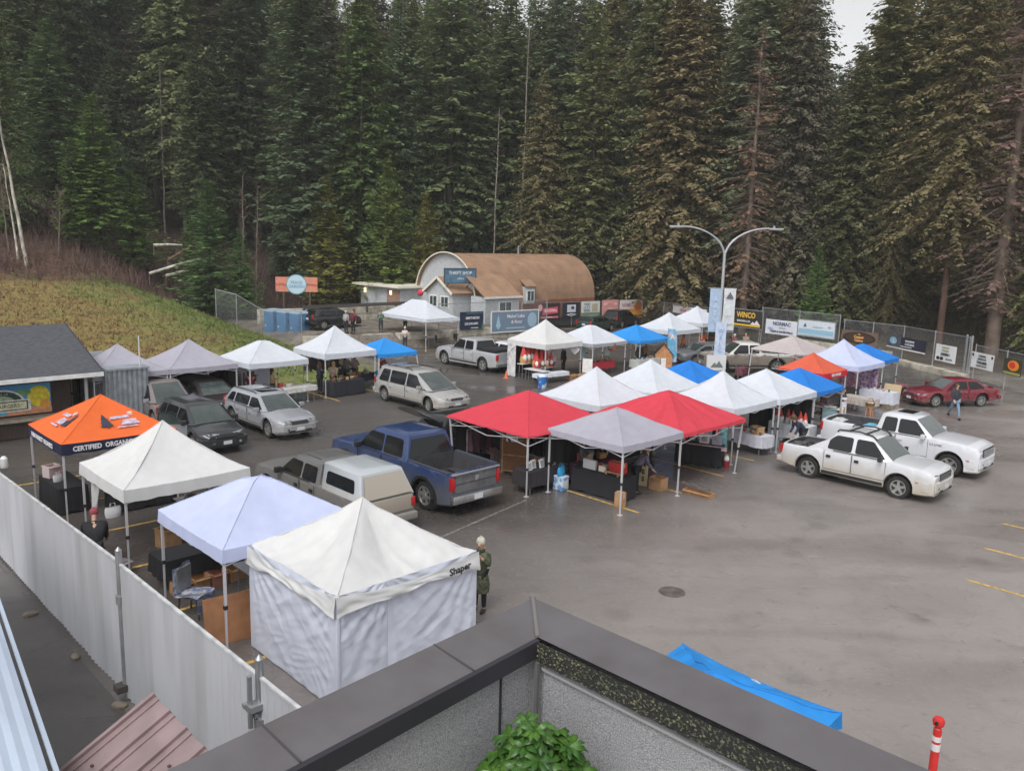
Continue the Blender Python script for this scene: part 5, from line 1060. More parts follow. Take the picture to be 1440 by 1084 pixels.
# --- second white pickup behind it
P = dict(L=5.8, W=2.0, r=.41, xf=1.95, xr=-1.65, top=[(-2.9, 1.28), (-.75, 1.30), (-.7, 1.22), (.9, 1.25), (1.4, 1.28), (2.5, 1.22), (2.8, 1.13), (2.9, .98)], bed=(-2.8, -.85, .78), nz=.99, sill=.42, cab=[dict(c=(-.78, -.62, .55, 1.35, 1.20, 1.93, .95, .76), panes=[[(-.55, 1.28), (-.02, 1.28), (-.02, 1.80), (-.48, 1.80)], [(.06, 1.28), (1.12, 1.28), (.62, 1.80), (.06, 1.80)]])], doors=[(-.62, .0), (.02, 1.18)], mirror=(1.02, 1.32), mirmat=WP2, handle=WP2, bz=.60, bh=.30, rim='five', tl=(.85, 1.2), grille=(.55, .26), barmat=WP2, hl=(.26, .2))
rw = vehicle('pickup_truck', 'w', 32.45, 11.5, HEAD, 'white crew pickup with a sunroof, half hidden behind the mud splashed one', 'pickup truck', P, WP2, 'parked vehicles')
MB().box((.05, 0, 1.965), (.55, .7, .02)).build('sunroof', SGL, rw, bevel=.008); MB().box((1.75, 0, 1.27), (.22, .12, .03)).build('hood_scoop', BLKT, rw); lettering('5.7 LITRE', .11, BLKT, rw, (1.45, -1.01, 1.08), rot=(R(90), 0, 0))
# --- blue pickup, seen from behind
P = dict(L=6.4, W=2.04, r=.43, xf=2.1, xr=-2.02, top=[(-3.2, 1.32), (-1.15, 1.34), (-1.1, 1.26), (1.3, 1.28), (1.8, 1.31), (2.8, 1.25), (3.1, 1.16), (3.2, 1.02)], bed=(-3.12, -1.14, .80), nz=1.0, sill=.44, cab=[dict(c=(-1.12, -.92, .80, 1.66, 1.25, 2.03, .97, .79), panes=[[(-.86, 1.34), (.12, 1.34), (.12, 1.88), (-.78, 1.88)], [(.20, 1.34), (1.44, 1.34), (.90, 1.88), (.20, 1.88)]])], doors=[(-.90, .13), (.16, 1.45)], mirror=(1.3, 1.38), handle=BLU, bz=.60, bh=.30, rim='six', dusty=0, tl=(.82, 1.22), grille=(.55, .28), rbumper=CHROME, rbh=.24, rbz=.56, bumper=CHROME, flare=BLKT)
rb = vehicle('pickup_truck', 'b', 15.72, 20.68, R(90), 'dusty blue pickup with an empty open bed and red rear lamps', 'pickup truck', P, BLU, 'parked vehicles')
MB().box((-3.208, 0, 1.0), (.03, 1.60, .52)).build('tailgate', mat('tailgate_dust', (.13, .13, .14), .6, noise_amt=.3, nscale=4), rb, bevel=.01); MB().box((-3.22, 0, 1.30), (.10, 1.86, .05)).build('tailgate_cap', mat('tailgate_grey', (.22, .22, .23), .6), rb, bevel=.01); MB().lathe([(.001, -.02), (.09, -.02), (.09, .0)], c=(-3.235, 0, 1.10), n=14, axis='X').build('emblem', CHROME, rb); MB().box((-3.228, 0, 1.00), (.012, 1.55, .012)).build('tailgate_crease', BLKT, rb)
for s in (1, -1):
    MB().box((-2.48, s*.98, .30), (.02, .32, .32), rz=0).build('mud_flap', BLKT, rb); MB().bar((-3.1, s*.95, 1.335), (-1.18, s*.95, 1.355), .09, .03).build('bed_rail', mat('rail_cap', (.05, .055, .08), .5), rb)
for k in range(5): MB().box((-2.13, -.5+.25*k, .79), (1.8, .10, .02)).build('bed_rib', BEDL, rb)
# --- old grey pickup with a light canopy
P = dict(L=5.95, W=1.86, r=.37, xf=1.95, xr=-1.75, top=[(-2.97, 1.12), (-.82, 1.12), (1.35, 1.10), (2.6, 1.02), (2.87, .92), (2.97, .82)], nz=.84, sill=.38, cab=[dict(c=(-.84, -.74, .66, 1.45, 1.08, 1.71, .88, .70), panes=[[(-.70, 1.14), (.05, 1.14), (.05, 1.57), (-.64, 1.57)], [(.14, 1.14), (1.25, 1.14), (.74, 1.57), (.14, 1.57)]], back='none'), dict(c=(-2.96, -2.66, -.86, -.82, 1.10, 1.82, .88, .72), mat=paint('canopy_white', (.42, .45, .48), (.42, .38, .32), dz=(1.0, 1.35)), panes=[[(-2.6, 1.28), (-1.2, 1.28), (-1.2, 1.62), (-2.5, 1.62)]], back='none', name='truck_canopy')], doors=[(-.72, .08), (.1, 1.3)], mirror=(1.12, 1.18), handle=BLKT, bz=.55, rim='six', dusty=1, tl=(.75, 1.0), rbumper=mat('rusty_bumper', (.30, .28, .26), .6, .3), grille=(.5, .18), flare=None)
ro = vehicle('pickup_truck', 'o', 12.55, 20.4, R(90), 'old grey pickup with a light canopy over its bed behind the white tents', 'pickup truck', P, GRY, 'parked vehicles')
TG = paint('dusty_tan', (.38, .34, .29), (.36, .31, .25), dz=(.3, 1.8))
MB().poly([(-2.99, .76, 1.16), (-2.99, -.76, 1.16), (-2.74, -.62, 1.72), (-2.74, .62, 1.72)]).poly([(-2.96, .76, 1.16), (-2.96, -.76, 1.16), (-2.71, -.62, 1.72), (-2.71, .62, 1.72)]).build('rear_hatch', TG, ro, ang=0)
mb = MB().box((-2.985, 0, .88), (.04, 1.56, .42)); mb.build('tailgate', TG, ro, bevel=.015)
for k in range(5): MB().box((.0-.04, -.5+.25*k, 1.735), (.75, .03, .02)).build('roof_rib', GRY, ro)
# --- silver crossover and dark hatchback facing the camera
def suvP(L=4.7, W=1.86, H=1.66, r=.36, **k):
    x0 = -L/2
    p = dict(L=L, W=W, r=r, xf=L/2-.93, xr=-L/2+.90, top=[(-L/2, .85), (-L/2+.1, .98), (-L/2+.5, 1.02), (.9, .98), (L/2-.75, .88), (L/2-.2, .80), (L/2, .70)], nz=.72, sill=.30, cab=[dict(c=(-L/2+.06, -L/2+.48, .28, 1.22, .98, H, .89, .68), panes=[[(-L/2+.42, 1.06), (-L/2+.98, 1.05), (-L/2+1.0, H-.15), (-L/2+.66, H-.17)], [(-L/2+1.08, 1.05), (-.18, 1.05), (-.18, H-.14), (-L/2+1.10, H-.15)], [(-.08, 1.05), (.98, 1.05), (.38, H-.14), (-.08, H-.14)]])], doors=[(-1.22, -.16), (-.14, .98)], mirror=(.85, 1.06), rim='five', bz=.48, tl=(.82, 1.12), grille=(.34, .14), tail=.12, nose=.22, crown=.07)
    p.update(k); return p
sj = vehicle('crossover_car', 's', 16.3, 31.05, HEAD, 'silver crossover with a sunroof facing us beside the dark hatchback', 'car', suvP(4.9, 1.84, 1.56, .36, mirmat=SLV, handle=SLV, barmat=CHROME, gmat=BLKT), SLV, 'parked vehicles')
MB().box((-.35, 0, 1.578), (.85, .75, .02)).build('sunroof', SGL, sj, bevel=.008)
for s in (1, -1): MB().tube([(-1.7, s*.62, 1.55), (-1.5, s*.62, 1.60), (-.1, s*.62, 1.61), (.1, s*.62, 1.56)], .018, 6).build('roof_rail', BLKT, sj)
sc = vehicle('hatchback_car', 'c', 13.1, 30.45, HEAD, 'dark grey hatchback with an open front passenger door', 'car', suvP(4.45, 1.80, 1.60, .34, mirmat=DKG, handle=DKG, bumper=DKG, grille=(.38, .13), hl=(.26, .16)), DKG, 'parked vehicles')
od = MB(); a = Vector((.92, -.90, 0)); dd = Vector((-.55, -.83, 0)); 
def dp(s, z): q = a+dd*s; return (q.x, q.y, z)
od.poly([dp(0, .42), dp(1.02, .42), dp(1.06, 1.02), dp(0, .98)]); o2 = dd.cross(Vector((0, 0, 1)))*.06
od.poly([tuple(Vector(dp(0, .42))+o2), tuple(Vector(dp(1.02, .42))+o2), tuple(Vector(dp(1.06, 1.02))+o2), tuple(Vector(dp(0, .98))+o2)]); od.poly([dp(0, .98), dp(1.06, 1.02), tuple(Vector(dp(1.06, 1.02))+o2), tuple(Vector(dp(0, .98))+o2)]); od.poly([dp(1.02, .42), dp(1.06, 1.02), tuple(Vector(dp(1.06, 1.02))+o2), tuple(Vector(dp(1.02, .42))+o2)])
odo = od.build('open_door', paint('door_grey', (.22, .23, .25)), sc, ang=0); gp_ = MB(); gp_.poly([dp(.15, 1.0), dp(1.0, 1.04), dp(.92, 1.42), dp(.5, 1.42)]); gp_.build('door_glass', WGL, odo, ang=0); fm = MB()
for p0, p1 in ((dp(.08, 1.0), dp(.46, 1.46)), (dp(.46, 1.46), dp(.96, 1.46)), (dp(.96, 1.46), dp(1.05, 1.0))): fm.bar(p0, p1, .04)
fm.build('window_frame', DKG, odo)
# silver minivan
P = suvP(5.3, 1.96, 1.72, .35, mirmat=SL2, handle=SL2, top=[(-2.65, .85), (-2.5, 1.0), (-2.0, 1.02), (1.25, 1.0), (1.95, .88), (2.5, .76), (2.65, .64)], nz=.68, cab=[dict(c=(-2.56, -2.3, .40, 1.80, .99, 1.74, .93, .74), panes=[[(-2.25, 1.05), (-1.45, 1.05), (-1.43, 1.60), (-2.0, 1.60)], [(-1.33, 1.05), (-.12, 1.05), (-.12, 1.60), (-1.32, 1.60)], [(-.02, 1.05), (1.22, 1.05), (.60, 1.58), (-.02, 1.60)]])], doors=[(-1.4, -.05), (-.03, 1.3)], mirror=(1.15, 1.10), rim='six', steer=R(-12))
mv = vehicle('minivan', 'm', 24.45, 31.25, HEAD, 'silver minivan driving past the row of tents with roof rails', 'minivan', P, SL2, 'parked vehicles')
for s in (1, -1): MB().tube([(-1.9, s*.62, 1.75), (-1.75, s*.62, 1.80), (-.1, s*.62, 1.81), (.1, s*.62, 1.76)], .02, 6).build('roof_rail', BLKT, mv)
for x in (-1.4, -.5): MB().box((x, 0, 1.815), (.05, 1.25, .02)).build('crossbar', BLKT, mv)
# silver pickup facing away left
P = dict(L=5.85, W=2.0, r=.41, xf=1.95, xr=-1.72, top=[(-2.92, 1.22), (-1.05, 1.24), (-.95, 1.16), (1.0, 1.18), (1.5, 1.18), (2.5, 1.10), (2.82, .98), (2.92, .86)], bed=(-2.84, -1.02, .78), nz=.90, sill=.42, cab=[dict(c=(-1.02, -.82, .50, 1.35, 1.16, 1.90, .95, .77), panes=[[(-.78, 1.24), (-.02, 1.24), (-.02, 1.76), (-.7, 1.76)], [(.06, 1.24), (1.12, 1.24), (.62, 1.76), (.06, 1.76)]])], doors=[(-.85, .0), (.02, 1.2)], mirror=(1.02, 1.28), mirmat=FSL, handle=FSL, bz=.58, bh=.28, rim='five', tl=(.8, 1.15), grille=(.5, .26), rbumper=CHROME)
fs = vehicle('pickup_truck', 'f', 34.65, 38.75, R(90), 'silver pickup facing the hut with dark load in its bed', 'pickup truck', P, FSL, 'parked vehicles')
MB().box((-1.9, 0, 1.25), (1.5, 1.5, .35)).build('bed_load', BLACKC, fs, bevel=.08)
# tan mud covered pickup
P = dict(L=5.9, W=2.0, r=.42, xf=2.05, xr=-1.75, top=[(-2.95, 1.24), (-.75, 1.26), (-.7, 1.20), (1.0, 1.20), (1.5, 1.20), (2.6, 1.12), (2.85, 1.0), (2.95, .88)], bed=(-2.86, -.8, .8), nz=.92, sill=.44, cab=[dict(c=(-.75, -.60, .62, 1.45, 1.18, 1.92, .95, .77), panes=[[(-.55, 1.26), (.10, 1.26), (.10, 1.78), (-.5, 1.78)], [(.18, 1.26), (1.22, 1.26), (.72, 1.78), (.18, 1.78)]])], doors=[(-.5, .12), (.14, 1.3)], mirror=(1.1, 1.30), handle=TAN, bz=.6, bh=.28, rim='six', dusty=1, tl=(.85, 1.15), grille=(.5, .26), flare=BLKT)
c0 = GP(1064, 524, 0); dirn = R(187)-A0
tn = vehicle('pickup_truck', 't', c0[0], c0[1]+.9, dirn, 'pickup with brown mud up to its windows behind the lamp', 'pickup truck', P, TAN, 'parked vehicles')
# maroon sedan
P = dict(L=4.65, W=1.75, r=.33, xf=1.42, xr=-1.28, top=[(-2.32, .74), (-2.2, .94), (-1.5, .98), (.9, .90), (1.9, .78), (2.2, .68), (2.32, .58)], nz=.60, sill=.26, cab=[dict(c=(-1.85, -1.05, .12, 1.08, .90, 1.42, .82, .60), panes=[[(-1.45, .99), (-.50, .97), (-.50, 1.31), (-1.0, 1.32)], [(-.42, .97), (.78, .97), (.18, 1.31), (-.42, 1.32)]])], doors=[(-1.35, -.46), (-.44, .82)], mirror=(.65, .98), mirmat=MAR, handle=MAR, bz=.44, bh=.20, rim='multi', tl=(.70, .88), grille=(.36, .12), nose=.24, tail=.16, crown=.07)
a = W(45.2, 14.74); b2 = W(47.74, 13.07); dcar = (a-b2).normalized(); ctr = (a+b2)/2 + Vector((-dcar.y, dcar.x, 0))*(-.85)
sedan = vehicle('sedan_car', 's', 0, 0, 0, 'maroon sedan with reflecting windows near the right fence', 'car', P, MAR, 'parked vehicles'); sedan.location = ctr; sedan.rotation_euler.z = math.atan2(dcar.y, dcar.x)
# black SUV with its tailgate up, behind the blue pickup
P = suvP(4.8, 1.9, 1.72, .36, mirmat=DKG, handle=DKG)
bs_ = vehicle('estate_car', 'k', 20.3, 22.7, 0, 'black car with its rear hatch raised beside the plain red tent', 'car', P, paint('black', (.012, .012, .014)), 'parked vehicles')
hm = MB(); hm.grid(lambda s, q: (-2.12-.95*q, (s*2-1)*(.66+.06*q), 1.70+.42*q-.10*(s*2-1)**2), 10, 8); hm.grid(lambda s, q: (-2.12-.95*q, (s*2-1)*(.66+.06*q), 1.66+.42*q-.10*(s*2-1)**2), 10, 8); hm.build('raised_hatch', DKG, bs_, ang=40)
# cars farther back, dark under the grey tents
P = suvP(4.3, 1.78, 1.5, .33); vehicle('hatchback_car', 'z', 15.7, 35.6, HEAD, 'dark car in shade under the second grey tent', 'car', P, paint('dark_brown', (.03, .022, .022)), 'parked vehicles')
P = suvP(4.2, 1.76, 1.75, .33, mirmat=SLV); vehicle('van', 'y', 13.55, 35.3, HEAD, 'pale small van behind the dark hatchback', 'van', P, paint('pale_van', (.20, .175, .17)), 'parked vehicles')
P = suvP(4.6, 1.86, 1.68, .36); c1 = GP(873, 459, 0); vehicle('estate_car', 'x', c1[0], c1[1], R(10), 'dark car just above the far blue tent roof', 'car', P, paint('black', (.012, .012, .014)), 'parked vehicles')
c1 = GP(838, 466, 0); vehicle('sedan_car', 'x2', c1[0], c1[1], R(10), 'dark green car parked left of the other far dark car', 'car', suvP(4.5, 1.8, 1.45, .33), paint('dark_green', (.02, .04, .035)), 'parked vehicles')
P = suvP(4.6, 1.86, 1.70, .36, mirmat=WP2); wsv = vehicle('estate_car', 'wsuv', 36.2, 37.6, R(90), 'white car with its rear hatch raised between silver pickup and festive tent', 'car', P, WP2, 'parked vehicles')
hm = MB(); hm.grid(lambda s, q: (-2.0-.95*q, (s*2-1)*.68, 1.70+.22*q-.10*(s*2-1)**2), 10, 6); hm.grid(lambda s, q: (-2.0-.95*q, (s*2-1)*.68, 1.66+.22*q-.10*(s*2-1)**2), 10, 6); hm.build('raised_hatch', WP2, wsv, ang=40)
c1 = GP(478, 482, 0); vehicle('hatchback_car', 'bb', c1[0], c1[1]+1, R(0), 'black car behind the tall peaked tent near a standing pair', 'car', suvP(4.3, 1.78, 1.5, .33), paint('black', (.012, .012, .014)), 'parked vehicles')
c1 = GP(985, 514, 0); vehicle('sedan_car', 'gg', c1[0]+1.2, c1[1]+.6, R(160), 'grey car nose left of the lamp foot', 'car', suvP(4.5, 1.82, 1.4, .33), paint('grey_mid', (.12, .125, .14)), 'parked vehicles')
# orange tractor loader in the far stall
c1 = GP(1000, 492, 0); tr = thing('tractor', c1[0], c1[1], R(30), 'orange compact tractor under the farthest white tent', 'tractor'); ORP = paint('tractor_orange', (.62, .12, .02))
MB().box((.7, 0, .95), (1.3, .6, .55)).build('hood', ORP, tr, bevel=.08); MB().box((-.5, 0, .75), (1.2, .5, .3)).build('chassis', HUBD, tr); MB().box((-.6, 0, 1.15), (.5, .5, .12)).box((-.85, 0, 1.4), (.12, .5, .45)).build('seat', BLKT, tr, bevel=.04)
for s in (1, -1):
    add_wheel(tr, -.7, s*.65, .6, .35, 'six', 0); add_wheel(tr, 1.0, s*.5, .36, .24, 'six', 0); MB().lathe([(.66, -.2), (.68, .2)], c=(-.7, s*.65, .62), n=20, axis='Y').build('fender', ORP, tr)
MB().bar((.2, .5, 1.0), (2.0, .5, .5), .1).bar((.2, -.5, 1.0), (2.0, -.5, .5), .1).build('loader_arm', ORP, tr); MB().box((2.15, 0, .4), (.5, 1.4, .45)).build('bucket', ORP, tr, bevel=.05)
# ================================================================= conifers
BARK = mat('bark', (.07, .062, .054), .95, noise_amt=.5, nscale=3, bump=.6, bscale=12, stretch=(1, 1, .2)); BARKR = mat('bark_red', (.13, .075, .055), .9, noise_amt=.5, nscale=2, stretch=(1, 1, .2)); BIRCH = mat('birch_bark', (.50, .47, .40), .8, noise_amt=.5, nscale=3, stretch=(1, 1, .5)); DEADB = mat('dead_twig', (.17, .125, .10), .95, noise_amt=.4, nscale=2)
NEED = mat('needles', (1, 1, 1), .8, objcol=True, col2=(.55, .56, .50), nscale=.9, contrast=(.35, .68), spec=.1, trans=.22)
def conifer(seed, H, Rmax, clear=.12, droop=.5, dens=1.0, shape=.85, ragged=.35, spray=.62, dead=False):
    r = random.Random(seed); tk = MB(); n = 9; lean = Vector((r.uniform(-.25, .25), r.uniform(-.25, .25), 0))*H*.02; rb = (.0065 if Rmax in (5.0, 4.8) else .011)*H+.04
    tk.tube([lean*(i/n)**2*1 + Vector((r.uniform(-.04, .04), r.uniform(-.04, .04), H*i/n*.985-.4*(i == 0))) for i in range(n+1)], [rb*(1-i/n)**.85+.015 for i in range(n+1)], 7)
    cr = MB(); z = H*clear
    while z < H*.985:
        t = (z-H*clear)/(H*(1-clear)); prof = min(1, (t+.05)*5)*(1-t)**shape; nb = max(3, int((5.5 if t < .8 else 4)*dens)); off = r.uniform(0, 6.28)
        for k in range(nb):
            if r.random() < .12: continue
            a = off+2*math.pi*k/nb+r.uniform(-.35, .35); L = max(.25, Rmax*prof*(1+r.uniform(-ragged, ragged*.6))); up = (.25 + .9*t*t) - droop*(1-t)*.55
            d = Vector((math.cos(a), math.sin(a), 0)); side = Vector((-d.y, d.x, 0)); zz = z+r.uniform(-.2, .2)
            base = lean*(zz/H)**2+Vector((0, 0, zz))
            def bp(s): return base + d*L*s + Vector((0, 0, L*(up*s*.6 - droop*.55*s*s + .18*s**4)))
            if L > 1.6 and (t < .35 or r.random() < .3): tk.bar(bp(0), bp(.5), .012+.009*L, mi=0)
            if dead or (t < .12 and r.random() < .4):
                q0 = bp(0)
                for j in range(5):
                    s = (j+1)/5; p = bp(s); tk.bar(q0, p, .03*(1.1-s)+.008, mi=0); 
                    for sg in (-1, 1): tk.bar(p, p+(d*.4+side*sg*.7+Vector((0, 0, -.35)))*L*.28*(1.15-s), .012, mi=0)
                    q0 = p
                if dead and r.random() < .55: continue
            ns = max(4, int(L*4.6*dens)); 
            for j in range(ns):
                s = .12+.88*(j+r.random()*.8)/ns; p = bp(s)+Vector((r.uniform(-.12, .12), r.uniform(-.12, .12), r.uniform(-.16, .12)))
                for sg in (-1, 1):
                    if r.random() < .12: continue
                    l2 = spray*.98*(1.15-.5*s)*r.uniform(.5, 1.3)*(.5+.5*min(1, L/2)); w2 = l2*r.uniform(.20, .34)
                    dv = (d*r.uniform(.35, .9) + side*sg*r.uniform(.5, 1.0) + Vector((0, 0, -droop*r.uniform(.25, 1.0)+.2*t))).normalized(); nv = (Vector((0, 0, 1))+Vector((r.uniform(-.7, .7), r.uniform(-.7, .7), 0))).cross(dv).normalized()
                    e = p+dv*l2; b0 = cr.pts([p, p+dv*l2*.45+nv*w2, e, p+dv*l2*.5-nv*w2*r.uniform(.6, 1.1)]); cr.face([b0, b0+1, b0+2, b0+3])
        z += H*.0165/dens*(1+.3*r.random())*(.75 if t > .6 else 1)+.05
    for j in range(8):
        a = r.uniform(0, 6.28); p = lean+Vector((0, 0, H*.985-j*.12)); d = Vector((math.cos(a), math.sin(a), .8))*.2; s2 = Vector((-d.y, d.x, 0))*.4; b0 = cr.pts([p-s2, p+d*1.2, p+s2]); cr.face([b0, b0+1, b0+2])
    return tk, cr
PROTO = {}
def proto(key, bark=BARK, **k):
    tk, cr = conifer(**k); tkm = tk.mesh('trunk', bark, ang=60); crm = cr.mesh('crown', NEED, ang=0); PROTO[key] = (tkm, crm, k['H'])
for i in range(4): proto('fir%d' % i, seed=10+i, H=24, Rmax=3.9+.3*i, clear=.08+.03*i, droop=.5+.1*i, dens=1.5, shape=.78, spray=.62, ragged=.45)
for i in range(3): proto('tall%d' % i, seed=20+i, H=30, Rmax=3.9+.4*i, clear=.22, droop=.7, dens=1.35, shape=.60, ragged=.6, spray=.72)
for i in range(3): proto('spruce%d' % i, seed=30+i, H=26, Rmax=5.2, clear=.03, droop=.95, dens=1.85, shape=.72, ragged=.5, spray=.50)
for i in range(3): proto('young%d' % i, seed=40+i, H=10, Rmax=2.7, clear=.03, droop=.25, dens=1.6, shape=.8, spray=.40)
proto('dead0', seed=51, H=27, Rmax=4.2, clear=.12, droop=.9, dens=1.2, shape=.7, ragged=.5, dead=True, bark=DEADB, spray=.5); proto('cedar0', seed=61, H=28, Rmax=5.0, clear=.22, droop=1.0, dens=1.5, shape=.35, ragged=.85, spray=.46, bark=BARKR); proto('cedar1', seed=62, H=26, Rmax=4.8, clear=.05, droop=1.0, dens=1.7, shape=.55, ragged=.7, spray=.46, bark=BARKR)
TN = {}
LAND = [(0, 'the shed roof'), (130, 'the leftmost grey tents'), (230, 'the fallen logs'), (320, 'the blue toilets'), (390, 'the round blue sign'), (450, 'the yard road'), (520, 'the flat hut wing'), (600, 'the hut gable'), (670, 'the brown barrel roof'), (790, 'the far hut end'), (850, 'the orange banner'), (930, 'the white back stalls'), (985, 'the street lamp'), (1050, 'the muddy pickup'), (1120, 'the pale blue banner'), (1185, 'the brown oval banner'), (1250, 'the navy banner'), (1310, 'the gate posts'), (1370, 'the far right notices'), (1430, 'the right edge')]
TLAB = set()
def colname(c):
    r, g, b2 = c
    if r > g*1.02: return 'brown'
    if r > g*.80: return 'olive'
    if g > .10: return 'bright green'
    if b2 > g*.62: return 'blue green'
    return 'dark green'
def tree(key, u, v, H, col, wid=1.12, label=None, kind='conifer', group=None):
    tkm, crm, h0 = PROTO[key]; s = H/h0; w2 = W(u, v, terrain_z(u, v)-.15)
    nm = {'fir': 'fir_tree', 'tal': 'fir_tree', 'spr': 'spruce_tree', 'you': 'young_fir_tree', 'dea': 'dead_spruce_tree', 'ced': 'cedar_tree'}[key[:3]]
    if not label:
        top = PX((w2.x, w2.y, w2.z+H*.6)); px = top[0]; Y = w2.y
        land = [l for x0, l in LAND if px >= x0-40][-1] if px > -40 else 'the left picture edge'
        size = 'very tall' if H > 26 else 'tall' if H > 20 else 'medium' if H > 12 else 'small'
        form = {'fir': 'slim fir', 'tal': 'high crowned fir', 'spr': 'drooping spruce', 'you': 'young fir', 'dea': 'bare branched spruce', 'ced': 'broad cedar'}[key[:3]]
        rank = 'at the forest edge' if Y < 86 else 'mid wood' if Y < 100 else 'deep in the wood' if Y < 120 else 'high up'
        label = '%s %s %s %s, above %s' % (size, colname(col), form, rank, land); group = 'conifers of the forest slope'
    t = empty(nm, w2, rnd.uniform(0, 6.28), label, 'tree', group); t.scale = (s*wid, s*wid, s)
    for me, n2 in ((tkm, 'trunk'), (crm, 'crown')):
        o = bpy.data.objects.new(n2, me); COL.objects.link(o); o.parent = t; o.color = (*col, 1)
    return t
def at_px(px, Y):
    d = ray(px, 500); return toUV((d.x/d.y*Y, Y))
DG = [(.158, .205, .098), (.175, .222, .104), (.145, .195, .115), (.205, .228, .100), (.175, .200, .094), (.215, .220, .104)]
def top_h(px, ytop, Y, base):  # height of a tree whose tip is seen at ytop
    return GD(px, ytop, Y).z - base
HERO = [  # px, depth, tip y, kind, colour, width, label
 (150, 71, 128, 'fir1', (0.110, 0.185, 0.052), 1.6, 'bright green fir with a bare lower trunk above the left end of the bank'),
 (16, 70, -60, 'spruce0', (0.078, 0.120, 0.050), .95, 'green spruce at the extreme left picture edge'),
 (95, 77, 20, 'fir2', (0.100, 0.160, 0.075), 1.4, 'light green fir with a rounded tip just left of the bright green fir'),
 (300, 70, 250, 'young0', (0.095, 0.171, 0.067), 1.25, 'dense young green fir standing over the fallen logs'),
 (342, 69.5, 318, 'young1', (0.084, 0.167, 0.060), 1.1, 'small young fir right beside the dense young fir'),
 (272, 79, 300, 'young2', (0.095, 0.147, 0.052), .9, 'thin young fir left of the dense young fir'),
 (402, 84, 272, 'young1', (0.068, 0.121, 0.060), 1.0, 'young dark fir above the round blue sign'),
 (462, 79, 246, 'young2', (0.188, 0.198, 0.055), 1.1, 'yellowish young cedar right of the round blue sign'),
 (545, 79, 222, 'young0', (0.126, 0.178, 0.052), 1.0, 'yellow green young fir above the flat wing of the hut'),
 (598, 80, 266, 'young1', (0.178, 0.178, 0.055), 1.0, 'small golden green fir touching the hut gable'),
 (510, 84, -30, 'fir3', (0.078, 0.121, 0.046), 1.0, 'tall mid green fir left of the hut gable'),
 (755, 88, 92, 'spruce1', (0.152, 0.143, 0.078), 1.0, 'brownish spruce with a pointed tip rising behind the barrel roof'),
 (655, 92, 110, 'spruce0', (0.062, 0.090, 0.062), 1.0, 'blue green drooping spruce behind the front gable of the hut'),
 (940, 84, -60, 'spruce2', (0.155, 0.136, 0.078), 1.15, 'huge brown green spruce over the white back stalls'),
 (862, 88, 150, 'spruce1', (0.065, 0.078, 0.056), .9, 'dark spruce at the far end of the hut'),
 (1040, 76, 25, 'dead0', (0.171, 0.116, 0.085), 1.0, 'bare brown spruce with a pale straight trunk behind the street lamp'),
 (1000, 86, 60, 'spruce0', (0.132, 0.124, 0.070), 1.0, 'olive spruce to the left of the bare brown spruce'),
 (1078, 82, -30, 'spruce2', (0.124, 0.121, 0.065), 1.1, 'olive brown spruce above the pickup with brown mud'),
 (1178, 76, 66, 'spruce1', (0.096, 0.109, 0.056), 1.15, 'olive spruce reaching the gap of sky'),
 (1140, 70, 340, 'young0', (0.095, 0.178, 0.055), .9, 'small bright green fir above the white capital lettered banner'),
 (1262, 84, -80, 'spruce0', (0.043, 0.065, 0.053), 1.1, 'dark blue green spruce right of the gap of sky'),
 (1318, 66, -140, 'cedar0', (0.139, 0.127, 0.070), 1.0, 'giant cedar with a reddish bare trunk behind the navy banner'),
 (1405, 70, -120, 'cedar1', (0.132, 0.109, 0.070), 1.0, 'giant brown cedar at the upper right corner'),
 (1240, 72, 150, 'cedar1', (0.109, 0.102, 0.059), .8, 'drooping olive cedar above the brown oval banner'),
 (1450, 62, 120, 'cedar1', (0.116, 0.132, 0.062), .8, 'green cedar spreading over the far right notices'),
 (62, 86, -60, 'tall0', (.075, .105, .055), 1.1, 'tall fir between the left picture edge and the light green fir'),
 (178, 90, 60, 'fir3', (.060, .085, .045), 1.1, 'mid green fir directly behind the bright green fir'),
 (120, 92, -60, 'tall1', (.070, .090, .050), 1.0, 'high fir whose crown tops the light green fir'),
 (232, 98, -40, 'tall2', (.060, .080, .045), 1.0, 'high fir with visible trunk above the bare brown gully'),
 (292, 90, 62, 'fir2', (.075, .100, .050), 1.15, 'full mid green fir behind the dense young fir'),
 (345, 94, -50, 'tall0', (.065, .085, .045), 1.1, 'tall fir with a dark lower trunk above the small young fir'),
 (428, 92, -30, 'fir1', (.080, .100, .050), 1.1, 'tall olive fir above the right board of the round sign'),
 (1048, 86, -70, 'spruce0', (.085, .085, .045), 1.0, 'tall olive spruce just right of the street lamp'),
 (196, 73, 236, 'young0', (0.115, 0.203, 0.054), 1.5, 'low bright green fir to the right of the bright green fir'),
 (118, 70, 190, 'fir0', (.080, .135, .045), 1.3, 'green fir between the two light green firs at the left'),
 (1392, 63, -160, 'dead0', (.150, .105, .095), 1.25, 'twiggy purple brown bare spruce at the upper right corner'),
]
occ = []
for px, Y, yt, key, col, wd, lb in HERO:
    u, v = at_px(px, Y); b0 = terrain_z(u, v); tree(key, u, v, top_h(px, yt, Y, b0), (col[0]*1.75, col[1]*1.62, col[2]*1.55), wd, lb); occ.append((u, v))
fr = random.Random(11); cnt = 0; taken = list(occ)
ranks = [(84, 38, 4.2), (93, 42, 4.4), (103, 44, 4.6), (115, 44, 5), (129, 40, 5.5), (145, 38, 6), (165, 34, 7)]
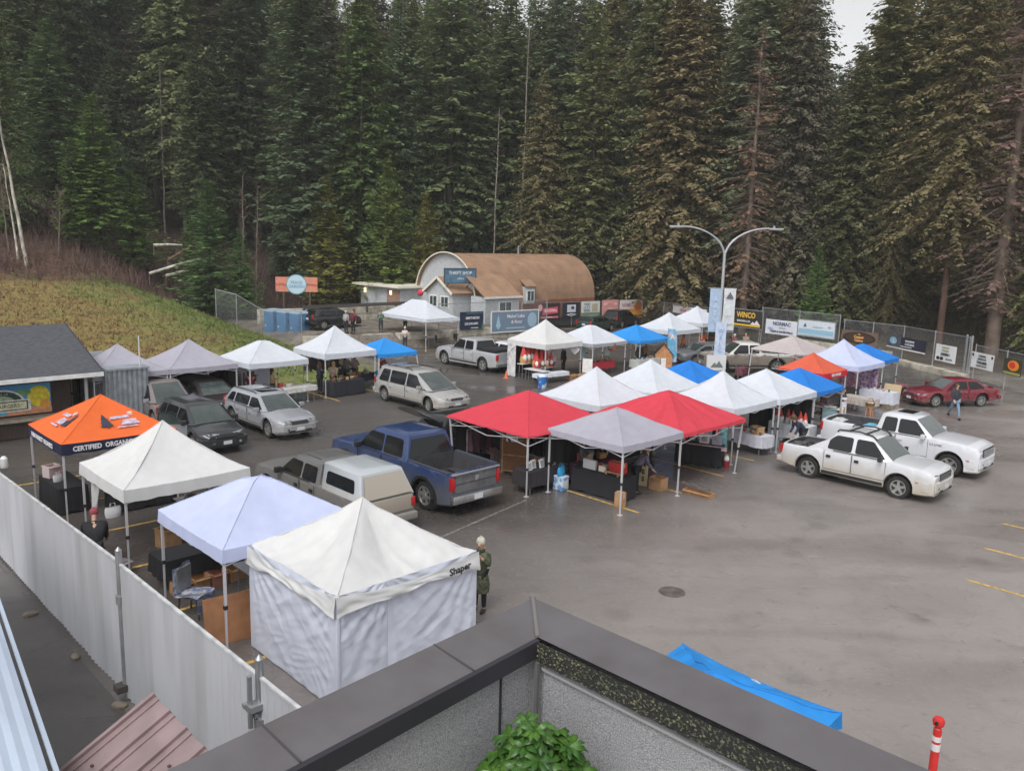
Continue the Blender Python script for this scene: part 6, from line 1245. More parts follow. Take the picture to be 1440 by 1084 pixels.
for Y0, n, gap in ranks:
    for i in range(n):
        px = -90 + (1440+180)*(i+.5+fr.uniform(-.42, .42))/n; Y = Y0+fr.uniform(-5, 5)
        u, v = at_px(px, Y)
        if v < 66 and u < 64: continue
        if px < 430 and Y < 89: continue
        if u < 30 and v < 76: continue
        if 150 < px < 262 and Y < 96: continue
        if px > 840 and Y0 > 130: continue
        if any(math.hypot(u-a, v-b2) < gap*.5 for a, b2 in taken): continue
        b0 = terrain_z(u, v)
        key = fr.choice(['fir0', 'fir1', 'fir2', 'fir3', 'tall0', 'tall1', 'tall2', 'spruce0', 'spruce1'] if px < 840 else ['spruce0', 'spruce1', 'spruce2', 'fir3', 'tall2'])
        H = fr.uniform(25, 37) if px < 840 else fr.uniform(28, 38)
        if px < 900 and Y0 > 90: H = max(H, min(44, top_h(px, fr.uniform(-60, 10), Y, b0)))
        if px > 840:     # the far side has to leave its gap of sky
            lim = 8 if 975 < px < 1018 else (48 if 1108 < px < 1205 else -60)
            H = min(44, top_h(px, lim+(fr.uniform(0, 45) if lim > 0 else fr.uniform(-30, 40)), Y, b0))
            if H < 8: continue
        col = list(fr.choice(DG)); f = fr.uniform(.8, 1.3)
        if px > 840: col = [col[0]*1.18, col[1]*1.0, col[2]*1.0]
        if fr.random() < .12: col = [.18, .16, .12]
        taken.append((u, v)); tree(key, u, v, H, tuple(c*f for c in col), fr.uniform(.85, 1.15)); cnt += 1
print('forest trees', cnt+len(HERO))
# slim bare trunks in front of the wood at the left
def bare(px, Y, ytop, r, label, mt, lean=0, nm='birch_tree'):
    u, v = at_px(px, Y); b0 = terrain_z(u, v); H = top_h(px, ytop, Y, b0); t = empty(nm, W(u, v, b0-.1), 0, label, 'tree'); q = random.Random(px)
    MB().tube([(lean*s*H*.1+q.uniform(-.05, .05), 0, H*s) for s in [i/8 for i in range(9)]], [r*(1-.75*i/8) for i in range(9)], 7).build('trunk', mt, t, ang=60)
    mb = MB()
    for k in range(34):
        s = q.uniform(.45, 1); a = q.uniform(0, 6.28); l2 = q.uniform(.4, 1.6)*(1.3-s); p = Vector((lean*s*H*.1, 0, H*s)); mb.bar(p, p+Vector((math.cos(a), math.sin(a), q.uniform(.3, 1.2)))*l2, .022)
        e = p+Vector((math.cos(a), math.sin(a), .8))*l2*.7; mb.bar(e, e+Vector((q.uniform(-.5, .5), q.uniform(-.5, .5), .4)), .012)
    mb.build('crown', DEADB, t, ang=0); return t
bare(48, 64, 95, .15, 'tall pale birch trunk leaning left near the left picture edge', BIRCH, -1.2); bare(36, 65, 230, .10, 'thinner pale birch trunk beside the tall leaning one', BIRCH, -.8); bare(24, 66, 240, .08, 'thinnest grey trunk left of the two birches', DEADB, -.4); bare(92, 67, 268, .09, 'forked bare sapling under the bright green fir', DEADB, .8, 'bare_tree'); bare(345, 76, 245, .12, 'bare pale trunks over the young firs', DEADB, .2, 'bare_tree'); bare(362, 77, 262, .10, 'bare slim tree right of the pale trunks', DEADB, .4, 'bare_tree'); bare(854, 88, 318, .10, 'slim pale trunk behind the faded red banner', BIRCH, -.6, 'bare_tree'); bare(903, 89, 300, .13, 'brown bare trunk behind the orange and white banner', BARK, 0, 'bare_tree')
for px, Y, yt, yb_ in ((506, 83, 60, 330), (620, 90, 20, 250), (726, 88, 30, 330), (1018, 86, 40, 300), (412, 88, 120, 330), (560, 95, -20, 200), (690, 87, 150, 330), (1222, 86, 20, 300), (240, 92, 90, 280)):
    bare(px, Y, yt, .11, 'slim pale dead trunk among the firs above %s' % {506: 'the flat hut wing', 620: 'the hut gable apex', 726: 'the middle of the barrel roof', 1018: 'the street lamp arms', 412: 'the round blue sign', 560: 'the left end of the hut', 690: 'the roof sign of the hut', 1222: 'the brown oval banner', 240: 'the fallen logs'}[px], mat('bark_pale', (.26, .23, .20), .9, noise_amt=.4, nscale=3), .15, 'bare_tree')
# fallen logs
for i, (x0, y0, x1, y1, lb) in enumerate([(210, 385, 284, 363, 'longest pale fallen log on the brown slope'), (233, 388, 272, 379, 'short pale fallen log below the longest one'), (236, 366, 275, 345, 'reddish fallen log slanting above the longest one'), (216, 345, 256, 345, 'thin level fallen log high on the brown slope'), (260, 400, 283, 382, 'steep short fallen log beside the young fir'), (82, 383, 92, 374, 'broken pale stick left of the bright green fir')]):
    Y = 68+i*.5; a = GD(x0, y0, Y); b2 = GD(x1, y1, Y+1.5); t = empty('fallen_log', a, 0, lb, 'log', 'fallen logs on the slope'); d = b2-a; MB().tube([(0, 0, 0), d*.5+Vector((0, 0, .05)), d], [.13, .11, .07], 8).build('trunk', [BIRCH, BARKR][i == 2], t, ang=60)
    mb = MB(); 
    for s in (.35, .7): mb.bar(d*s, d*s+Vector((.1, .2, .45)), .03)
    mb.bar((0, 0, -.9), (0, 0, .02), .05); mb.build('branch', DEADB, t)
# brown brush along the foot of the wood
br = random.Random(5); mb = MB()
for k in range(8000):
    px = br.uniform(-60, 860) if k % 4 else br.uniform(-60, 420); Y = br.uniform(60, 90) if px < 420 else br.uniform(71, 86); u, v = at_px(px, Y)
    if v < 66 or (u > 30 and v < 69): continue
    z = terrain_z(u, v); p = W(u, v, z-.1); h = br.uniform(.4, 1.7)*(1.5 if br.random() < .12 else 1)*(.5 if v < 69 else 1)
    for j in range(3):
        d = Vector((br.uniform(-.6, .6), br.uniform(-.6, .6), 1))*h*br.uniform(.6, 1); s2 = Vector((br.uniform(-1, 1), br.uniform(-1, 1), 0)).normalized()*.022; mb.poly([p-s2, p+s2, p+d+s2*.3, p+d-s2*.3]); q = p+d*.6; mb.poly([q-s2*.7, q+s2*.7, q+d*.35+s2*12*br.uniform(-1, 1)])
BRM = mat('brush_twigs', (.17, .105, .088), .95, col2=(.07, .042, .035), nscale=.5, contrast=(.35, .65)); tag(mb.build('undergrowth', BRM, ang=0), 'reddish brown leafless brush at the foot of the forest', 'undergrowth', kind='stuff')
mb = MB()
for k in range(2600):   # leaf litter saplings beyond the right fence
    px = br.uniform(840, 1500); Y = br.uniform(66, 92); u, v = at_px(px, Y)
    if u < 64.5: continue
    z = terrain_z(u, v); p = W(u, v, z-.1); h = br.uniform(.3, 1.6)
    for j in range(3):
        d = Vector((br.uniform(-.6, .6), br.uniform(-.6, .6), 1))*h*br.uniform(.6, 1); s2 = Vector((br.uniform(-1, 1), br.uniform(-1, 1), 0)).normalized()*.03; mb.poly([p-s2, p+s2, p+d+s2*.3, p+d-s2*.3]); q = p+d*.6; mb.poly([q-s2*.7, q+s2*.7, q+d*.35+s2*14*br.uniform(-1, 1)])
tag(mb.build('undergrowth', mat('brush_olive', (.085, .075, .042), .95, noise_amt=.6, nscale=.5), ang=0), 'olive brown low brush under the trees beyond the right fence', 'undergrowth', kind='stuff')
# grass tufts on the bank
mb = MB(); mg = MB()
for k in range(15000):
    u = br.uniform(-6, 29); v = 41+br.random()**1.0*29; z = terrain_z(u, v)
    if z < .15: continue
    p = W(u, v, z-.03); t = mg if (noise.noise(Vector((u*.3, v*.3, 0)))*11+u > 20.5) else mb
    for j in range(2):
        h = br.uniform(.08, .28); d = Vector((br.uniform(-.7, .7), br.uniform(-.7, .7), 1))*h; s2 = Vector((br.uniform(-1, 1), br.uniform(-1, 1), 0)).normalized()*.04; t.poly([p-s2, p+s2, p+d])
tag(mb.build('grass', mat('grass_gold', (.25, .175, .07), .9, col2=(.12, .075, .04), nscale=.9), ang=0), 'golden dry grass on the left bank', 'grass', kind='stuff'); tag(mg.build('grass', mat('grass_green', (.17, .20, .055), .9, noise_amt=.6, nscale=.6, col2=(.07, .11, .02)), ang=0), 'green and yellow grass at the right end of the bank', 'grass', kind='stuff')
# ================================================================= people
SKIN = mat('skin', (.50, .30, .22), .55, noise_amt=.1); BLOND = mat('hair_blond', (.50, .36, .17), .8); BRHAIR = mat('hair_brown', (.10, .055, .03), .8); GREYH = mat('hair_grey', (.45, .44, .42), .8)
def skin_me(name, V, E, Rr, mts, parent, sub=1):
    me = bpy.data.meshes.new(name); me.from_pydata([tuple(v) for v in V], E, []); tmp = bpy.data.objects.new('tmp', me); COL.objects.link(tmp)
    md = tmp.modifiers.new('Skin', 'SKIN'); md.use_smooth_shade = True
    sv = me.skin_vertices[0].data
    for i, r in enumerate(Rr): sv[i].radius = (r, r) if not isinstance(r, tuple) else r
    sv[0].use_root = True
    s = tmp.modifiers.new('Sub', 'SUBSURF'); s.levels = sub; s.render_levels = sub
    dg = bpy.context.evaluated_depsgraph_get(); m2 = bpy.data.meshes.new_from_object(tmp.evaluated_get(dg)); bpy.data.objects.remove(tmp); m2.name = name
    m2.materials.clear(); m2.materials.append(mts); m2.polygons.foreach_set('use_smooth', [True]*len(m2.polygons))
    o = bpy.data.objects.new(name, m2); COL.objects.link(o); o.parent = parent; return o
def person(u, v, face, label, top=(.1, .1, .1), legs=(.03, .03, .04), h=1.7, bend=0, arms='down', stride=0, hat=None, hair=None, coat=0, z=0, tmat=None, knees=0, look=0, wide=1, scarf=None, apron=None, boots=None):
    """local x is forward; every joint is laid out for the pose"""
    z = z or (max(0, terrain_z(u, v)+.02) if v > 41 else 0); t = thing('person', u, v, face, label, 'person', z=z); S = h/1.7; V = Vector
    kb = knees
    pel = V((0, 0, .90*S - kb*.40*S)); B = R(bend); up = V((math.sin(B), 0, math.cos(B))); fw = V((math.cos(B), 0, -math.sin(B)))
    chest = pel+up*.32*S; neck = pel+up*.52*S; hb = neck + (up*.55+V((0, 0, .45))).normalized()*.09*S; hd = hb+V((math.sin(R(look+bend*.6)), 0, math.cos(R(look+bend*.6))))*.13*S
    V_, E_, R_ = [], [], []
    def add(p, r, par=None):
        V_.append(p); R_.append(r*S if not isinstance(r, tuple) else (r[0]*S, r[1]*S)); 
        if par is not None: E_.append((par, len(V_)-1))
        return len(V_)-1
    ipel = add(pel, .12); ich = add(chest, .13, ipel); ine = add(neck, .055, ich); ihb = add(hb, .060, ine); ihm = add(hb+(hd-hb)*.55+fw*.015, .088, ihb); iht = add(hd+V((0, 0, .045*S)), .070, ihm)
    nz_ = add(hb+(hd-hb)*.42+fw*.115*S, .014, ihm)
    J = {}
    for s in (1, -1):
        sh = neck+V((0, s*.17*S*wide, 0))-up*.06*S
        if arms == 'down': el = sh-up*.28*S+V((-.02, s*.06*S, 0)); ha = el-V((0, 0, .25*S))+fw*.06*S
        elif arms == 'front': el = sh-up*.24*S+V((.02, s*.07*S, 0)); ha = el+fw*.20*S+V((0, -s*.13*S, .05*S))
        elif arms == 'face': el = sh-up*.22*S+fw*.10*S+V((0, s*.05*S, 0)); ha = el+fw*.12*S+V((0, -s*.13*S, .20*S))
        elif arms == 'reach': el = sh+fw*.18*S-up*.16*S; ha = el+fw*.22*S-V((0, 0, .08*S))
        elif arms == 'swing': el = sh-up*.26*S+fw*(-s*.12*S)+V((0, s*.04*S, 0)); ha = el-up*.16*S+fw*(.12-s*.08)*S
        d = (ha-el).normalized(); ish = add(sh, .055, ich); iel = add(el, .040, ish); iw = add(ha, .028, iel); pl = ha+d*.075*S; ip = add(pl, .030, iw); J[s] = (sh, el, ha)
        sd = d.cross(fw).normalized() if abs(d.dot(fw)) < .9 else V((0, 1, 0)); cu = d.cross(sd)*(-s)
        for k, (o2, ln) in enumerate(((-.030, .060), (-.010, .072), (.010, .068), (.030, .052))):
            f0 = add(pl+sd*o2*S+d*.018*S, .0085, ip); f1 = add(pl+sd*o2*1.1*S+d*(.018+ln*.55)*S+cu*.010*S, .008, f0); add(pl+sd*o2*1.1*S+d*(.018+ln*.85)*S+cu*.028*S, .007, f1)
        th0 = add(ha+d*.035*S+sd*.038*S, .010, iw); add(ha+d*.085*S+sd*.052*S+cu*.02*S, .0085, th0)
    K = {}
    for s in (1, -1):
        hip = pel+V((0, s*.085*S, -.03*S)); a = stride*s
        if kb > 0: kn = hip+V((.36*S*kb+.10, s*.04, -.30*S*(1-kb*.6))); an = V((kn.x-.18*S*kb, s*.11*S, .08*S))
        else:
            kn = hip+V((math.sin(a)*.42*S, s*.015*S, -math.cos(a)*.42*S)); b2 = a*.9 - (.35 if a < 0 else 0)*1.0; an = kn+V((math.sin(b2)*.41*S, 0, -math.cos(b2)*.41*S)); 
            if an.z < .07*S or stride == 0: an.z = .075*S
        ih = add(hip, .085, ipel); ik = add(kn, .055, ih); ia = add(an, .036, ik); add(an+V((.13*S, 0, -.045*S)), .034, ia); K[s] = (hip, kn, an)
    skin_me('body', V_, E_, R_, SKIN, t)
    TM = tmat or mat('cloth_%.2f_%.2f_%.2f' % tuple(top), top, .85, noise_amt=.25, nscale=6, bump=.3, bscale=14); LMt = mat('cloth_%.2f_%.2f_%.2f' % tuple(legs), legs, .85, noise_amt=.25, nscale=6)
    V_, E_, R_ = [], [], []; a0 = add(pel-up*(.08+.0*coat)*S, .155 if not coat else .165); a1 = add(chest, (.175*wide, .15), a0); a2 = add(neck-up*.03*S, .085, a1); add(neck+up*.035*S, .066, a2)
    for s in (1, -1): sh, el, ha = J[s]; b0 = add(sh, .078, a1); b1 = add(el, .060, b0); add(el.lerp(ha, .88), .048, b1)
    jk = skin_me('jacket', V_, E_, R_, TM, t)
    if coat:
        low = pel-V((0, 0, coat*S)); mb = MB(); mb.lathe([(.165*S, 0), (.20*S, -.10*S), (.225*S, -coat*.6*S), (.215*S, -coat*S)], c=(pel.x, 0, pel.z), n=16, sq=(.82, 1.0), cap=False); mb.build('coat_skirt', TM, jk, ang=60)
    V_, E_, R_ = [], [], []; a0 = add(pel, .135)
    for s in (1, -1): hip, kn, an = K[s]; b0 = add(hip, .098, a0); b1 = add(kn, .072, b0); add(an+V((0, 0, .02)), .055, b1)
    skin_me('trousers', V_, E_, R_, LMt, t)
    for s in (1, -1): hip, kn, an = K[s]; mb = MB(); mb.ellipsoid((an.x+.055*S, an.y, max(.045, an.z-.03)), (.145*S, .052*S, .055*S), 10); mb.build('shoe', mat('shoe_dark', (.02, .018, .018), .6) if not boots else boots, t)
    c = hb+(hd-hb)*.62; q = V((math.sin(R(look+bend*.6)), 0, math.cos(R(look+bend*.6)))); f2 = V((q.z, 0, -q.x))
    for s in (1, -1): MB().ellipsoid(tuple(c+f2*.082*S+V((0, s*.032*S, 0))), (.010, .014, .010), 6).build('eye', DARK, t)
    if hair:
        mb = MB(); mb.ellipsoid(tuple(c-f2*.020*S+q*.03*S), (.108*S, .100*S, .115*S), 12); 
        if hair in (BLOND, BRHAIR): mb.ellipsoid(tuple(c-f2*.06*S-q*.12*S), (.062*S, .085*S, .15*S), 10)
        mb.build('hair', hair, t)
    if hat: 
        mb = MB(); mb.ellipsoid(tuple(c-f2*.008*S+q*.065*S), (.101*S, .098*S, .095*S), 14); mb.lathe([(.099*S, -.02), (.101*S, .03)], c=tuple(c+q*.035*S), n=14); mb.ellipsoid(tuple(c+q*.165*S), (.022*S,)*3, 8); mb.build('hat', mat('hat_%.2f_%.2f_%.2f' % hat, hat, .85, noise_amt=.2, nscale=14), t)
    if scarf: MB().lathe([(.075*S, 0), (.10*S, .03*S), (.10*S, .07*S), (.07*S, .09*S)], c=tuple(neck-V((0, 0, .03))), n=14).build('scarf', mat('scarf_%.2f' % scarf[0], scarf, .9, noise_amt=.3, nscale=14), t)
    if apron: 
        m4 = MB(); m4.grid(lambda a, b2: (pel.x+.16*S+.03*math.cos((a-.5)*3)-.10*abs(a-.5)**2*2, (a-.5)*.40*S, pel.z-.45*S+b2*.85*S), 6, 6); m4.build('apron', mat('apron_%.2f' % apron[0], apron, .8, noise_amt=.1), t)
    return t
def at(px, py): return GP(px, py, 0)
CAMO = mat('coat_olive_pattern', (.040, .045, .024), .85, col2=(.10, .11, .065), nscale=9, contrast=(.42, .6), bump=.3)
TO_CAM = R(225)
p = at(674, 861); wm = person(p[0]+.05, p[1]+.05, R(205), 'person in a cream knitted hat and olive green coat standing beside the walled tent', (.05, .05, .035), (.012, .012, .014), h=1.66, arms='face', hat=(.50, .47, .40), coat=.42, wide=1.15, tmat=CAMO, scarf=(.04, .055, .04), hair=BLOND)
p = at(1341, 589); person(p[0], p[1], -R(150)+A0*0+R(10), 'person in a dark jacket and light jeans striding past the maroon sedan', (.03, .033, .045), (.17, .24, .36), h=1.72, arms='swing', stride=.42, hair=BRHAIR)
p = at(142, 776); person(*at(136, 806), R(70), 'person in a black coat and dusty red cap crouching behind the fence', (.018, .018, .024), (.02, .02, .025), h=1.78, bend=34, knees=.5, look=25, arms='reach', hat=(.30, .06, .08), wide=1.3)
p = at(893, 694); person(p[0], p[1], R(-35), 'person in a grey violet fleece bending over the stock under the grey tent', (.13, .11, .16), (.012, .014, .022), h=1.72, bend=35, arms='reach', hair=BRHAIR)
p = at(343, 560); person(18.1, 36.2, R(80), 'person in a maroon jacket under the flat topped white tent', (.20, .015, .035), (.03, .03, .04), h=1.66, arms='front', hair=BRHAIR, coat=.1)
person(19.1, 36.0, R(-30), 'person with long brown hair and a tan coat under the flat topped white tent', (.42, .30, .17), (.05, .04, .04), h=1.62, arms='front', hair=BRHAIR)
person(22.0, 36.5, R(10), 'person in black with dark hair under the tall peaked tent', (.015, .015, .02), (.015, .015, .02), h=1.66, arms='front', hair=BRHAIR)
person(22.6, 36.2, R(200), 'fair haired person in a beige top under the tall peaked tent', (.45, .33, .25), (.012, .012, .02), h=1.64, arms='front', hair=BLOND)
person(23.3, 36.6, R(170), 'fair haired person in a black coat right of the beige top', (.015, .014, .018), (.012, .012, .02), h=1.66, arms='down', hair=BLOND, coat=.3)
person(24.3, 37.6, R(-90), 'person in a grey sweater behind the dark tables of the tall peaked tent', (.22, .22, .24), (.03, .03, .04), h=1.7, arms='front', hair=GREYH)
p = at(497, 489); person(p[0], p[1], R(200), 'person in a maroon and black jacket behind the tall peaked tent', (.12, .02, .03), (.015, .015, .02), h=1.8, hair=BRHAIR)
p = at(487, 488); person(p[0], p[1], R(20), 'person in a pale grey top next to the maroon and black jacket', (.35, .34, .35), (.03, .03, .04), h=1.66, hair=GREYH)
p = at(547, 486); person(p[0]+1.5, p[1], R(200), 'person in pink standing at the back of the long white tent', (.52, .28, .28), (.03, .03, .04), h=1.66, hair=BRHAIR)
p = at(573, 492); person(p[0], p[1]+.3, R(230), 'grey haired person in a white shawl under the long white tent', (.55, .48, .46), (.04, .04, .05), h=1.66, hair=GREYH, arms='front')
p = at(524, 486); person(p[0]+.6, p[1]-.2, R(230), 'person in a green jacket at the left end of the long white tent', (.05, .13, .09), (.04, .04, .05), h=1.66, hair=BRHAIR, arms='front')
person(34.9, 33.2, R(160), 'person dressed in black behind the festive display', (.014, .014, .018), (.014, .014, .018), h=1.7, hair=BRHAIR, arms='front')
person(35.5, 32.9, R(200), 'person in a grey and white knit beside the festive display', (.42, .36, .40), (.1, .1, .12), h=1.62, hair=GREYH, arms='front')
person(35.1, 34.4, R(200), 'person in a magenta hat at the back of the festive stall', (.05, .03, .05), (.02, .02, .02), h=1.7, hat=(.42, .05, .16))
person(43.6, 32.2, R(190), 'person in an orange brown jacket under the far blue tent', (.42, .18, .06), (.03, .03, .04), h=1.66, hair=BRHAIR)
person(42.4, 31.7, R(30), 'person in dark clothes left of the orange brown jacket', (.03, .03, .035), (.02, .02, .02), h=1.72, hair=BRHAIR)
person(50.0, 33.6, R(120), 'person in an orange safety vest near the tractor', (.65, .16, .03), (.05, .05, .06), h=1.75, hair=BRHAIR)
p = at(1189, 596); person(p[0]-.1, p[1]+.2, R(-100), 'person in a dark jacket with a bright white apron beside the coral tent', (.03, .02, .035), (.03, .03, .05), h=1.66, apron=(.70, .72, .78), arms='front', hair=BRHAIR)
p = at(1179, 597); person(p[0]-.2, p[1]+.7, R(-90), 'person in navy trousers behind the white apron', (.05, .02, .03), (.02, .04, .12), h=1.72, hair=BRHAIR)
person(30.7, 14.75, R(150), 'person in a navy coat leaning over the stock by the white pickups', (.025, .035, .07), (.05, .05, .06), h=1.7, bend=50, arms='reach', hair=BRHAIR)
person(41.2, 19.6, R(230), 'person in a white top at the stalls behind the coral tent', (.55, .52, .55), (.05, .05, .08), h=1.64, hair=BRHAIR)
person(43.6, 19.9, R(230), 'person in dark purple under the white end tent', (.09, .03, .13), (.03, .02, .05), h=1.64, hair=BRHAIR)
p = at(1047, 501); person(p[0], p[1], R(190), 'bald headed person in tan behind the muddy pickup', (.30, .22, .17), (.05, .05, .06), h=1.75)
p = at(1036, 503); person(p[0], p[1]+.3, R(170), 'person in a wine red top behind the bonnet of the muddy pickup', (.2, .05, .06), (.05, .05, .06), h=1.7, hair=GREYH)
person(20.1, 17.1, R(-60), 'person in a grey hooded top inside the light grey tent', (.08, .08, .095), (.02, .02, .02), h=1.68, hair=BRHAIR, arms='front')

person(18.6, 37.2, R(-60), 'person in a grey jacket at the back of the flat topped white tent', (.16, .16, .18), (.03, .03, .04), h=1.7, arms='front', hair=GREYH)
person(26.3, 37.1, R(-80), 'person in a red top behind the table of the small blue tent', (.45, .06, .06), (.03, .03, .04), h=1.66, arms='front', hair=BRHAIR)
person(24.9, 37.7, R(-80), 'person in a pale pink jumper at the right of the tall peaked tent', (.50, .35, .34), (.03, .03, .04), h=1.64, arms='front', hair=BLOND)
person(24.2, 17.4, R(-60), 'person in a dark green coat under the creased red tent', (.03, .06, .04), (.02, .02, .025), h=1.7, arms='front', hair=GREYH)
person(19.6, 20.0, R(-60), 'person in a brown jumper under the plain red tent', (.12, .07, .05), (.02, .02, .025), h=1.7, arms='front', hair=BRHAIR)
person(37.6, 33.9, R(-80), 'person in a teal scarf and black coat behind the red cloth', (.02, .02, .025), (.02, .02, .02), h=1.66, hair=BRHAIR, scarf=(.05, .25, .25))
# ================================================================= tables and goods
def G3(u, v, rz, name, label, cat, group=None, z=0): return thing(name, u, v, rz, label, cat, group, z=z)
CARD = mat('cardboard', (.42, .24, .12), .85, noise_amt=.2, nscale=5); TABW = mat('table_top', (.52, .53, .55), .6, noise_amt=.1)
def table(u, v, rz, L, Wd, label, h=.73, mt=TABW):
    t = G3(u, v, rz, 'folding_table', label, 'table', 'folding tables of the stalls'); MB().box((0, 0, h), (L, Wd, .04)).build('table_top', mt, t, bevel=.012)
    for x in (-1, 1):
        for y in (-1, 1): MB().bar((x*(L/2-.15), y*(Wd/2-.08), h), (x*(L/2-.12), y*(Wd/2-.06), 0), .028).build('leg', STEEL, t)
    return t
def cloth(u, v, rz, L, Wd, col, label, h=.755, drop=.72, seed=0, dropy=None, mt=None):
    """one draped cloth: flat top, sides hanging in soft folds"""
    t = G3(u, v, rz, 'tablecloth', label, 'tablecloth'); mb = MB(); n = 64; dy = drop if dropy is None else dropy
    per = []
    a, b2 = L/2+.01, Wd/2+.01; tot = 4*(a+b2)
    for i in range(n):
        s = tot*i/n
        if s < 2*a: per.append((-a+s, -b2, 0, -1))
        elif s < 2*a+2*b2: per.append((a, -b2+s-2*a, 1, 0))
        elif s < 4*a+2*b2: per.append((a-(s-2*a-2*b2), b2, 0, 1))
        else: per.append((-a, b2-(s-4*a-2*b2), -1, 0))
    rows = []
    for k in range(7):
        q = k/6; r = []
        for i, (x, y, nx, ny) in enumerate(per):
            f = .022*q*math.sin(i*1.9+seed)+.03*q*noise.noise(Vector((i*.4, seed, q))); dd = dy if ny else drop
            r.append((x+nx*(.01+f+.03*q), y+ny*(.01+f+.03*q), h+.012-dd*q*(1+.03*math.sin(i*.7+seed))))
        rows.append(mb.pts(r))
    for k in range(6):
        for i in range(n): mb.face([rows[k]+i, rows[k]+(i+1) % n, rows[k+1]+(i+1) % n, rows[k+1]+i])
    c = mb.pts([(0, 0, h+.014)])
    for i in range(n): mb.face([c, rows[0]+i, rows[0]+(i+1) % n])
    o = mb.build('cloth', mt or mat('linen_%.2f_%.2f_%.2f' % col, col, .85, noise_amt=.12, nscale=5), t, ang=45); return t
def carton(u, v, rz, sx, sy, sz, label, z=0, mt=CARD, open_=True, group=None, name='cardboard_box', cat='box'):
    t = G3(u, v, rz, name, label, cat, group, z=z); b2 = MB(); th = .012
    if open_:
        b2.box((0, 0, th/2), (sx, sy, th)); b2.box((-sx/2+th/2, 0, sz/2+.001), (th, sy, sz)).box((sx/2-th/2, 0, sz/2+.001), (th, sy, sz)).box((0, -sy/2+th/2, sz/2+.001), (sx-2*th, th, sz)).box((0, sy/2-th/2, sz/2+.001), (sx-2*th, th, sz)); b2.build('carton', mt, t, ang=0)
        for s in (1, -1): MB().bar((-sx/2+.01, s*(sy/2+.06*sy), sz-.03), (sx/2-.01, s*(sy/2+.06*sy), sz-.03), .16*sy+.05, .008).build('flap', mt, t)
    else:
        b2.box((0, 0, sz/2), (sx, sy, sz)); b2.build('carton', mt, t, bevel=.012); MB().box((0, 0, sz+.004), (sx+.01, .05, .006)).box((sx/2+.004, 0, sz*.8), (.004, .05, sz*.4)).build('tape', mat('tape', (.55, .45, .3), .4), t)
    return t
PAL = [(.45, .05, .06), (.55, .50, .42), (.10, .22, .30), (.55, .30, .12), (.62, .60, .58), (.20, .10, .06), (.05, .16, .09), (.50, .42, .10), (.30, .12, .25), (.60, .35, .35), (.08, .08, .09), (.30, .42, .50)]
def gmat(i): return mat('goods_%d' % (i % len(PAL)), PAL[i % len(PAL)], .6, noise_amt=.3, nscale=20)
gr2 = random.Random(21)
def jar(u, v, z, i, label, group):
    t = G3(u, v, gr2.random()*3, 'jar', label, 'jar', group, z=z); r = gr2.uniform(.035, .05); h2 = gr2.uniform(.09, .14); MB().lathe([(r*.9, 0), (r, .01), (r, h2*.8), (r*.8, h2*.9), (r*.8, h2)], n=10).build('glass', gmat(i), t); MB().lathe([(r*.88, h2), (r*.88, h2+.02)], n=10).build('lid', [WHITE, CHROME, gmat(i+3)][i % 3], t)
def basket(u, v, z, i, label, group, s=1):
    t = G3(u, v, gr2.random()*3, 'basket', label, 'basket', group, z=z); WK = mat('wicker', (.30, .17, .08), .85, noise_amt=.5, nscale=22, bump=.6, bscale=40)
    MB().lathe([(.10*s, 0), (.13*s, .10*s), (.145*s, .12*s), (.13*s, .12*s), (.11*s, .07*s), (.001, .07*s)], n=14).build('bowl', WK, t); MB().tube([(.13*s*math.cos(R(a)), 0, .11*s+.14*s*math.sin(R(a))) for a in range(0, 181, 20)], .010*s, 6).build('handle', WK, t)
    mb = MB(); 
    for k in range(7): a = k*.9; mb.ellipsoid((.065*s*math.cos(a), .065*s*math.sin(a), .10*s), (.035*s,)*3, 7)
    mb.build('contents', gmat(i), t)
def packet(u, v, z, i, label, group, s=1):
    t = G3(u, v, gr2.uniform(-.3, .3), 'gift_box', label, 'box', group, z=z); a, b2, c = gr2.uniform(.08, .16)*s, gr2.uniform(.06, .12)*s, gr2.uniform(.06, .16)*s
    MB().box((0, 0, c/2), (a, b2, c)).build('box_body', gmat(i), t, bevel=.006); MB().box((0, 0, c+.003), (a*1.02, .02, .006)).box((0, 0, c+.004), (.02, b2*1.02, .008)).build('ribbon', gmat(i+4), t)
def bag(u, v, z, i, label, group=None, s=1, mt=None, name='bag'):
    t = G3(u, v, gr2.uniform(-.4, .4), name, label, 'bag', group, z=z); w2, d, h2 = .20*s, .11*s, .30*s
    mb = MB(); mb.grid(lambda a, q: ((w2*(1+.12*math.sin(q*3.1)))*math.cos(2*math.pi*a)*1.0, d*(1+.3*math.sin(q*3))*math.sin(2*math.pi*a)*(1-.5*q), h2*q), 20, 6); mb.build('sack', mt or gmat(i), t, ang=60)
    for y in (-.03, .03): MB().tube([(-.07*s, y*s, h2*.96), (-.06*s, y*s, h2+.10*s), (.06*s, y*s, h2+.10*s), (.07*s, y*s, h2*.96)], .008, 6).build('handle', mt or gmat(i), t)
    return t
def figure(u, v, z, i, label, group, s=1):
    """little gnome: cone hat, beard, round body"""
    t = G3(u, v, gr2.random(), 'gnome', label, 'ornament', group, z=z); MB().lathe([(.10*s, 0), (.13*s, .08*s), (.10*s, .22*s), (.04*s, .28*s)], n=12).build('body', gmat(i), t); MB().lathe([(.11*s, .24*s), (.07*s, .38*s), (.02*s, .55*s), (.001, .60*s)], n=12).build('hat', mat('gnome_red', (.50, .05, .04), .8), t); MB().ellipsoid((-.07*s, -.05*s, .19*s), (.06*s, .07*s, .10*s), 8).build('beard', WHITE, t)
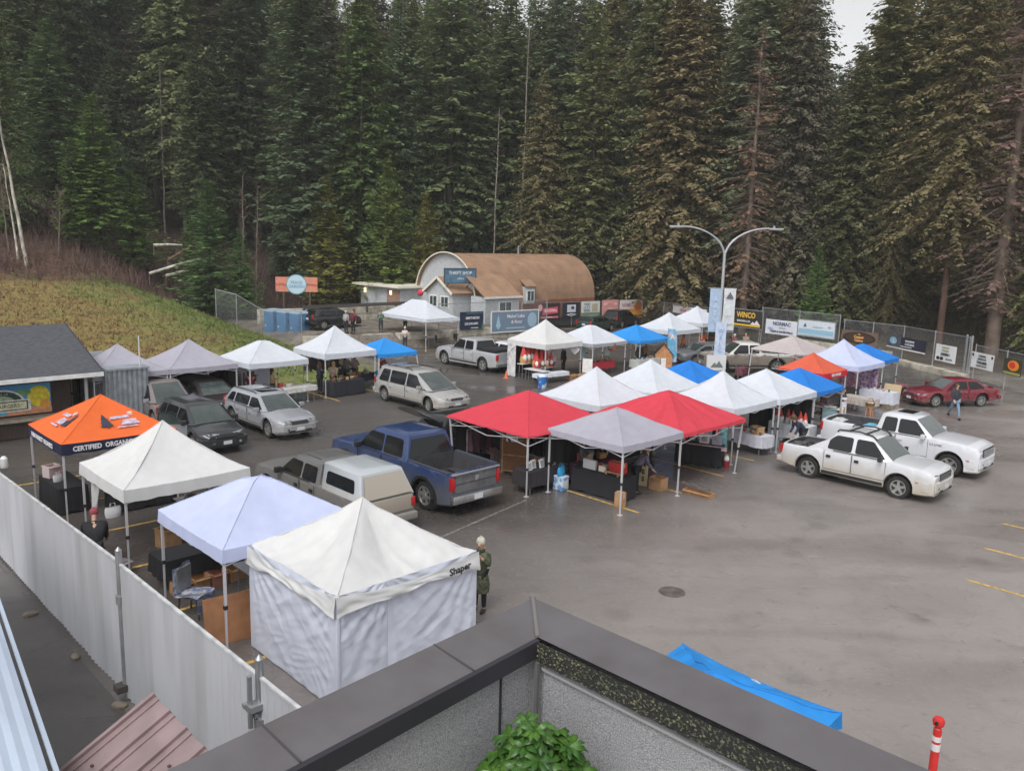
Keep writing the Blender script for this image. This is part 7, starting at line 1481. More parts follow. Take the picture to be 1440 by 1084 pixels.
def spread(n, u, v, rz, L, Wd, z, fns, label, group):
    for k in range(n):
        x = (-L/2)+L*(k+.5)/n+gr2.uniform(-.03, .03); y = gr2.uniform(-Wd/2, Wd/2); cu, su2 = math.cos(rz), math.sin(rz); f, nm = gr2.choice(fns); f(u+x*cu-y*su2, v+x*su2+y*cu, z, gr2.randrange(12), nm+' '+label, group+' ('+nm.split()[-1]+')')
JP = [(jar, 'small jar'), (packet, 'small ribboned box')]; BP = [(basket, 'small filled basket'), (packet, 'small ribboned box')]
# ---- middle block: under the light grey tent
q0, q1 = at(803, 688), at(873, 708); mu, mv_ = (q0[0]+q1[0])/2, (q0[1]+q1[1])/2; ang = math.atan2(q1[1]-q0[1], q1[0]-q0[0]); L_ = math.hypot(q1[0]-q0[0], q1[1]-q0[1])
nu_, nv_ = -math.sin(ang), math.cos(ang)
cu_, cv_ = mu+nu_*.40, mv_+nv_*.40
table(cu_, cv_, ang, L_-.1, .72, 'folding table hidden under the black cloth at the front of the grey tent'); cloth(cu_, cv_, ang, L_-.05, .76, (.016, .016, .022), 'black cloth to the ground at the front of the grey tent', seed=1)
def on_t(s, d): return (cu_+math.cos(ang)*s - math.sin(ang)*d, cv_+math.sin(ang)*s+math.cos(ang)*d)
a = on_t(-.45, -.15); carton(a[0], a[1], ang, .50, .12, .30, 'white panelled box on the black table beneath the grey tent', z=.775, mt=mat('white_card', (.62, .64, .66), .6), open_=False)
a = on_t(.45, .12); carton(a[0], a[1], ang, .52, .32, .36, 'bright red box on the black table beneath the grey tent', z=.775, mt=mat('red_card', (.55, .04, .035), .6), open_=False)
a = on_t(-.85, -.05); t = G3(a[0], a[1], ang, 'wooden_animal', 'orange brown wooden animal figure at the left end of the black table', 'ornament', z=.775); MB().ellipsoid((0, 0, .22), (.16, .06, .07), 10).tube([(.1, 0, .24), (.18, 0, .36), (.25, 0, .36)], [.05, .04, .02], 8).build('body', mat('orange_wood', (.60, .26, .12), .6), t); 
for x in (-.1, .1):
    for y in (-.03, .03): MB().bar((x, y, .2), (x, y, 0), .03).build('leg', mat('orange_wood', (.6, .26, .12)), t)
a = on_t(.10, -.22); t = G3(a[0], a[1], ang, 'picture_frame', 'small pale framed sign at the front edge of the black table', 'sign', z=.775); MB().box((0, 0, .12), (.32, .02, .22)).build('frame', WOOD, t); MB().box((0, -.014, .12), (.26, .01, .16)).build('paper', WHITE, t)
t = G3(*on_t(.55, -.28), ang, 'wooden_shelf', 'pale wooden bracket shelf on the right half of the black table', 'shelf', z=.775); MB().box((0, 0, .10), (.62, .10, .03)).build('board', WOOD, t); MB().bar((.25, 0, .1), (.18, 0, -.0), .05).build('bracket', WOOD, t); MB().bar((-.25, 0, .1), (-.25, 0, 0), .04).build('bracket', WOOD, t)
for k in range(5): a = on_t(-.3+.22*k, .22); packet(a[0], a[1], .775, k, 'dark ribboned box behind the red box under the grey tent', 'ribboned boxes under the grey tent', 1.4)
a = at(876, 714); carton(a[0], a[1]+.12, ang, .26, .26, .48, 'tall narrow carton standing on the yellow line end', open_=False)
a = at(928, 690); carton(a[0]+.1, a[1]+.15, ang, .48, .40, .42, 'square open carton below the tall lettered board'); a = at(918, 688); t = G3(a[0]+.05, a[1]+.45, ang+.2, 'lettered_board', 'tall narrow yellowish board with dark letters behind the square carton', 'sign', z=0); MB().box((0, 0, .72), (.30, .04, 1.42)).build('board', mat('pale_board', (.62, .52, .30), .6), t)
for k in range(5): lettering('HOMES'[k], .22, mat('ink_dark', (.05, .03, .02), .6), t, (0, -.03, 1.25-.25*k), bold=.008)
MB().bar((0, .02, 1.1), (0, .35, 0), .03).build('prop', WOOD, t)
a = at(986, 697); carton(a[0], a[1]+.1, ang, 1.0, .34, .14, 'long low carton tray lying on the asphalt in front of the red tent'); t = G3(a[0], a[1]+.12, ang-.1, 'metal_channel', 'bright metal channel lying across the low carton tray', 'metal strip', z=.14); MB().box((-.1, 0, .12), (1.1, .10, .02)).box((-.1, .05, .14), (1.1, .01, .06)).box((-.1, -.05, .14), (1.1, .01, .06)).build('channel', CHROME, t)
# shelf screen of woven panels
q0, q1 = at(705, 664), at(741, 668); an2 = math.atan2(q1[1]-q0[1], q1[0]-q0[0]); Ls = math.hypot(q1[0]-q0[0], q1[1]-q0[1]); t = thing('display_screen', q0[0], q0[1], an2, 'tall wooden screen with three woven panels at the edge of the plain red tent', 'screen'); WK2 = mat('woven_panel', (.24, .11, .05), .8, noise_amt=.5, nscale=12, bump=.6, bscale=30, stretch=(1, 1, 6))
for x in (.02, Ls-.02): MB().box((x, 0, .92), (.05, .05, 1.84)).build('post', WOOD, t)
for k in range(3): MB().box((Ls/2, 0, .36+.56*k), (Ls-.08, .03, .48)).build('panel', WK2, t); MB().box((Ls/2, -.002, .09+.56*k), (Ls-.08, .05, .045)).build('rail', WOOD, t)
t2 = thing('price_list', q0[0]+.02, q0[1]-.06, an2, 'white printed price list pinned on the woven screen', 'notice', z=1.15); MB().box((Ls*.33, -.02, .3), (.42, .012, .62)).build('sheet', WHITE, t2); [MB().box((Ls*.33, -.03, .12+.08*k), (.32, .006, .02)).build('text_line', mat('ink_grey', (.3, .3, .35), .6), t2) for k in range(5)]
# wind spinner
a = at(668, 655); t = G3(a[0], a[1], -A0-R(10), 'wind_spinner', 'metal wind spinner with long white petals beside the woven screen', 'wind spinner'); MB().bar((0, 0, 0), (0, 0, 1.5), .03).build('stake', GRM, t); MB().lathe([(.001, -.06), (.11, -.06), (.11, -.02)], c=(0, 0, 1.5), n=16, axis='Y').build('hub', WHITE, t); mb = MB()
for k in range(12):
    b3 = 2*math.pi*k/12; d = Vector((math.cos(b3), 0, math.sin(b3))); s3 = Vector((-d.z, 0, d.x)); c3 = Vector((0, -.03, 1.5)); mb.poly([c3+d*.14, c3+d*.34+s3*.05+Vector((0, -.02, 0)), c3+d*.52, c3+d*.34-s3*.05])
mb.build('petals', mat('petal_white', (.55, .56, .55), .4, .3), t, ang=0); MB().lathe([(.2, 0), (.2, .02)], n=12).build('base', GRM, t)
def rack(u, v, rz, L, h2, label, cols, z=0):
    t = G3(u, v, rz, 'clothes_rack', label, 'clothes rack', z=z); MB().bar((-L/2, 0, 0), (-L/2, 0, h2), .03).bar((L/2, 0, 0), (L/2, 0, h2), .03).bar((-L/2, 0, h2), (L/2, 0, h2), .03).bar((-L/2, -.25, .03), (-L/2, .25, .03), .03).bar((L/2, -.25, .03), (L/2, .25, .03), .03).build('frame', STEEL, t)
    n = max(3, int(L/.16))
    for k in range(n):
        x = -L/2+L*(k+.5)/n; c = cols[k % len(cols)]; m5 = MB(); m5.grid(lambda a, b2: (x+.05*math.sin(b2*6+k)*(1-b2)+.03*(a-.5), (a-.5)*(.34+.06*(1-b2)), h2-.75-.1*(k % 3)*.5+b2*(.68+.05*(k % 3))), 4, 6); m5.build('garment', mat('linen_%.2f_%.2f_%.2f' % c, c, .85, noise_amt=.2, nscale=8), t, ang=60)
rack(19.1, 20.6, 0, 2.0, 1.6, 'rack of dark garments at the back of the plain red tent', [(.06, .02, .03), (.03, .03, .04), (.15, .04, .06)])
a = at(688, 655); t = G3(a[0]+.2, a[1]+.2, R(10), 'folding_chair', 'folding chair covered by a pink patterned throw beside the woven screen', 'chair'); 
MB().box((0, 0, .45), (.48, .46, .04)).build('seat', STEEL, t); MB().box((0, .22, .75), (.48, .03, .5)).build('backrest', STEEL, t)
for x in (-.2, .2):
    for y in (-.2, .2): MB().bar((x, y, .45), (x*1.1, y*1.2, 0), .03).build('leg', STEEL, t)
t = G3(a[0]+.2, a[1]+.2, R(10), 'throw_blanket', 'pink and white patterned throw over the folding chair', 'blanket', z=.0); MB().grid(lambda s, q: ((s-.5)*.6, .27-.55*max(0, min(1, (1-q)*2-.4)) if q > .35 else -.26-.02*math.sin(s*9), 1.02 if q > .85 else (.49+.55*(q-.35) if q > .35 else .1+q*1.1)), 14, 14).build('fabric', mat('throw_pink', (.46, .22, .26), .9, col2=(.6, .55, .52), nscale=12), t, ang=60)
# goods between red and grey tents
table(19.0, 17.95, R(0), 1.8, .7, 'table with white framed prints between the plain red and the grey tent'); cloth(19.0, 17.95, 0, 1.84, .74, (.03, .025, .03), 'dark cloth under the white framed prints', drop=.5, seed=2)
for k in range(6): t = G3(18.25+.28*k, 17.75+.1*(k % 2), R(3*k), 'framed_print', 'white framed print on the dark table under the tent edge', 'picture', 'white framed prints on the dark table', z=.78); MB().box((0, 0, .14), (.22, .03, .28), rx=R(-12)).build('frame', WHITE, t); MB().box((0, -.02, .14), (.15, .01, .2), rx=R(-12)).build('print', mat('print_grey', (.4, .42, .46), .5, noise_amt=.5, nscale=30), t)
for k, (px, py) in enumerate(((752, 684), (761, 683), (770, 681))): a = at(px, py); t = G3(a[0], a[1]+.1, ang, 'paper_sack', 'brown paper sack leaning in the row left of the blue bags', 'bag', 'brown paper sacks in a row'); MB().box((0, 0, .33), (.24, .10, .66), rx=R(-14)).build('sack', mat('sack_brown', (.20, .13, .085), .9, noise_amt=.3, nscale=8), t, bevel=.02); MB().box((0, -.0, .68), (.22, .03, .06), rx=R(-14)).build('folded_top', CARD, t)
a = at(763, 672); carton(a[0]+.1, a[1]+.35, ang, .3, .3, .62, 'tan carton standing behind the brown paper sacks', open_=False)
a = at(793, 690); t = G3(a[0], a[1]+.15, ang, 'cooler_box', 'pale blue and white cooler at the left end of the black table', 'cooler'); MB().box((0, 0, .22), (.42, .32, .42)).build('body', mat('cooler_white', (.58, .62, .70), .5, col2=(.12, .30, .55), nscale=6, contrast=(.48, .52)), t, bevel=.03); MB().box((0, 0, .46), (.44, .34, .07)).build('lid', mat('cooler_lid', (.50, .60, .75), .5), t, bevel=.02); bag(a[0], a[1]+.15, .50, 2, 'bright blue shopping bag on top of the cooler', s=1.0, mt=mat('bag_blue', (.03, .28, .52), .6, noise_amt=.2))
# ---- under the creased red tent
q0, q1 = at(948, 650), at(1012, 659); ang2 = math.atan2(q1[1]-q0[1], q1[0]-q0[0]); L2 = math.hypot(q1[0]-q0[0], q1[1]-q0[1]); c2 = ((q0[0]+q1[0])/2-math.sin(ang2)*.38, (q0[1]+q1[1])/2+math.cos(ang2)*.38)
table(c2[0], c2[1], ang2, L2-.08, .7, 'long table beneath the creased red tent'); cloth(c2[0], c2[1], ang2, L2-.04, .74, (.014, .016, .02), 'black cloth to the ground beneath the creased red tent', seed=3)
def on2(s, d): return (c2[0]+math.cos(ang2)*s - math.sin(ang2)*d, c2[1]+math.sin(ang2)*s+math.cos(ang2)*d)
for k in range(4): a = on2(-.75+.45*k, .0); t = G3(a[0], a[1], ang2, 'framed_print', ['white framed print leftmost on the long black table', 'dark framed print second on the long black table', 'white framed print third on the long black table', 'pale violet framed print at the right end of the long black table'][k], 'picture', z=.775); MB().box((0, 0, .19), (.36, .03, .36), rx=R(-14)).build('frame', [WHITE, BLKT, WHITE, mat('lilac', (.42, .42, .55), .5)][k], t); MB().box((0, -.025, .19), (.20, .01, .22), rx=R(-14)).build('print', mat('print_grey', (.4, .42, .46), .5), t)
a = on2(.2, -.3); t = G3(a[0], a[1], ang2, 'table_runner', 'pink and white runner along the front edge of the long black table', 'cloth', z=.772); MB().grid(lambda s, q: ((s-.5)*1.7, -.02-.03*q*0+.12*(q-.5), .012 if q > .3 else .012-.12*(1-q/.3)), 20, 6).build('fabric', mat('runner', (.55, .20, .25), .9, col2=(.6, .58, .58), nscale=7), t, ang=60)
spread(6, *on2(0, .22), ang2, L2-.4, .15, .775, BP, 'at the back of the long black table', 'goods on the long black table')
a = at(1020, 640); t = G3(a[0]+.05, a[1]+.3, ang2, 'striped_cloth', 'red and white striped cloth hanging at the end of the long black table', 'cloth', z=.1); 
for k in range(9): MB().grid(lambda s, q: ((s+k)*.05-.22, -.03*math.sin((s+k)*1.4), .0+q*.85-.15*abs(k-4)/4*(1-q)), 2, 5).build('stripe', [mat('stripe_red', (.5, .06, .07), .85), WHITE][k % 2], t, ang=60)
t['kind'] = 'thing'
a = at(1026, 662-6); t = G3(a[0]+.15, a[1]+.45, 0, 'garment_stand', 'teal knitted garment on a stand at the end of the long black table', 'garment'); MB().bar((0, 0, 0), (0, 0, 1.35), .03).bar((-.18, 0, 0.02), (.18, 0, .02), .03).bar((-.2, 0, 1.35), (.2, 0, 1.35), .03).build('stand', STEEL, t); MB().grid(lambda s, q: (.24*math.cos(2*math.pi*s)*(1-.3*q), .13*math.sin(2*math.pi*s), .62+q*.78), 18, 6).build('sweater', mat('teal_knit', (.04, .22, .24), .9, col2=(.25, .45, .45), nscale=9), t, ang=60)
a = at(1021, 657); t = G3(a[0], a[1], 0, 'bucket', 'dark red bucket with a white filling on the asphalt by the creased red tent', 'bucket'); MB().lathe([(.10, 0), (.13, .26), (.12, .26), (.10, .2), (.001, .2)], n=14).build('pail', mat('bucket_red', (.30, .02, .03), .5), t); MB().ellipsoid((0, 0, .32), (.10, .10, .14), 10).build('filling', WHITE, t)
# dark stock inside the middle block
for k, (u, v, c) in enumerate(((20.3, 17.3, (.10, .02, .05)), (20.6, 17.35, (.05, .05, .07)), (20.7, 17.35, (.14, .03, .05)), (21.3, 17.3, (.04, .05, .10)))): packet(u, v, .78, k, 'dark parcel on the back table of the light grey tent', 'dark parcels in the grey tent', 2.4)
table(20.95, 17.35, 0, 1.8, .5, 'back table inside the light grey tent'); cloth(20.95, 17.35, 0, 1.84, .54, (.05, .01, .03), 'dark red cloth on the back table of the light grey tent', seed=21, drop=.6)
rack(20.4, 20.2, 0, 2.2, 1.6, 'rack of coloured shirts deep inside the plain red tent', [(.12, .03, .04), (.30, .28, .25), (.03, .03, .04), (.10, .12, .18)])
rack(24.0, 18.1, 0, 2.8, 1.6, 'rack of knitwear at the back of the creased red tent', [(.15, .12, .10), (.30, .10, .08), (.03, .03, .04), (.25, .25, .28)])
# ---- white tents
table(29.1, 16.2, R(80), 1.8, .7, 'table with the white cloth and bread baskets'); cloth(29.1, 16.2, R(80), 1.84, .74, (.55, .55, .62), 'white cloth under bread baskets between the red and white tents', drop=.45, seed=4); spread(6, 29.1, 16.2, R(80), 1.5, .4, .775, BP, 'on the white cloth with bread baskets', 'goods on the white cloth')
a = at(1050, 608); carton(29.0, 15.8, R(70), .42, .35, .30, 'pale wooden crate on the white cloth', z=.775, mt=WOOD, name='wooden_crate', cat='crate')
table(32.1, 15.9, R(90), 1.7, .7, 'table of white knitted goods right of the black curtain'); cloth(32.1, 15.9, R(90), 1.74, .74, (.60, .62, .66), 'white cloth under the white knitted goods', drop=.6, seed=5)
for k in range(6): figure(31.85+.12*(k % 2), 15.25+.27*k, .775, 4, 'white knitted gnome on the white cloth by the pickups', 'white knitted gnomes', 1.0)
bag(31.3, 15.1, 0, 4, 'white shopping bag on the ground by the white cloth', s=1.3, mt=mat('bag_white', (.6, .6, .62), .6)); carton(30.6, 15.9, .3, .4, .5, .35, 'clear grey storage bin on the asphalt beneath the white tent', mt=mat('bin_grey', (.22, .23, .25), .3), name='storage_bin', cat='bin')
# shelf unit by the blue tent
t = G3(36.0, 16.3, R(90), 'shelf_unit', 'white and wood shelf unit with bread under the right blue tent', 'shelf'); mb = MB()
for z in (.1, .5, .9): MB().box((0, 0, z), (1.5, .45, .03)).build('shelf', WHITE, t)
for x in (-.75, .75):
    for y in (-.2, .2): MB().box((x, y, .5), (.05, .05, 1.0)).build('post', WOOD, t)
spread(5, 36.0, 16.3, R(90), 1.3, .25, .92, BP, 'on top of the white shelf unit', 'goods on the shelf unit'); spread(4, 36.0, 16.3, R(90), 1.3, .2, .52, BP, 'on the middle board of the white shelf unit', 'goods inside the shelf unit')
a = at(1168, 603); t = G3(a[0], a[1]+.1, -A0-R(15), 'sandwich_board', 'pale teal sandwich board beside the white apron', 'sign'); MB().box((0, 0, .5), (.62, .04, 1.0), rx=R(-9)).build('front_board', mat('teal_board', (.28, .42, .43), .5, noise_amt=.2), t); MB().box((0, .26, .48), (.62, .03, .96), rx=R(12)).build('rear_board', WHITE, t); MB().box((0, -.0, 1.0), (.5, .06, .06)).build('handle', WHITE, t)
a = at(1216, 582); table(a[0]+.2, a[1]+.4, R(80), 1.6, .7, 'table under the lace cloth in front of the white end tent', h=.72); cloth(a[0]+.2, a[1]+.4, R(80), 1.64, .74, (.42, .38, .35), 'beige lace cloth in front of the white end tent', drop=.35, seed=6)
a = at(1228, 586); t = G3(a[0], a[1]+.2, 0, 'stool', 'orange wooden stool in front of the lace cloth', 'stool'); MB().lathe([(.20, .42), (.20, .46)], n=16).build('seat', WOOD, t)
for k in range(4): MB().bar((.13*math.cos(k*1.57+.7), .13*math.sin(k*1.57+.7), .43), (.18*math.cos(k*1.57+.7), .18*math.sin(k*1.57+.7), 0), .035).build('leg', mat('orange_wood', (.6, .26, .12)), t)
basket(a[0], a[1]+.2, .46, 1, 'wicker basket on the orange stool', None, 1.7)
a = at(1246, 572); table(a[0]+.2, a[1]+.5, R(90), 1.7, .72, 'table at the right end of the market'); cloth(a[0]+.2, a[1]+.5, R(90), 1.74, .76, (.56, .58, .66), 'white cloth on the table at the right end of the market', drop=.6, seed=7); spread(5, a[0]+.2, a[1]+.5, R(90), 1.3, .3, .775, JP, 'on the rightmost white cloth', 'goods on the rightmost cloth')
a = at(1250, 565); t = G3(a[0]+.85, a[1]+.2, 0, 'leaning_board', 'pale wooden board leaning on the rightmost table', 'panel'); MB().box((0, 0, .42), (.05, .9, .84), ry=R(6)).build('board', mat('pale_board2', (.60, .48, .30), .6), t)
for k, (u, v) in enumerate(((43.8, 20.2), (44.35, 19.0), (44.35, 17.9))): t = G3(u, v, R(0 if k == 0 else 90), 'hanging_textile', ['purple patterned textile at the back of the white end tent', 'pink and purple textile on the right side of the white end tent', 'violet textile at the front right post of the white end tent'][k], 'textile', z=.6); MB().grid(lambda s, q: ((s-.5)*1.0, .05*math.sin(s*9), q*1.35), 14, 6).build('fabric', mat('textile_%d' % k, [(.12, .03, .2), (.45, .10, .20), (.20, .05, .22)][k], .9, col2=(.55, .45, .5), nscale=7), t, ang=60); MB().bar((-.5, 0, 1.37), (.5, 0, 1.37), .02).build('rod', LEGM, t)
a = at(1271, 556); t = G3(a[0]+.2, a[1]+.3, 0, 'planter', 'black tub with pink flowers near the maroon sedan', 'planter'); MB().lathe([(.30, 0), (.42, .38), (.38, .38), (.001, .34)], n=14).build('tub', DARK, t); mb = MB()
for k in range(60): x, y = gr2.uniform(-.32, .32), gr2.uniform(-.32, .32); mb.ellipsoid((x, y, .42+gr2.random()*.18), (.05, .05, .04), 5)
mb.build('flowers', mat('pink_flower', (.55, .12, .2), .8, col2=(.05, .1, .04), nscale=9, contrast=(.45, .55)), t)
# bags and load on the white crew pickup bed
for k, (x, c, lb) in enumerate(((1.3, (.12, .35, .50), 'sky blue bundle lying in the bed of the white crew pickup'), (2.1, (.03, .03, .04), 'black bundle lying in the bed of the white crew pickup'), (2.6, (.5, .5, .52), 'pale grey bundle by the tailgate of the white crew pickup'))): t = thing('bundle', 32.45, 11.5+x, 0, lb, 'bundle', z=.80); mb = MB(); mb.grid(lambda s, q: ((q-.5)*1.2, (s-.5)*.7, .30+.16*math.sin(s*3.1)*math.sin(q*3.1)+.05*noise.noise(Vector((s*5, q*5, k)))), 10, 10); mb.box((0, 0, .16), (1.1, .6, .3)); mb.build('tarp', mat('linen_%.2f_%.2f_%.2f' % c, c, .8, noise_amt=.3, nscale=6), t, ang=50)
t = thing('cargo_net', 28.2, 13.1, 0, 'dark jumble of gear filling the bed of the mud splashed pickup', 'cargo', z=.72); mb = MB()
for k in range(14): mb.box((gr2.uniform(-.6, .6), gr2.uniform(-.6, .6), .12+gr2.random()*.16), (gr2.uniform(.15, .5), gr2.uniform(.15, .5), gr2.uniform(.1, .3)), rz=gr2.random()*3)
mb.build('gear', mat('gear_dark', (.03, .032, .038), .7, col2=(.12, .12, .13), nscale=3), t)
for k in range(5): carton(18.0+.45*k, 37.9-.1*(k % 2), .2*k, .4, .34, .4, ['brown carton farthest left behind the flat topped white tent', 'second brown carton behind the flat topped white tent', 'third brown carton behind the flat topped white tent', 'fourth brown carton behind the flat topped white tent', 'fifth brown carton behind the flat topped white tent'][k])
rack(23.4, 38.3, 0, 2.6, 1.7, 'rack of dark and pale garments at the back of the tall peaked tent', [(.05, .05, .06), (.3, .25, .2), (.12, .05, .05), (.04, .06, .1)])
rack(17.6, 36.9, R(90), 1.6, 1.6, 'rack of mixed garments at the left of the flat topped white tent', [(.06, .05, .06), (.25, .2, .2), (.2, .03, .05)])
# ---- festive stall
a = at(752, 540); table(33.9, 32.6, R(90), 1.6, .6, 'long table in front of the festive stall', h=.66); cloth(34.35, 31.9, R(-4), 2.4, .6, (.58, .60, .64), 'white cloth on the bench before the festive stall', h=.55, drop=.2, seed=8)
for k in range(7): figure(34.2+.28*k*.7, 32.9+.25*(k % 2), [.7, .0][0], [0, 3, 5][k % 3], 'red hatted gnome on the festive stall', 'red hatted gnomes', 1.9 if k % 2 else 1.5)
for k in range(4): figure(34.0+.33*k, 33.8, .9, 3, 'tall red figure in the back row of the festive stall', 'tall red festive figures', 1.9)
table(34.7, 33.0, 0, 2.0, .5, 'table carrying the red hatted gnomes', h=.68); table(34.6, 33.8, 0, 1.9, .4, 'high table carrying the tall red figures', h=.88)
a = at(766, 545); t = G3(a[0], a[1]+.2, 0, 'storage_bin', 'blue and white tub in front of the festive stall', 'bin'); MB().lathe([(.22, 0), (.29, .60), (.27, .60), (.001, .52)], n=16).build('tub', mat('bin_blue', (.03, .16, .50), .5, col2=(.6, .65, .72), nscale=2.2, contrast=(.48, .54)), t); MB().ellipsoid((0, 0, .60), (.25, .25, .12), 10).build('filling', mat('paper_white', (.6, .64, .7), .8), t)
a = at(712, 532); t = G3(a[0], a[1], 0, 'traffic_cone', 'small orange cone beside the festive stall', 'traffic cone'); MB().lathe([(.13, .03), (.035, .45), (.001, .46)], n=14).build('cone', mat('cone_orange', (.60, .16, .08), .5), t); MB().box((0, 0, .015), (.34, .34, .03)).build('base', mat('cone_orange', (.60, .16, .08)), t)
for k, px in enumerate((794, 811)):
    t = thing('hanging_heart', 36.9-.2*k, 33.7-1.5*k, -A0-R(5), ['white lace heart hanging left under the festive tent edge', 'white lace heart hanging right under the festive tent edge'][k], 'ornament', z=1.45); hp = [(.30*(math.sin(s)**3)*.9, .26*(13*math.cos(s)-5*math.cos(2*s)-2*math.cos(3*s)-math.cos(4*s))/16) for s in [2*math.pi*i/24 for i in range(24)]]; shapes(t, [(x, z+.2) for x, z in hp], (.60, .60, .64), 'heart'); MB().bar((0, 0, .4), (0, 0, .75), .01).build('string', WHITE, t)
t = G3(37.2, 31.6, -R(70), 'notice_board', 'white upright notice in front of the grey edged white tent', 'sign', z=0); MB().box((0, 0, .75), (.62, .04, .85)).build('board', WHITE, t); MB().bar((-.25, 0, .4), (-.25, 0, 0), .03).build('foot', STEEL, t); MB().bar((.25, 0, .4), (.25, 0, 0), .03).build('foot', STEEL, t)
for k in range(4): carton(35.9+.45*k, 31.75+.1*(k % 2), .2*k, .34, .28, .28, ['low brown carton nearest the blue tub', 'second brown carton on the ground of the festive row', 'third brown carton on the ground of the festive row', 'fourth brown carton on the ground of the festive row'][k])
# ---- grey edged tent and far blue tent
table(39.0, 32.3, 0, 2.4, .7, 'table under the red cloth of the grey edged tent'); cloth(39.0, 32.3, 0, 2.44, .74, (.42, .02, .04), 'bright red cloth beneath the grey edged white tent', drop=.4, seed=9); spread(8, 39.0, 32.3, 0, 2.2, .4, .775, BP, 'on the bright red cloth', 'goods on the bright red cloth')
for k, (u, c) in enumerate(((38.1, (.30, .52, .48)), (40.4, (.45, .60, .55)))): t = G3(u, 32.7, 0, 'garment_stand', ['mint garment hanging at the left of the red cloth', 'pale mint garment hanging at the right of the red cloth'][k], 'garment'); MB().bar((0, 0, 0), (0, 0, 1.9), .03).build('stand', STEEL, t); MB().grid(lambda s, q: ((s-.5)*.5, .05*math.sin(s*8), 1.0+q*.9), 8, 5).build('cloth', mat('mint_%d' % k, c, .8), t, ang=60); MB().bar((-.25, 0, 1.9), (.25, 0, 1.9), .02).build('hanger', STEEL, t)
t = thing('wreath', 39.3, 31.5, -A0, 'red wreath hanging above the bright red cloth', 'wreath', z=1.75); MB().tube([(.22*math.cos(R(a)), 0, .22*math.sin(R(a))) for a in range(0, 361, 20)], .07, 8).build('ring', mat('wreath_red', (.42, .03, .05), .9, col2=(.04, .1, .04), nscale=9), t); MB().bar((0, 0, .2), (0, 0, .42), .01).build('string', WHITE, t)
table(42.6, 31.4, 0, 2.2, .7, 'table under the far blue tent'); cloth(42.6, 31.4, 0, 2.24, .74, (.45, .47, .45), 'pale cloth beneath the far blue tent', drop=.5, seed=10); spread(6, 42.6, 31.4, 0, 2.0, .4, .775, JP, 'on the pale cloth of the far blue tent', 'goods of the far blue tent')
a = at(943, 520); t = thing('feather_banner', a[0], a[1], -A0, 'upright bright blue feather banner right of the far blue tent', 'banner'); MB().bar((-.3, 0, 0), (-.3, 0, 2.7), .03).build('pole', STEEL, t); MB().grid(lambda s, q: (-.28+s*.62*(1-.3*q**4), .03*math.sin(q*6), .5+q*2.15), 4, 10).build('flag', mat('feather_blue', (.10, .38, .60), .6, col2=(.55, .45, .5), nscale=1.6, contrast=(.5, .6)), t, ang=60); lettering('A', .5, WHITE, t, (.0, -.05, 2.1)); MB().lathe([(.25, 0), (.25, .04)], n=12).build('base', DARK, t)
t = thing('wooden_house', 43.9, 30.9, -A0-R(8), 'orange brown wooden playhouse front below the far blue tent', 'display'); MB().poly([(-.55, 0, 0), (.55, 0, 0), (.55, 0, 1.0), (0, 0, 1.6), (-.55, 0, 1.0)]).poly([(-.55, .4, 0), (.55, .4, 0), (.55, .4, 1.0), (0, .4, 1.6), (-.55, .4, 1.0)]).box((0, .2, .5), (1.06, .38, 1.0)).build('front', mat('house_wood', (.50, .24, .11), .7, noise_amt=.3, nscale=6), t, ang=0); MB().box((0, -.02, .4), (.32, .03, .7)).build('door', WHITE, t); MB().bar((-.62, .2, .95), (0, .2, 1.68), .5, .05).bar((.62, .2, .95), (0, .2, 1.68), .5, .05).build('roof', BRHAIR, t)
for k in range(3): carton(48.4+.9*k, 33.3, .3*k, .6, .5, .5, ['orange plastic crate left in the tractor stall', 'orange plastic crate in the middle of the tractor stall', 'orange plastic crate right in the tractor stall'][k], mt=mat('crate_orange', (.60, .13, .03), .5), name='plastic_crate', cat='crate')
# ---- tall peaked tent, small blue tent, flat topped tent
table(22.9, 35.6, R(3), 1.9, .7, 'table at the front of the tall peaked tent'); cloth(22.9, 35.6, R(3), 1.94, .74, (.018, .02, .03), 'black cloth at the front of the tall peaked tent', seed=11); spread(6, 22.9, 35.6, 0, 1.6, .35, .775, BP, 'on the front black cloth of the tall peaked tent', 'goods on the front black cloth')
table(24.4, 36.6, R(20), 2.0, .7, 'table at the right of the tall peaked tent'); cloth(24.4, 36.6, R(20), 2.04, .74, (.02, .022, .045), 'dark blue cloth at the right of the tall peaked tent', drop=.35, seed=12); spread(8, 24.4, 36.6, R(20), 1.8, .4, .775, BP, 'on the dark blue cloth', 'goods on the dark blue cloth')
t = G3(25.3, 35.9, 0, 'cooler_box', 'bright blue cooler between the tall peaked tent and the blue tent', 'cooler', z=.0); MB().box((0, 0, .5), (.35, .35, 1.0)).build('body', mat('cooler_blue', (.03, .30, .65), .5), t, bevel=.03); MB().box((0, 0, 1.03), (.38, .38, .06)).build('lid', WHITE, t)
table(26.4, 36.4, 0, 1.5, .6, 'small table beneath the small blue tent'); spread(4, 26.4, 36.4, 0, 1.3, .3, .755, BP, 'on the table beneath the small blue tent', 'goods beneath the small blue tent')
table(20.0, 35.35, R(5), 1.85, .74, 'table at the front of the flat topped white tent'); cloth(20.0, 35.35, R(5), 1.89, .78, (.52, .52, .50), 'off white cloth at the front of the flat topped white tent', drop=.22, seed=13)
a = (19.3, 35.6); packet(a[0], a[1], .775, 0, 'pinkish box on the off white cloth', None, 2.2); packet(19.7, 35.5, .775, 4, 'white box on the off white cloth', None, 2)
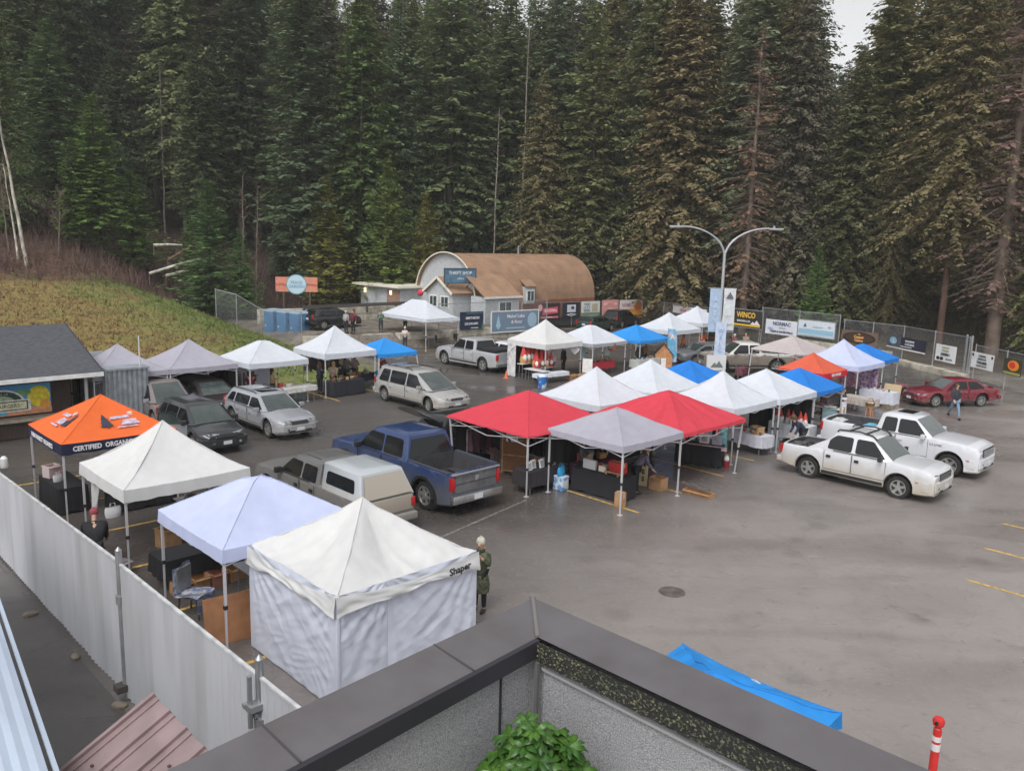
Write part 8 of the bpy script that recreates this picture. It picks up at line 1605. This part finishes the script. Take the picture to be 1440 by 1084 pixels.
t = thing('backdrop_sheet', 18.2, 37.9, 0, 'pale sheet hung at the back of the flat topped white tent', 'sheet', z=.3); MB().grid(lambda s, q: (s*1.9, .05*math.sin(s*12), q*1.6), 20, 5).build('fabric', SIDE, t, ang=60); MB().bar((0, 0, 1.6), (1.9, 0, 1.6), .02).build('rod', LEGM, t)
for k, (px, py) in enumerate(((196, 562), (203, 575), (212, 570))): a = at(px, py+25); t = G3(12.0+.5*k, 35.9, .3*k, 'wrapped_figure', ['dark statue with a white face in the leftmost grey tent', 'dark pot stand with a white globe in the leftmost grey tent', 'tan carved post in the leftmost grey tent'][k], 'ornament'); MB().lathe([(.2, 0), (.14, .5), (.18, .9), (.08, 1.15)], n=12).build('body', [BLACKC, GRM, WOOD][k], t); MB().ellipsoid((0, 0, 1.25), (.1, .1, .13), 10).build('head', [WHITE, WHITE, WOOD][k], t)
t = G3(12.2, 34.9, R(20), 'hanging_sheet', 'pale patterned throw on a rail beside the pale small van', 'textile', z=.3); MB().grid(lambda s, q: (s*.9+.35, .06*math.sin(s*14), q*1.35), 16, 5).build('fabric', mat('throw_mix', (.42, .36, .38), .9, col2=(.12, .08, .1), nscale=9), t, ang=60); MB().bar((.35, 0, -.3), (.35, 0, 1.4), .03).bar((1.25, 0, -.3), (1.25, 0, 1.4), .03).bar((.35, 0, 1.37), (1.25, 0, 1.37), .03).build('rail', STEEL, t)
# long white tent by the hut
table(38.6, 49.2, R(90), 2.4, .7, 'table under the long white tent'); spread(6, 38.6, 49.2, R(90), 2.2, .4, .755, BP, 'on the table under the long white tent', 'goods under the long white tent')
for k, (u, v) in enumerate(((38.6, 47.3), (40.4, 47.3))):
    t = G3(u, v, R(70+k*40), 'folding_chair', ['dark folding chair right of the long white tent', 'dark folding chair farther right of the long white tent'][k], 'chair'); MB().box((0, 0, .45), (.45, .45, .04)).build('seat', DARK, t); MB().box((0, .22, .75), (.45, .03, .4)).build('backrest', DARK, t)
    for x in (-.2, .2):
        for y in (-.2, .2): MB().bar((x, y, .45), (x, y*1.2, 0), .025).build('leg', GRM, t)
# ---- behind the white fence: orange tent
table(6.9, 25.7, R(90), 1.8, .7, 'table at the fence side of the orange tent'); cloth(6.9, 25.7, R(90), 1.84, .74, (.014, .014, .018), 'black cloth on the fence side table of the orange tent', seed=14)
carton(6.75, 26.2, .3, .36, .34, .36, 'pinkish white box at the far end of the orange tent table', z=.775, mt=mat('pink_card', (.60, .50, .50), .6)); bag(6.9, 25.85, .775, 9, 'small red bag on the orange tent table', s=.6); bag(6.75, 25.6, .775, 4, 'small white bag on the orange tent table', s=.7, mt=mat('bag_white', (.6, .6, .62), .6))
table(8.6, 24.35, 0, 1.7, .7, 'table at the front of the orange tent'); cloth(8.6, 24.35, 0, 1.74, .74, (.012, .012, .015), 'black cloth at the front of the orange tent', seed=15); bag(7.6, 23.75, 0, 4, 'white tied bag on the ground before the orange tent', s=1.0, mt=mat('bag_white', (.6, .6, .62), .6)); spread(4, 8.6, 24.35, 0, 1.4, .3, .775, JP, 'on the front cloth of the orange tent', 'goods on the orange tent table')
t = thing('lantern', 5.15, 24.3, 0, 'small white lantern standing right behind the fence', 'lantern', z=0); MB().bar((0, 0, 0), (0, 0, 1.75), .03).build('pole', STEEL, t); MB().lathe([(.09, 1.75), (.10, 1.78), (.09, 2.0), (.04, 2.06)], n=12).build('lamp_body', WHITE, t); MB().lathe([(.18, 0), (.18, .03)], n=12).build('base', DARK, t)
# cream tent
t = thing('hanging_cloth', 6.55, 21.9, R(90), 'white cloth hanging from the far corner of the cream tent', 'cloth', z=.95); MB().grid(lambda s, q: (-.0-s*.75*(.35+.65*q), .06*math.sin(s*9), q*.95), 10, 8).build('fabric', TWW, t, ang=60)
table(9.0, 21.2, R(90), 1.8, .7, 'table in the middle of the cream tent'); spread(7, 9.0, 21.2, R(90), 1.5, .4, .755, BP, 'on the cream tent table', 'goods on the cream tent table'); carton(7.9, 20.6, .3, .5, .4, .5, 'brown carton on the ground beneath the cream tent'); bag(8.3, 20.9, 0, 0, 'dark red bag on the ground beneath the cream tent', s=1.2)
rack(9.9, 21.9, R(80), 1.4, 1.4, 'wire rack of white and grey goods beneath the cream tent', [(.5, .5, .52), (.2, .2, .22), (.4, .42, .45)])
carton(6.2, 19.6, .5, .6, .5, .3, 'grey tote of papers beside the tall fence post', mt=mat('tote_grey', (.30, .27, .27), .6), name='storage_tote', cat='tote')
# bluish tent
table(7.65, 18.1, R(0), 1.9, .76, 'table at the back left of the bluish tent'); cloth(7.65, 18.1, 0, 2.0, .80, (.010, .011, .014), 'black cloth at the back of the bluish tent', drop=.45, seed=16)
for k in range(4): carton(6.95+.42*k, 17.55, .05*k, .38, .34, .30, ['open carton leftmost below the black cloth', 'open carton second below the black cloth', 'reddish open carton third below the black cloth', 'upright carton rightmost below the black cloth'][k], mt=[CARD, CARD, mat('card_red', (.40, .18, .12), .8), CARD][k])
table(8.15, 15.75, R(90), 1.85, .76, 'bare white folding table under the bluish tent', h=.74)
t = G3(6.75, 16.35, R(30), 'folding_chair', 'folding chair with a blue grey patterned cover under the bluish tent', 'chair'); MB().box((0, 0, .45), (.46, .46, .04)).build('seat', STEEL, t); MB().box((0, .24, .78), (.46, .03, .5)).build('backrest', STEEL, t)
for x in (-.2, .2):
    for y in (-.2, .2): MB().bar((x, y, .45), (x*1.1, y*1.3, 0), .03).build('leg', GRM, t)
t = G3(6.75, 16.35, R(30), 'throw_blanket', 'blue grey patterned cover draped on the folding chair', 'blanket'); m7 = MB(); m7.grid(lambda s, q: ((s-.5)*.58, .29-.05*math.sin(s*6), .45+q*.62), 10, 6); m7.grid(lambda s, q: ((s-.5)*.60, -.30+q*.58, .485+.03*math.sin(s*7+q*5)), 10, 6); m7.grid(lambda s, q: ((s-.5)*.60, -.30-.03*math.sin(s*9), .15+q*.34), 10, 4); m7.build('fabric', mat('throw_blue', (.14, .17, .30), .9, col2=(.46, .47, .52), nscale=8, contrast=(.42, .58)), t, ang=60)
t = thing('plywood_sheet', 6.85, 14.72, R(-8), 'brown sheet of board leaning at the left side of the walled tent', 'board'); MB().box((0, 0, .48), (1.15, .03, .96), rx=R(-10)).build('board', mat('brown_board', (.36, .17, .08), .7, noise_amt=.2), t)
# white post sign and misc behind the fence run right
t = G3(44.6, 25.6, 0, 'hand_cart', 'maroon hand cart loaded near the muddy pickup', 'cart'); MB().box((0, 0, .55), (.9, .5, .5)).build('load', mat('maroon_load', (.16, .05, .07), .8, noise_amt=.5, nscale=6), t, bevel=.05); MB().bar((-.45, 0, .3), (-.8, 0, 1.0), .04).build('handle', STEEL, t)
for x in (-.3, .3):
    for y in (-.27, .27): MB().lathe([(.15, -.03), (.15, .03)], c=(x, y, .15), n=14, axis='Y').build('wheel', TYRE, t)
# ================================================================= damp air
zt = max((o.matrix_world.translation.z + 45*1.0 for o in COL.objects if o.name.startswith(('fir_tree', 'spruce'))), default=60)
bpy.context.view_layer.update()
zmax = 0; lo = Vector((1e9, 1e9, 1e9)); hi = -lo
for o in COL.objects:
    if o.type == 'MESH':
        for c in o.bound_box:
            p = o.matrix_world @ Vector(c); lo = Vector((min(a, b) for a, b in zip(lo, p))); hi = Vector((max(a, b) for a, b in zip(hi, p)))
m = MB(); m.box(((lo.x+hi.x)/2, (lo.y+hi.y)/2, (lo.z-1+hi.z+1)/2), (hi.x-lo.x+4, hi.y-lo.y+4, hi.z-lo.z+2)); hz = m.build('haze', [], None, ang=0)
hm = bpy.data.materials.new('haze_air'); hm.use_nodes = True; nt = hm.node_tree; nt.nodes.remove(nt.nodes['Principled BSDF']); pv = nt.nodes.new('ShaderNodeVolumePrincipled'); pv.inputs['Color'].default_value = (.93, .95, .93, 1); pv.inputs['Density'].default_value = HAZE; nt.links.new(pv.outputs[0], nt.nodes['Material Output'].inputs['Volume'])
hz.data.materials.append(hm); tag(hz, 'thin damp air softening the far trees', 'haze', kind='stuff'); scene.cycles.volume_bounces = 0
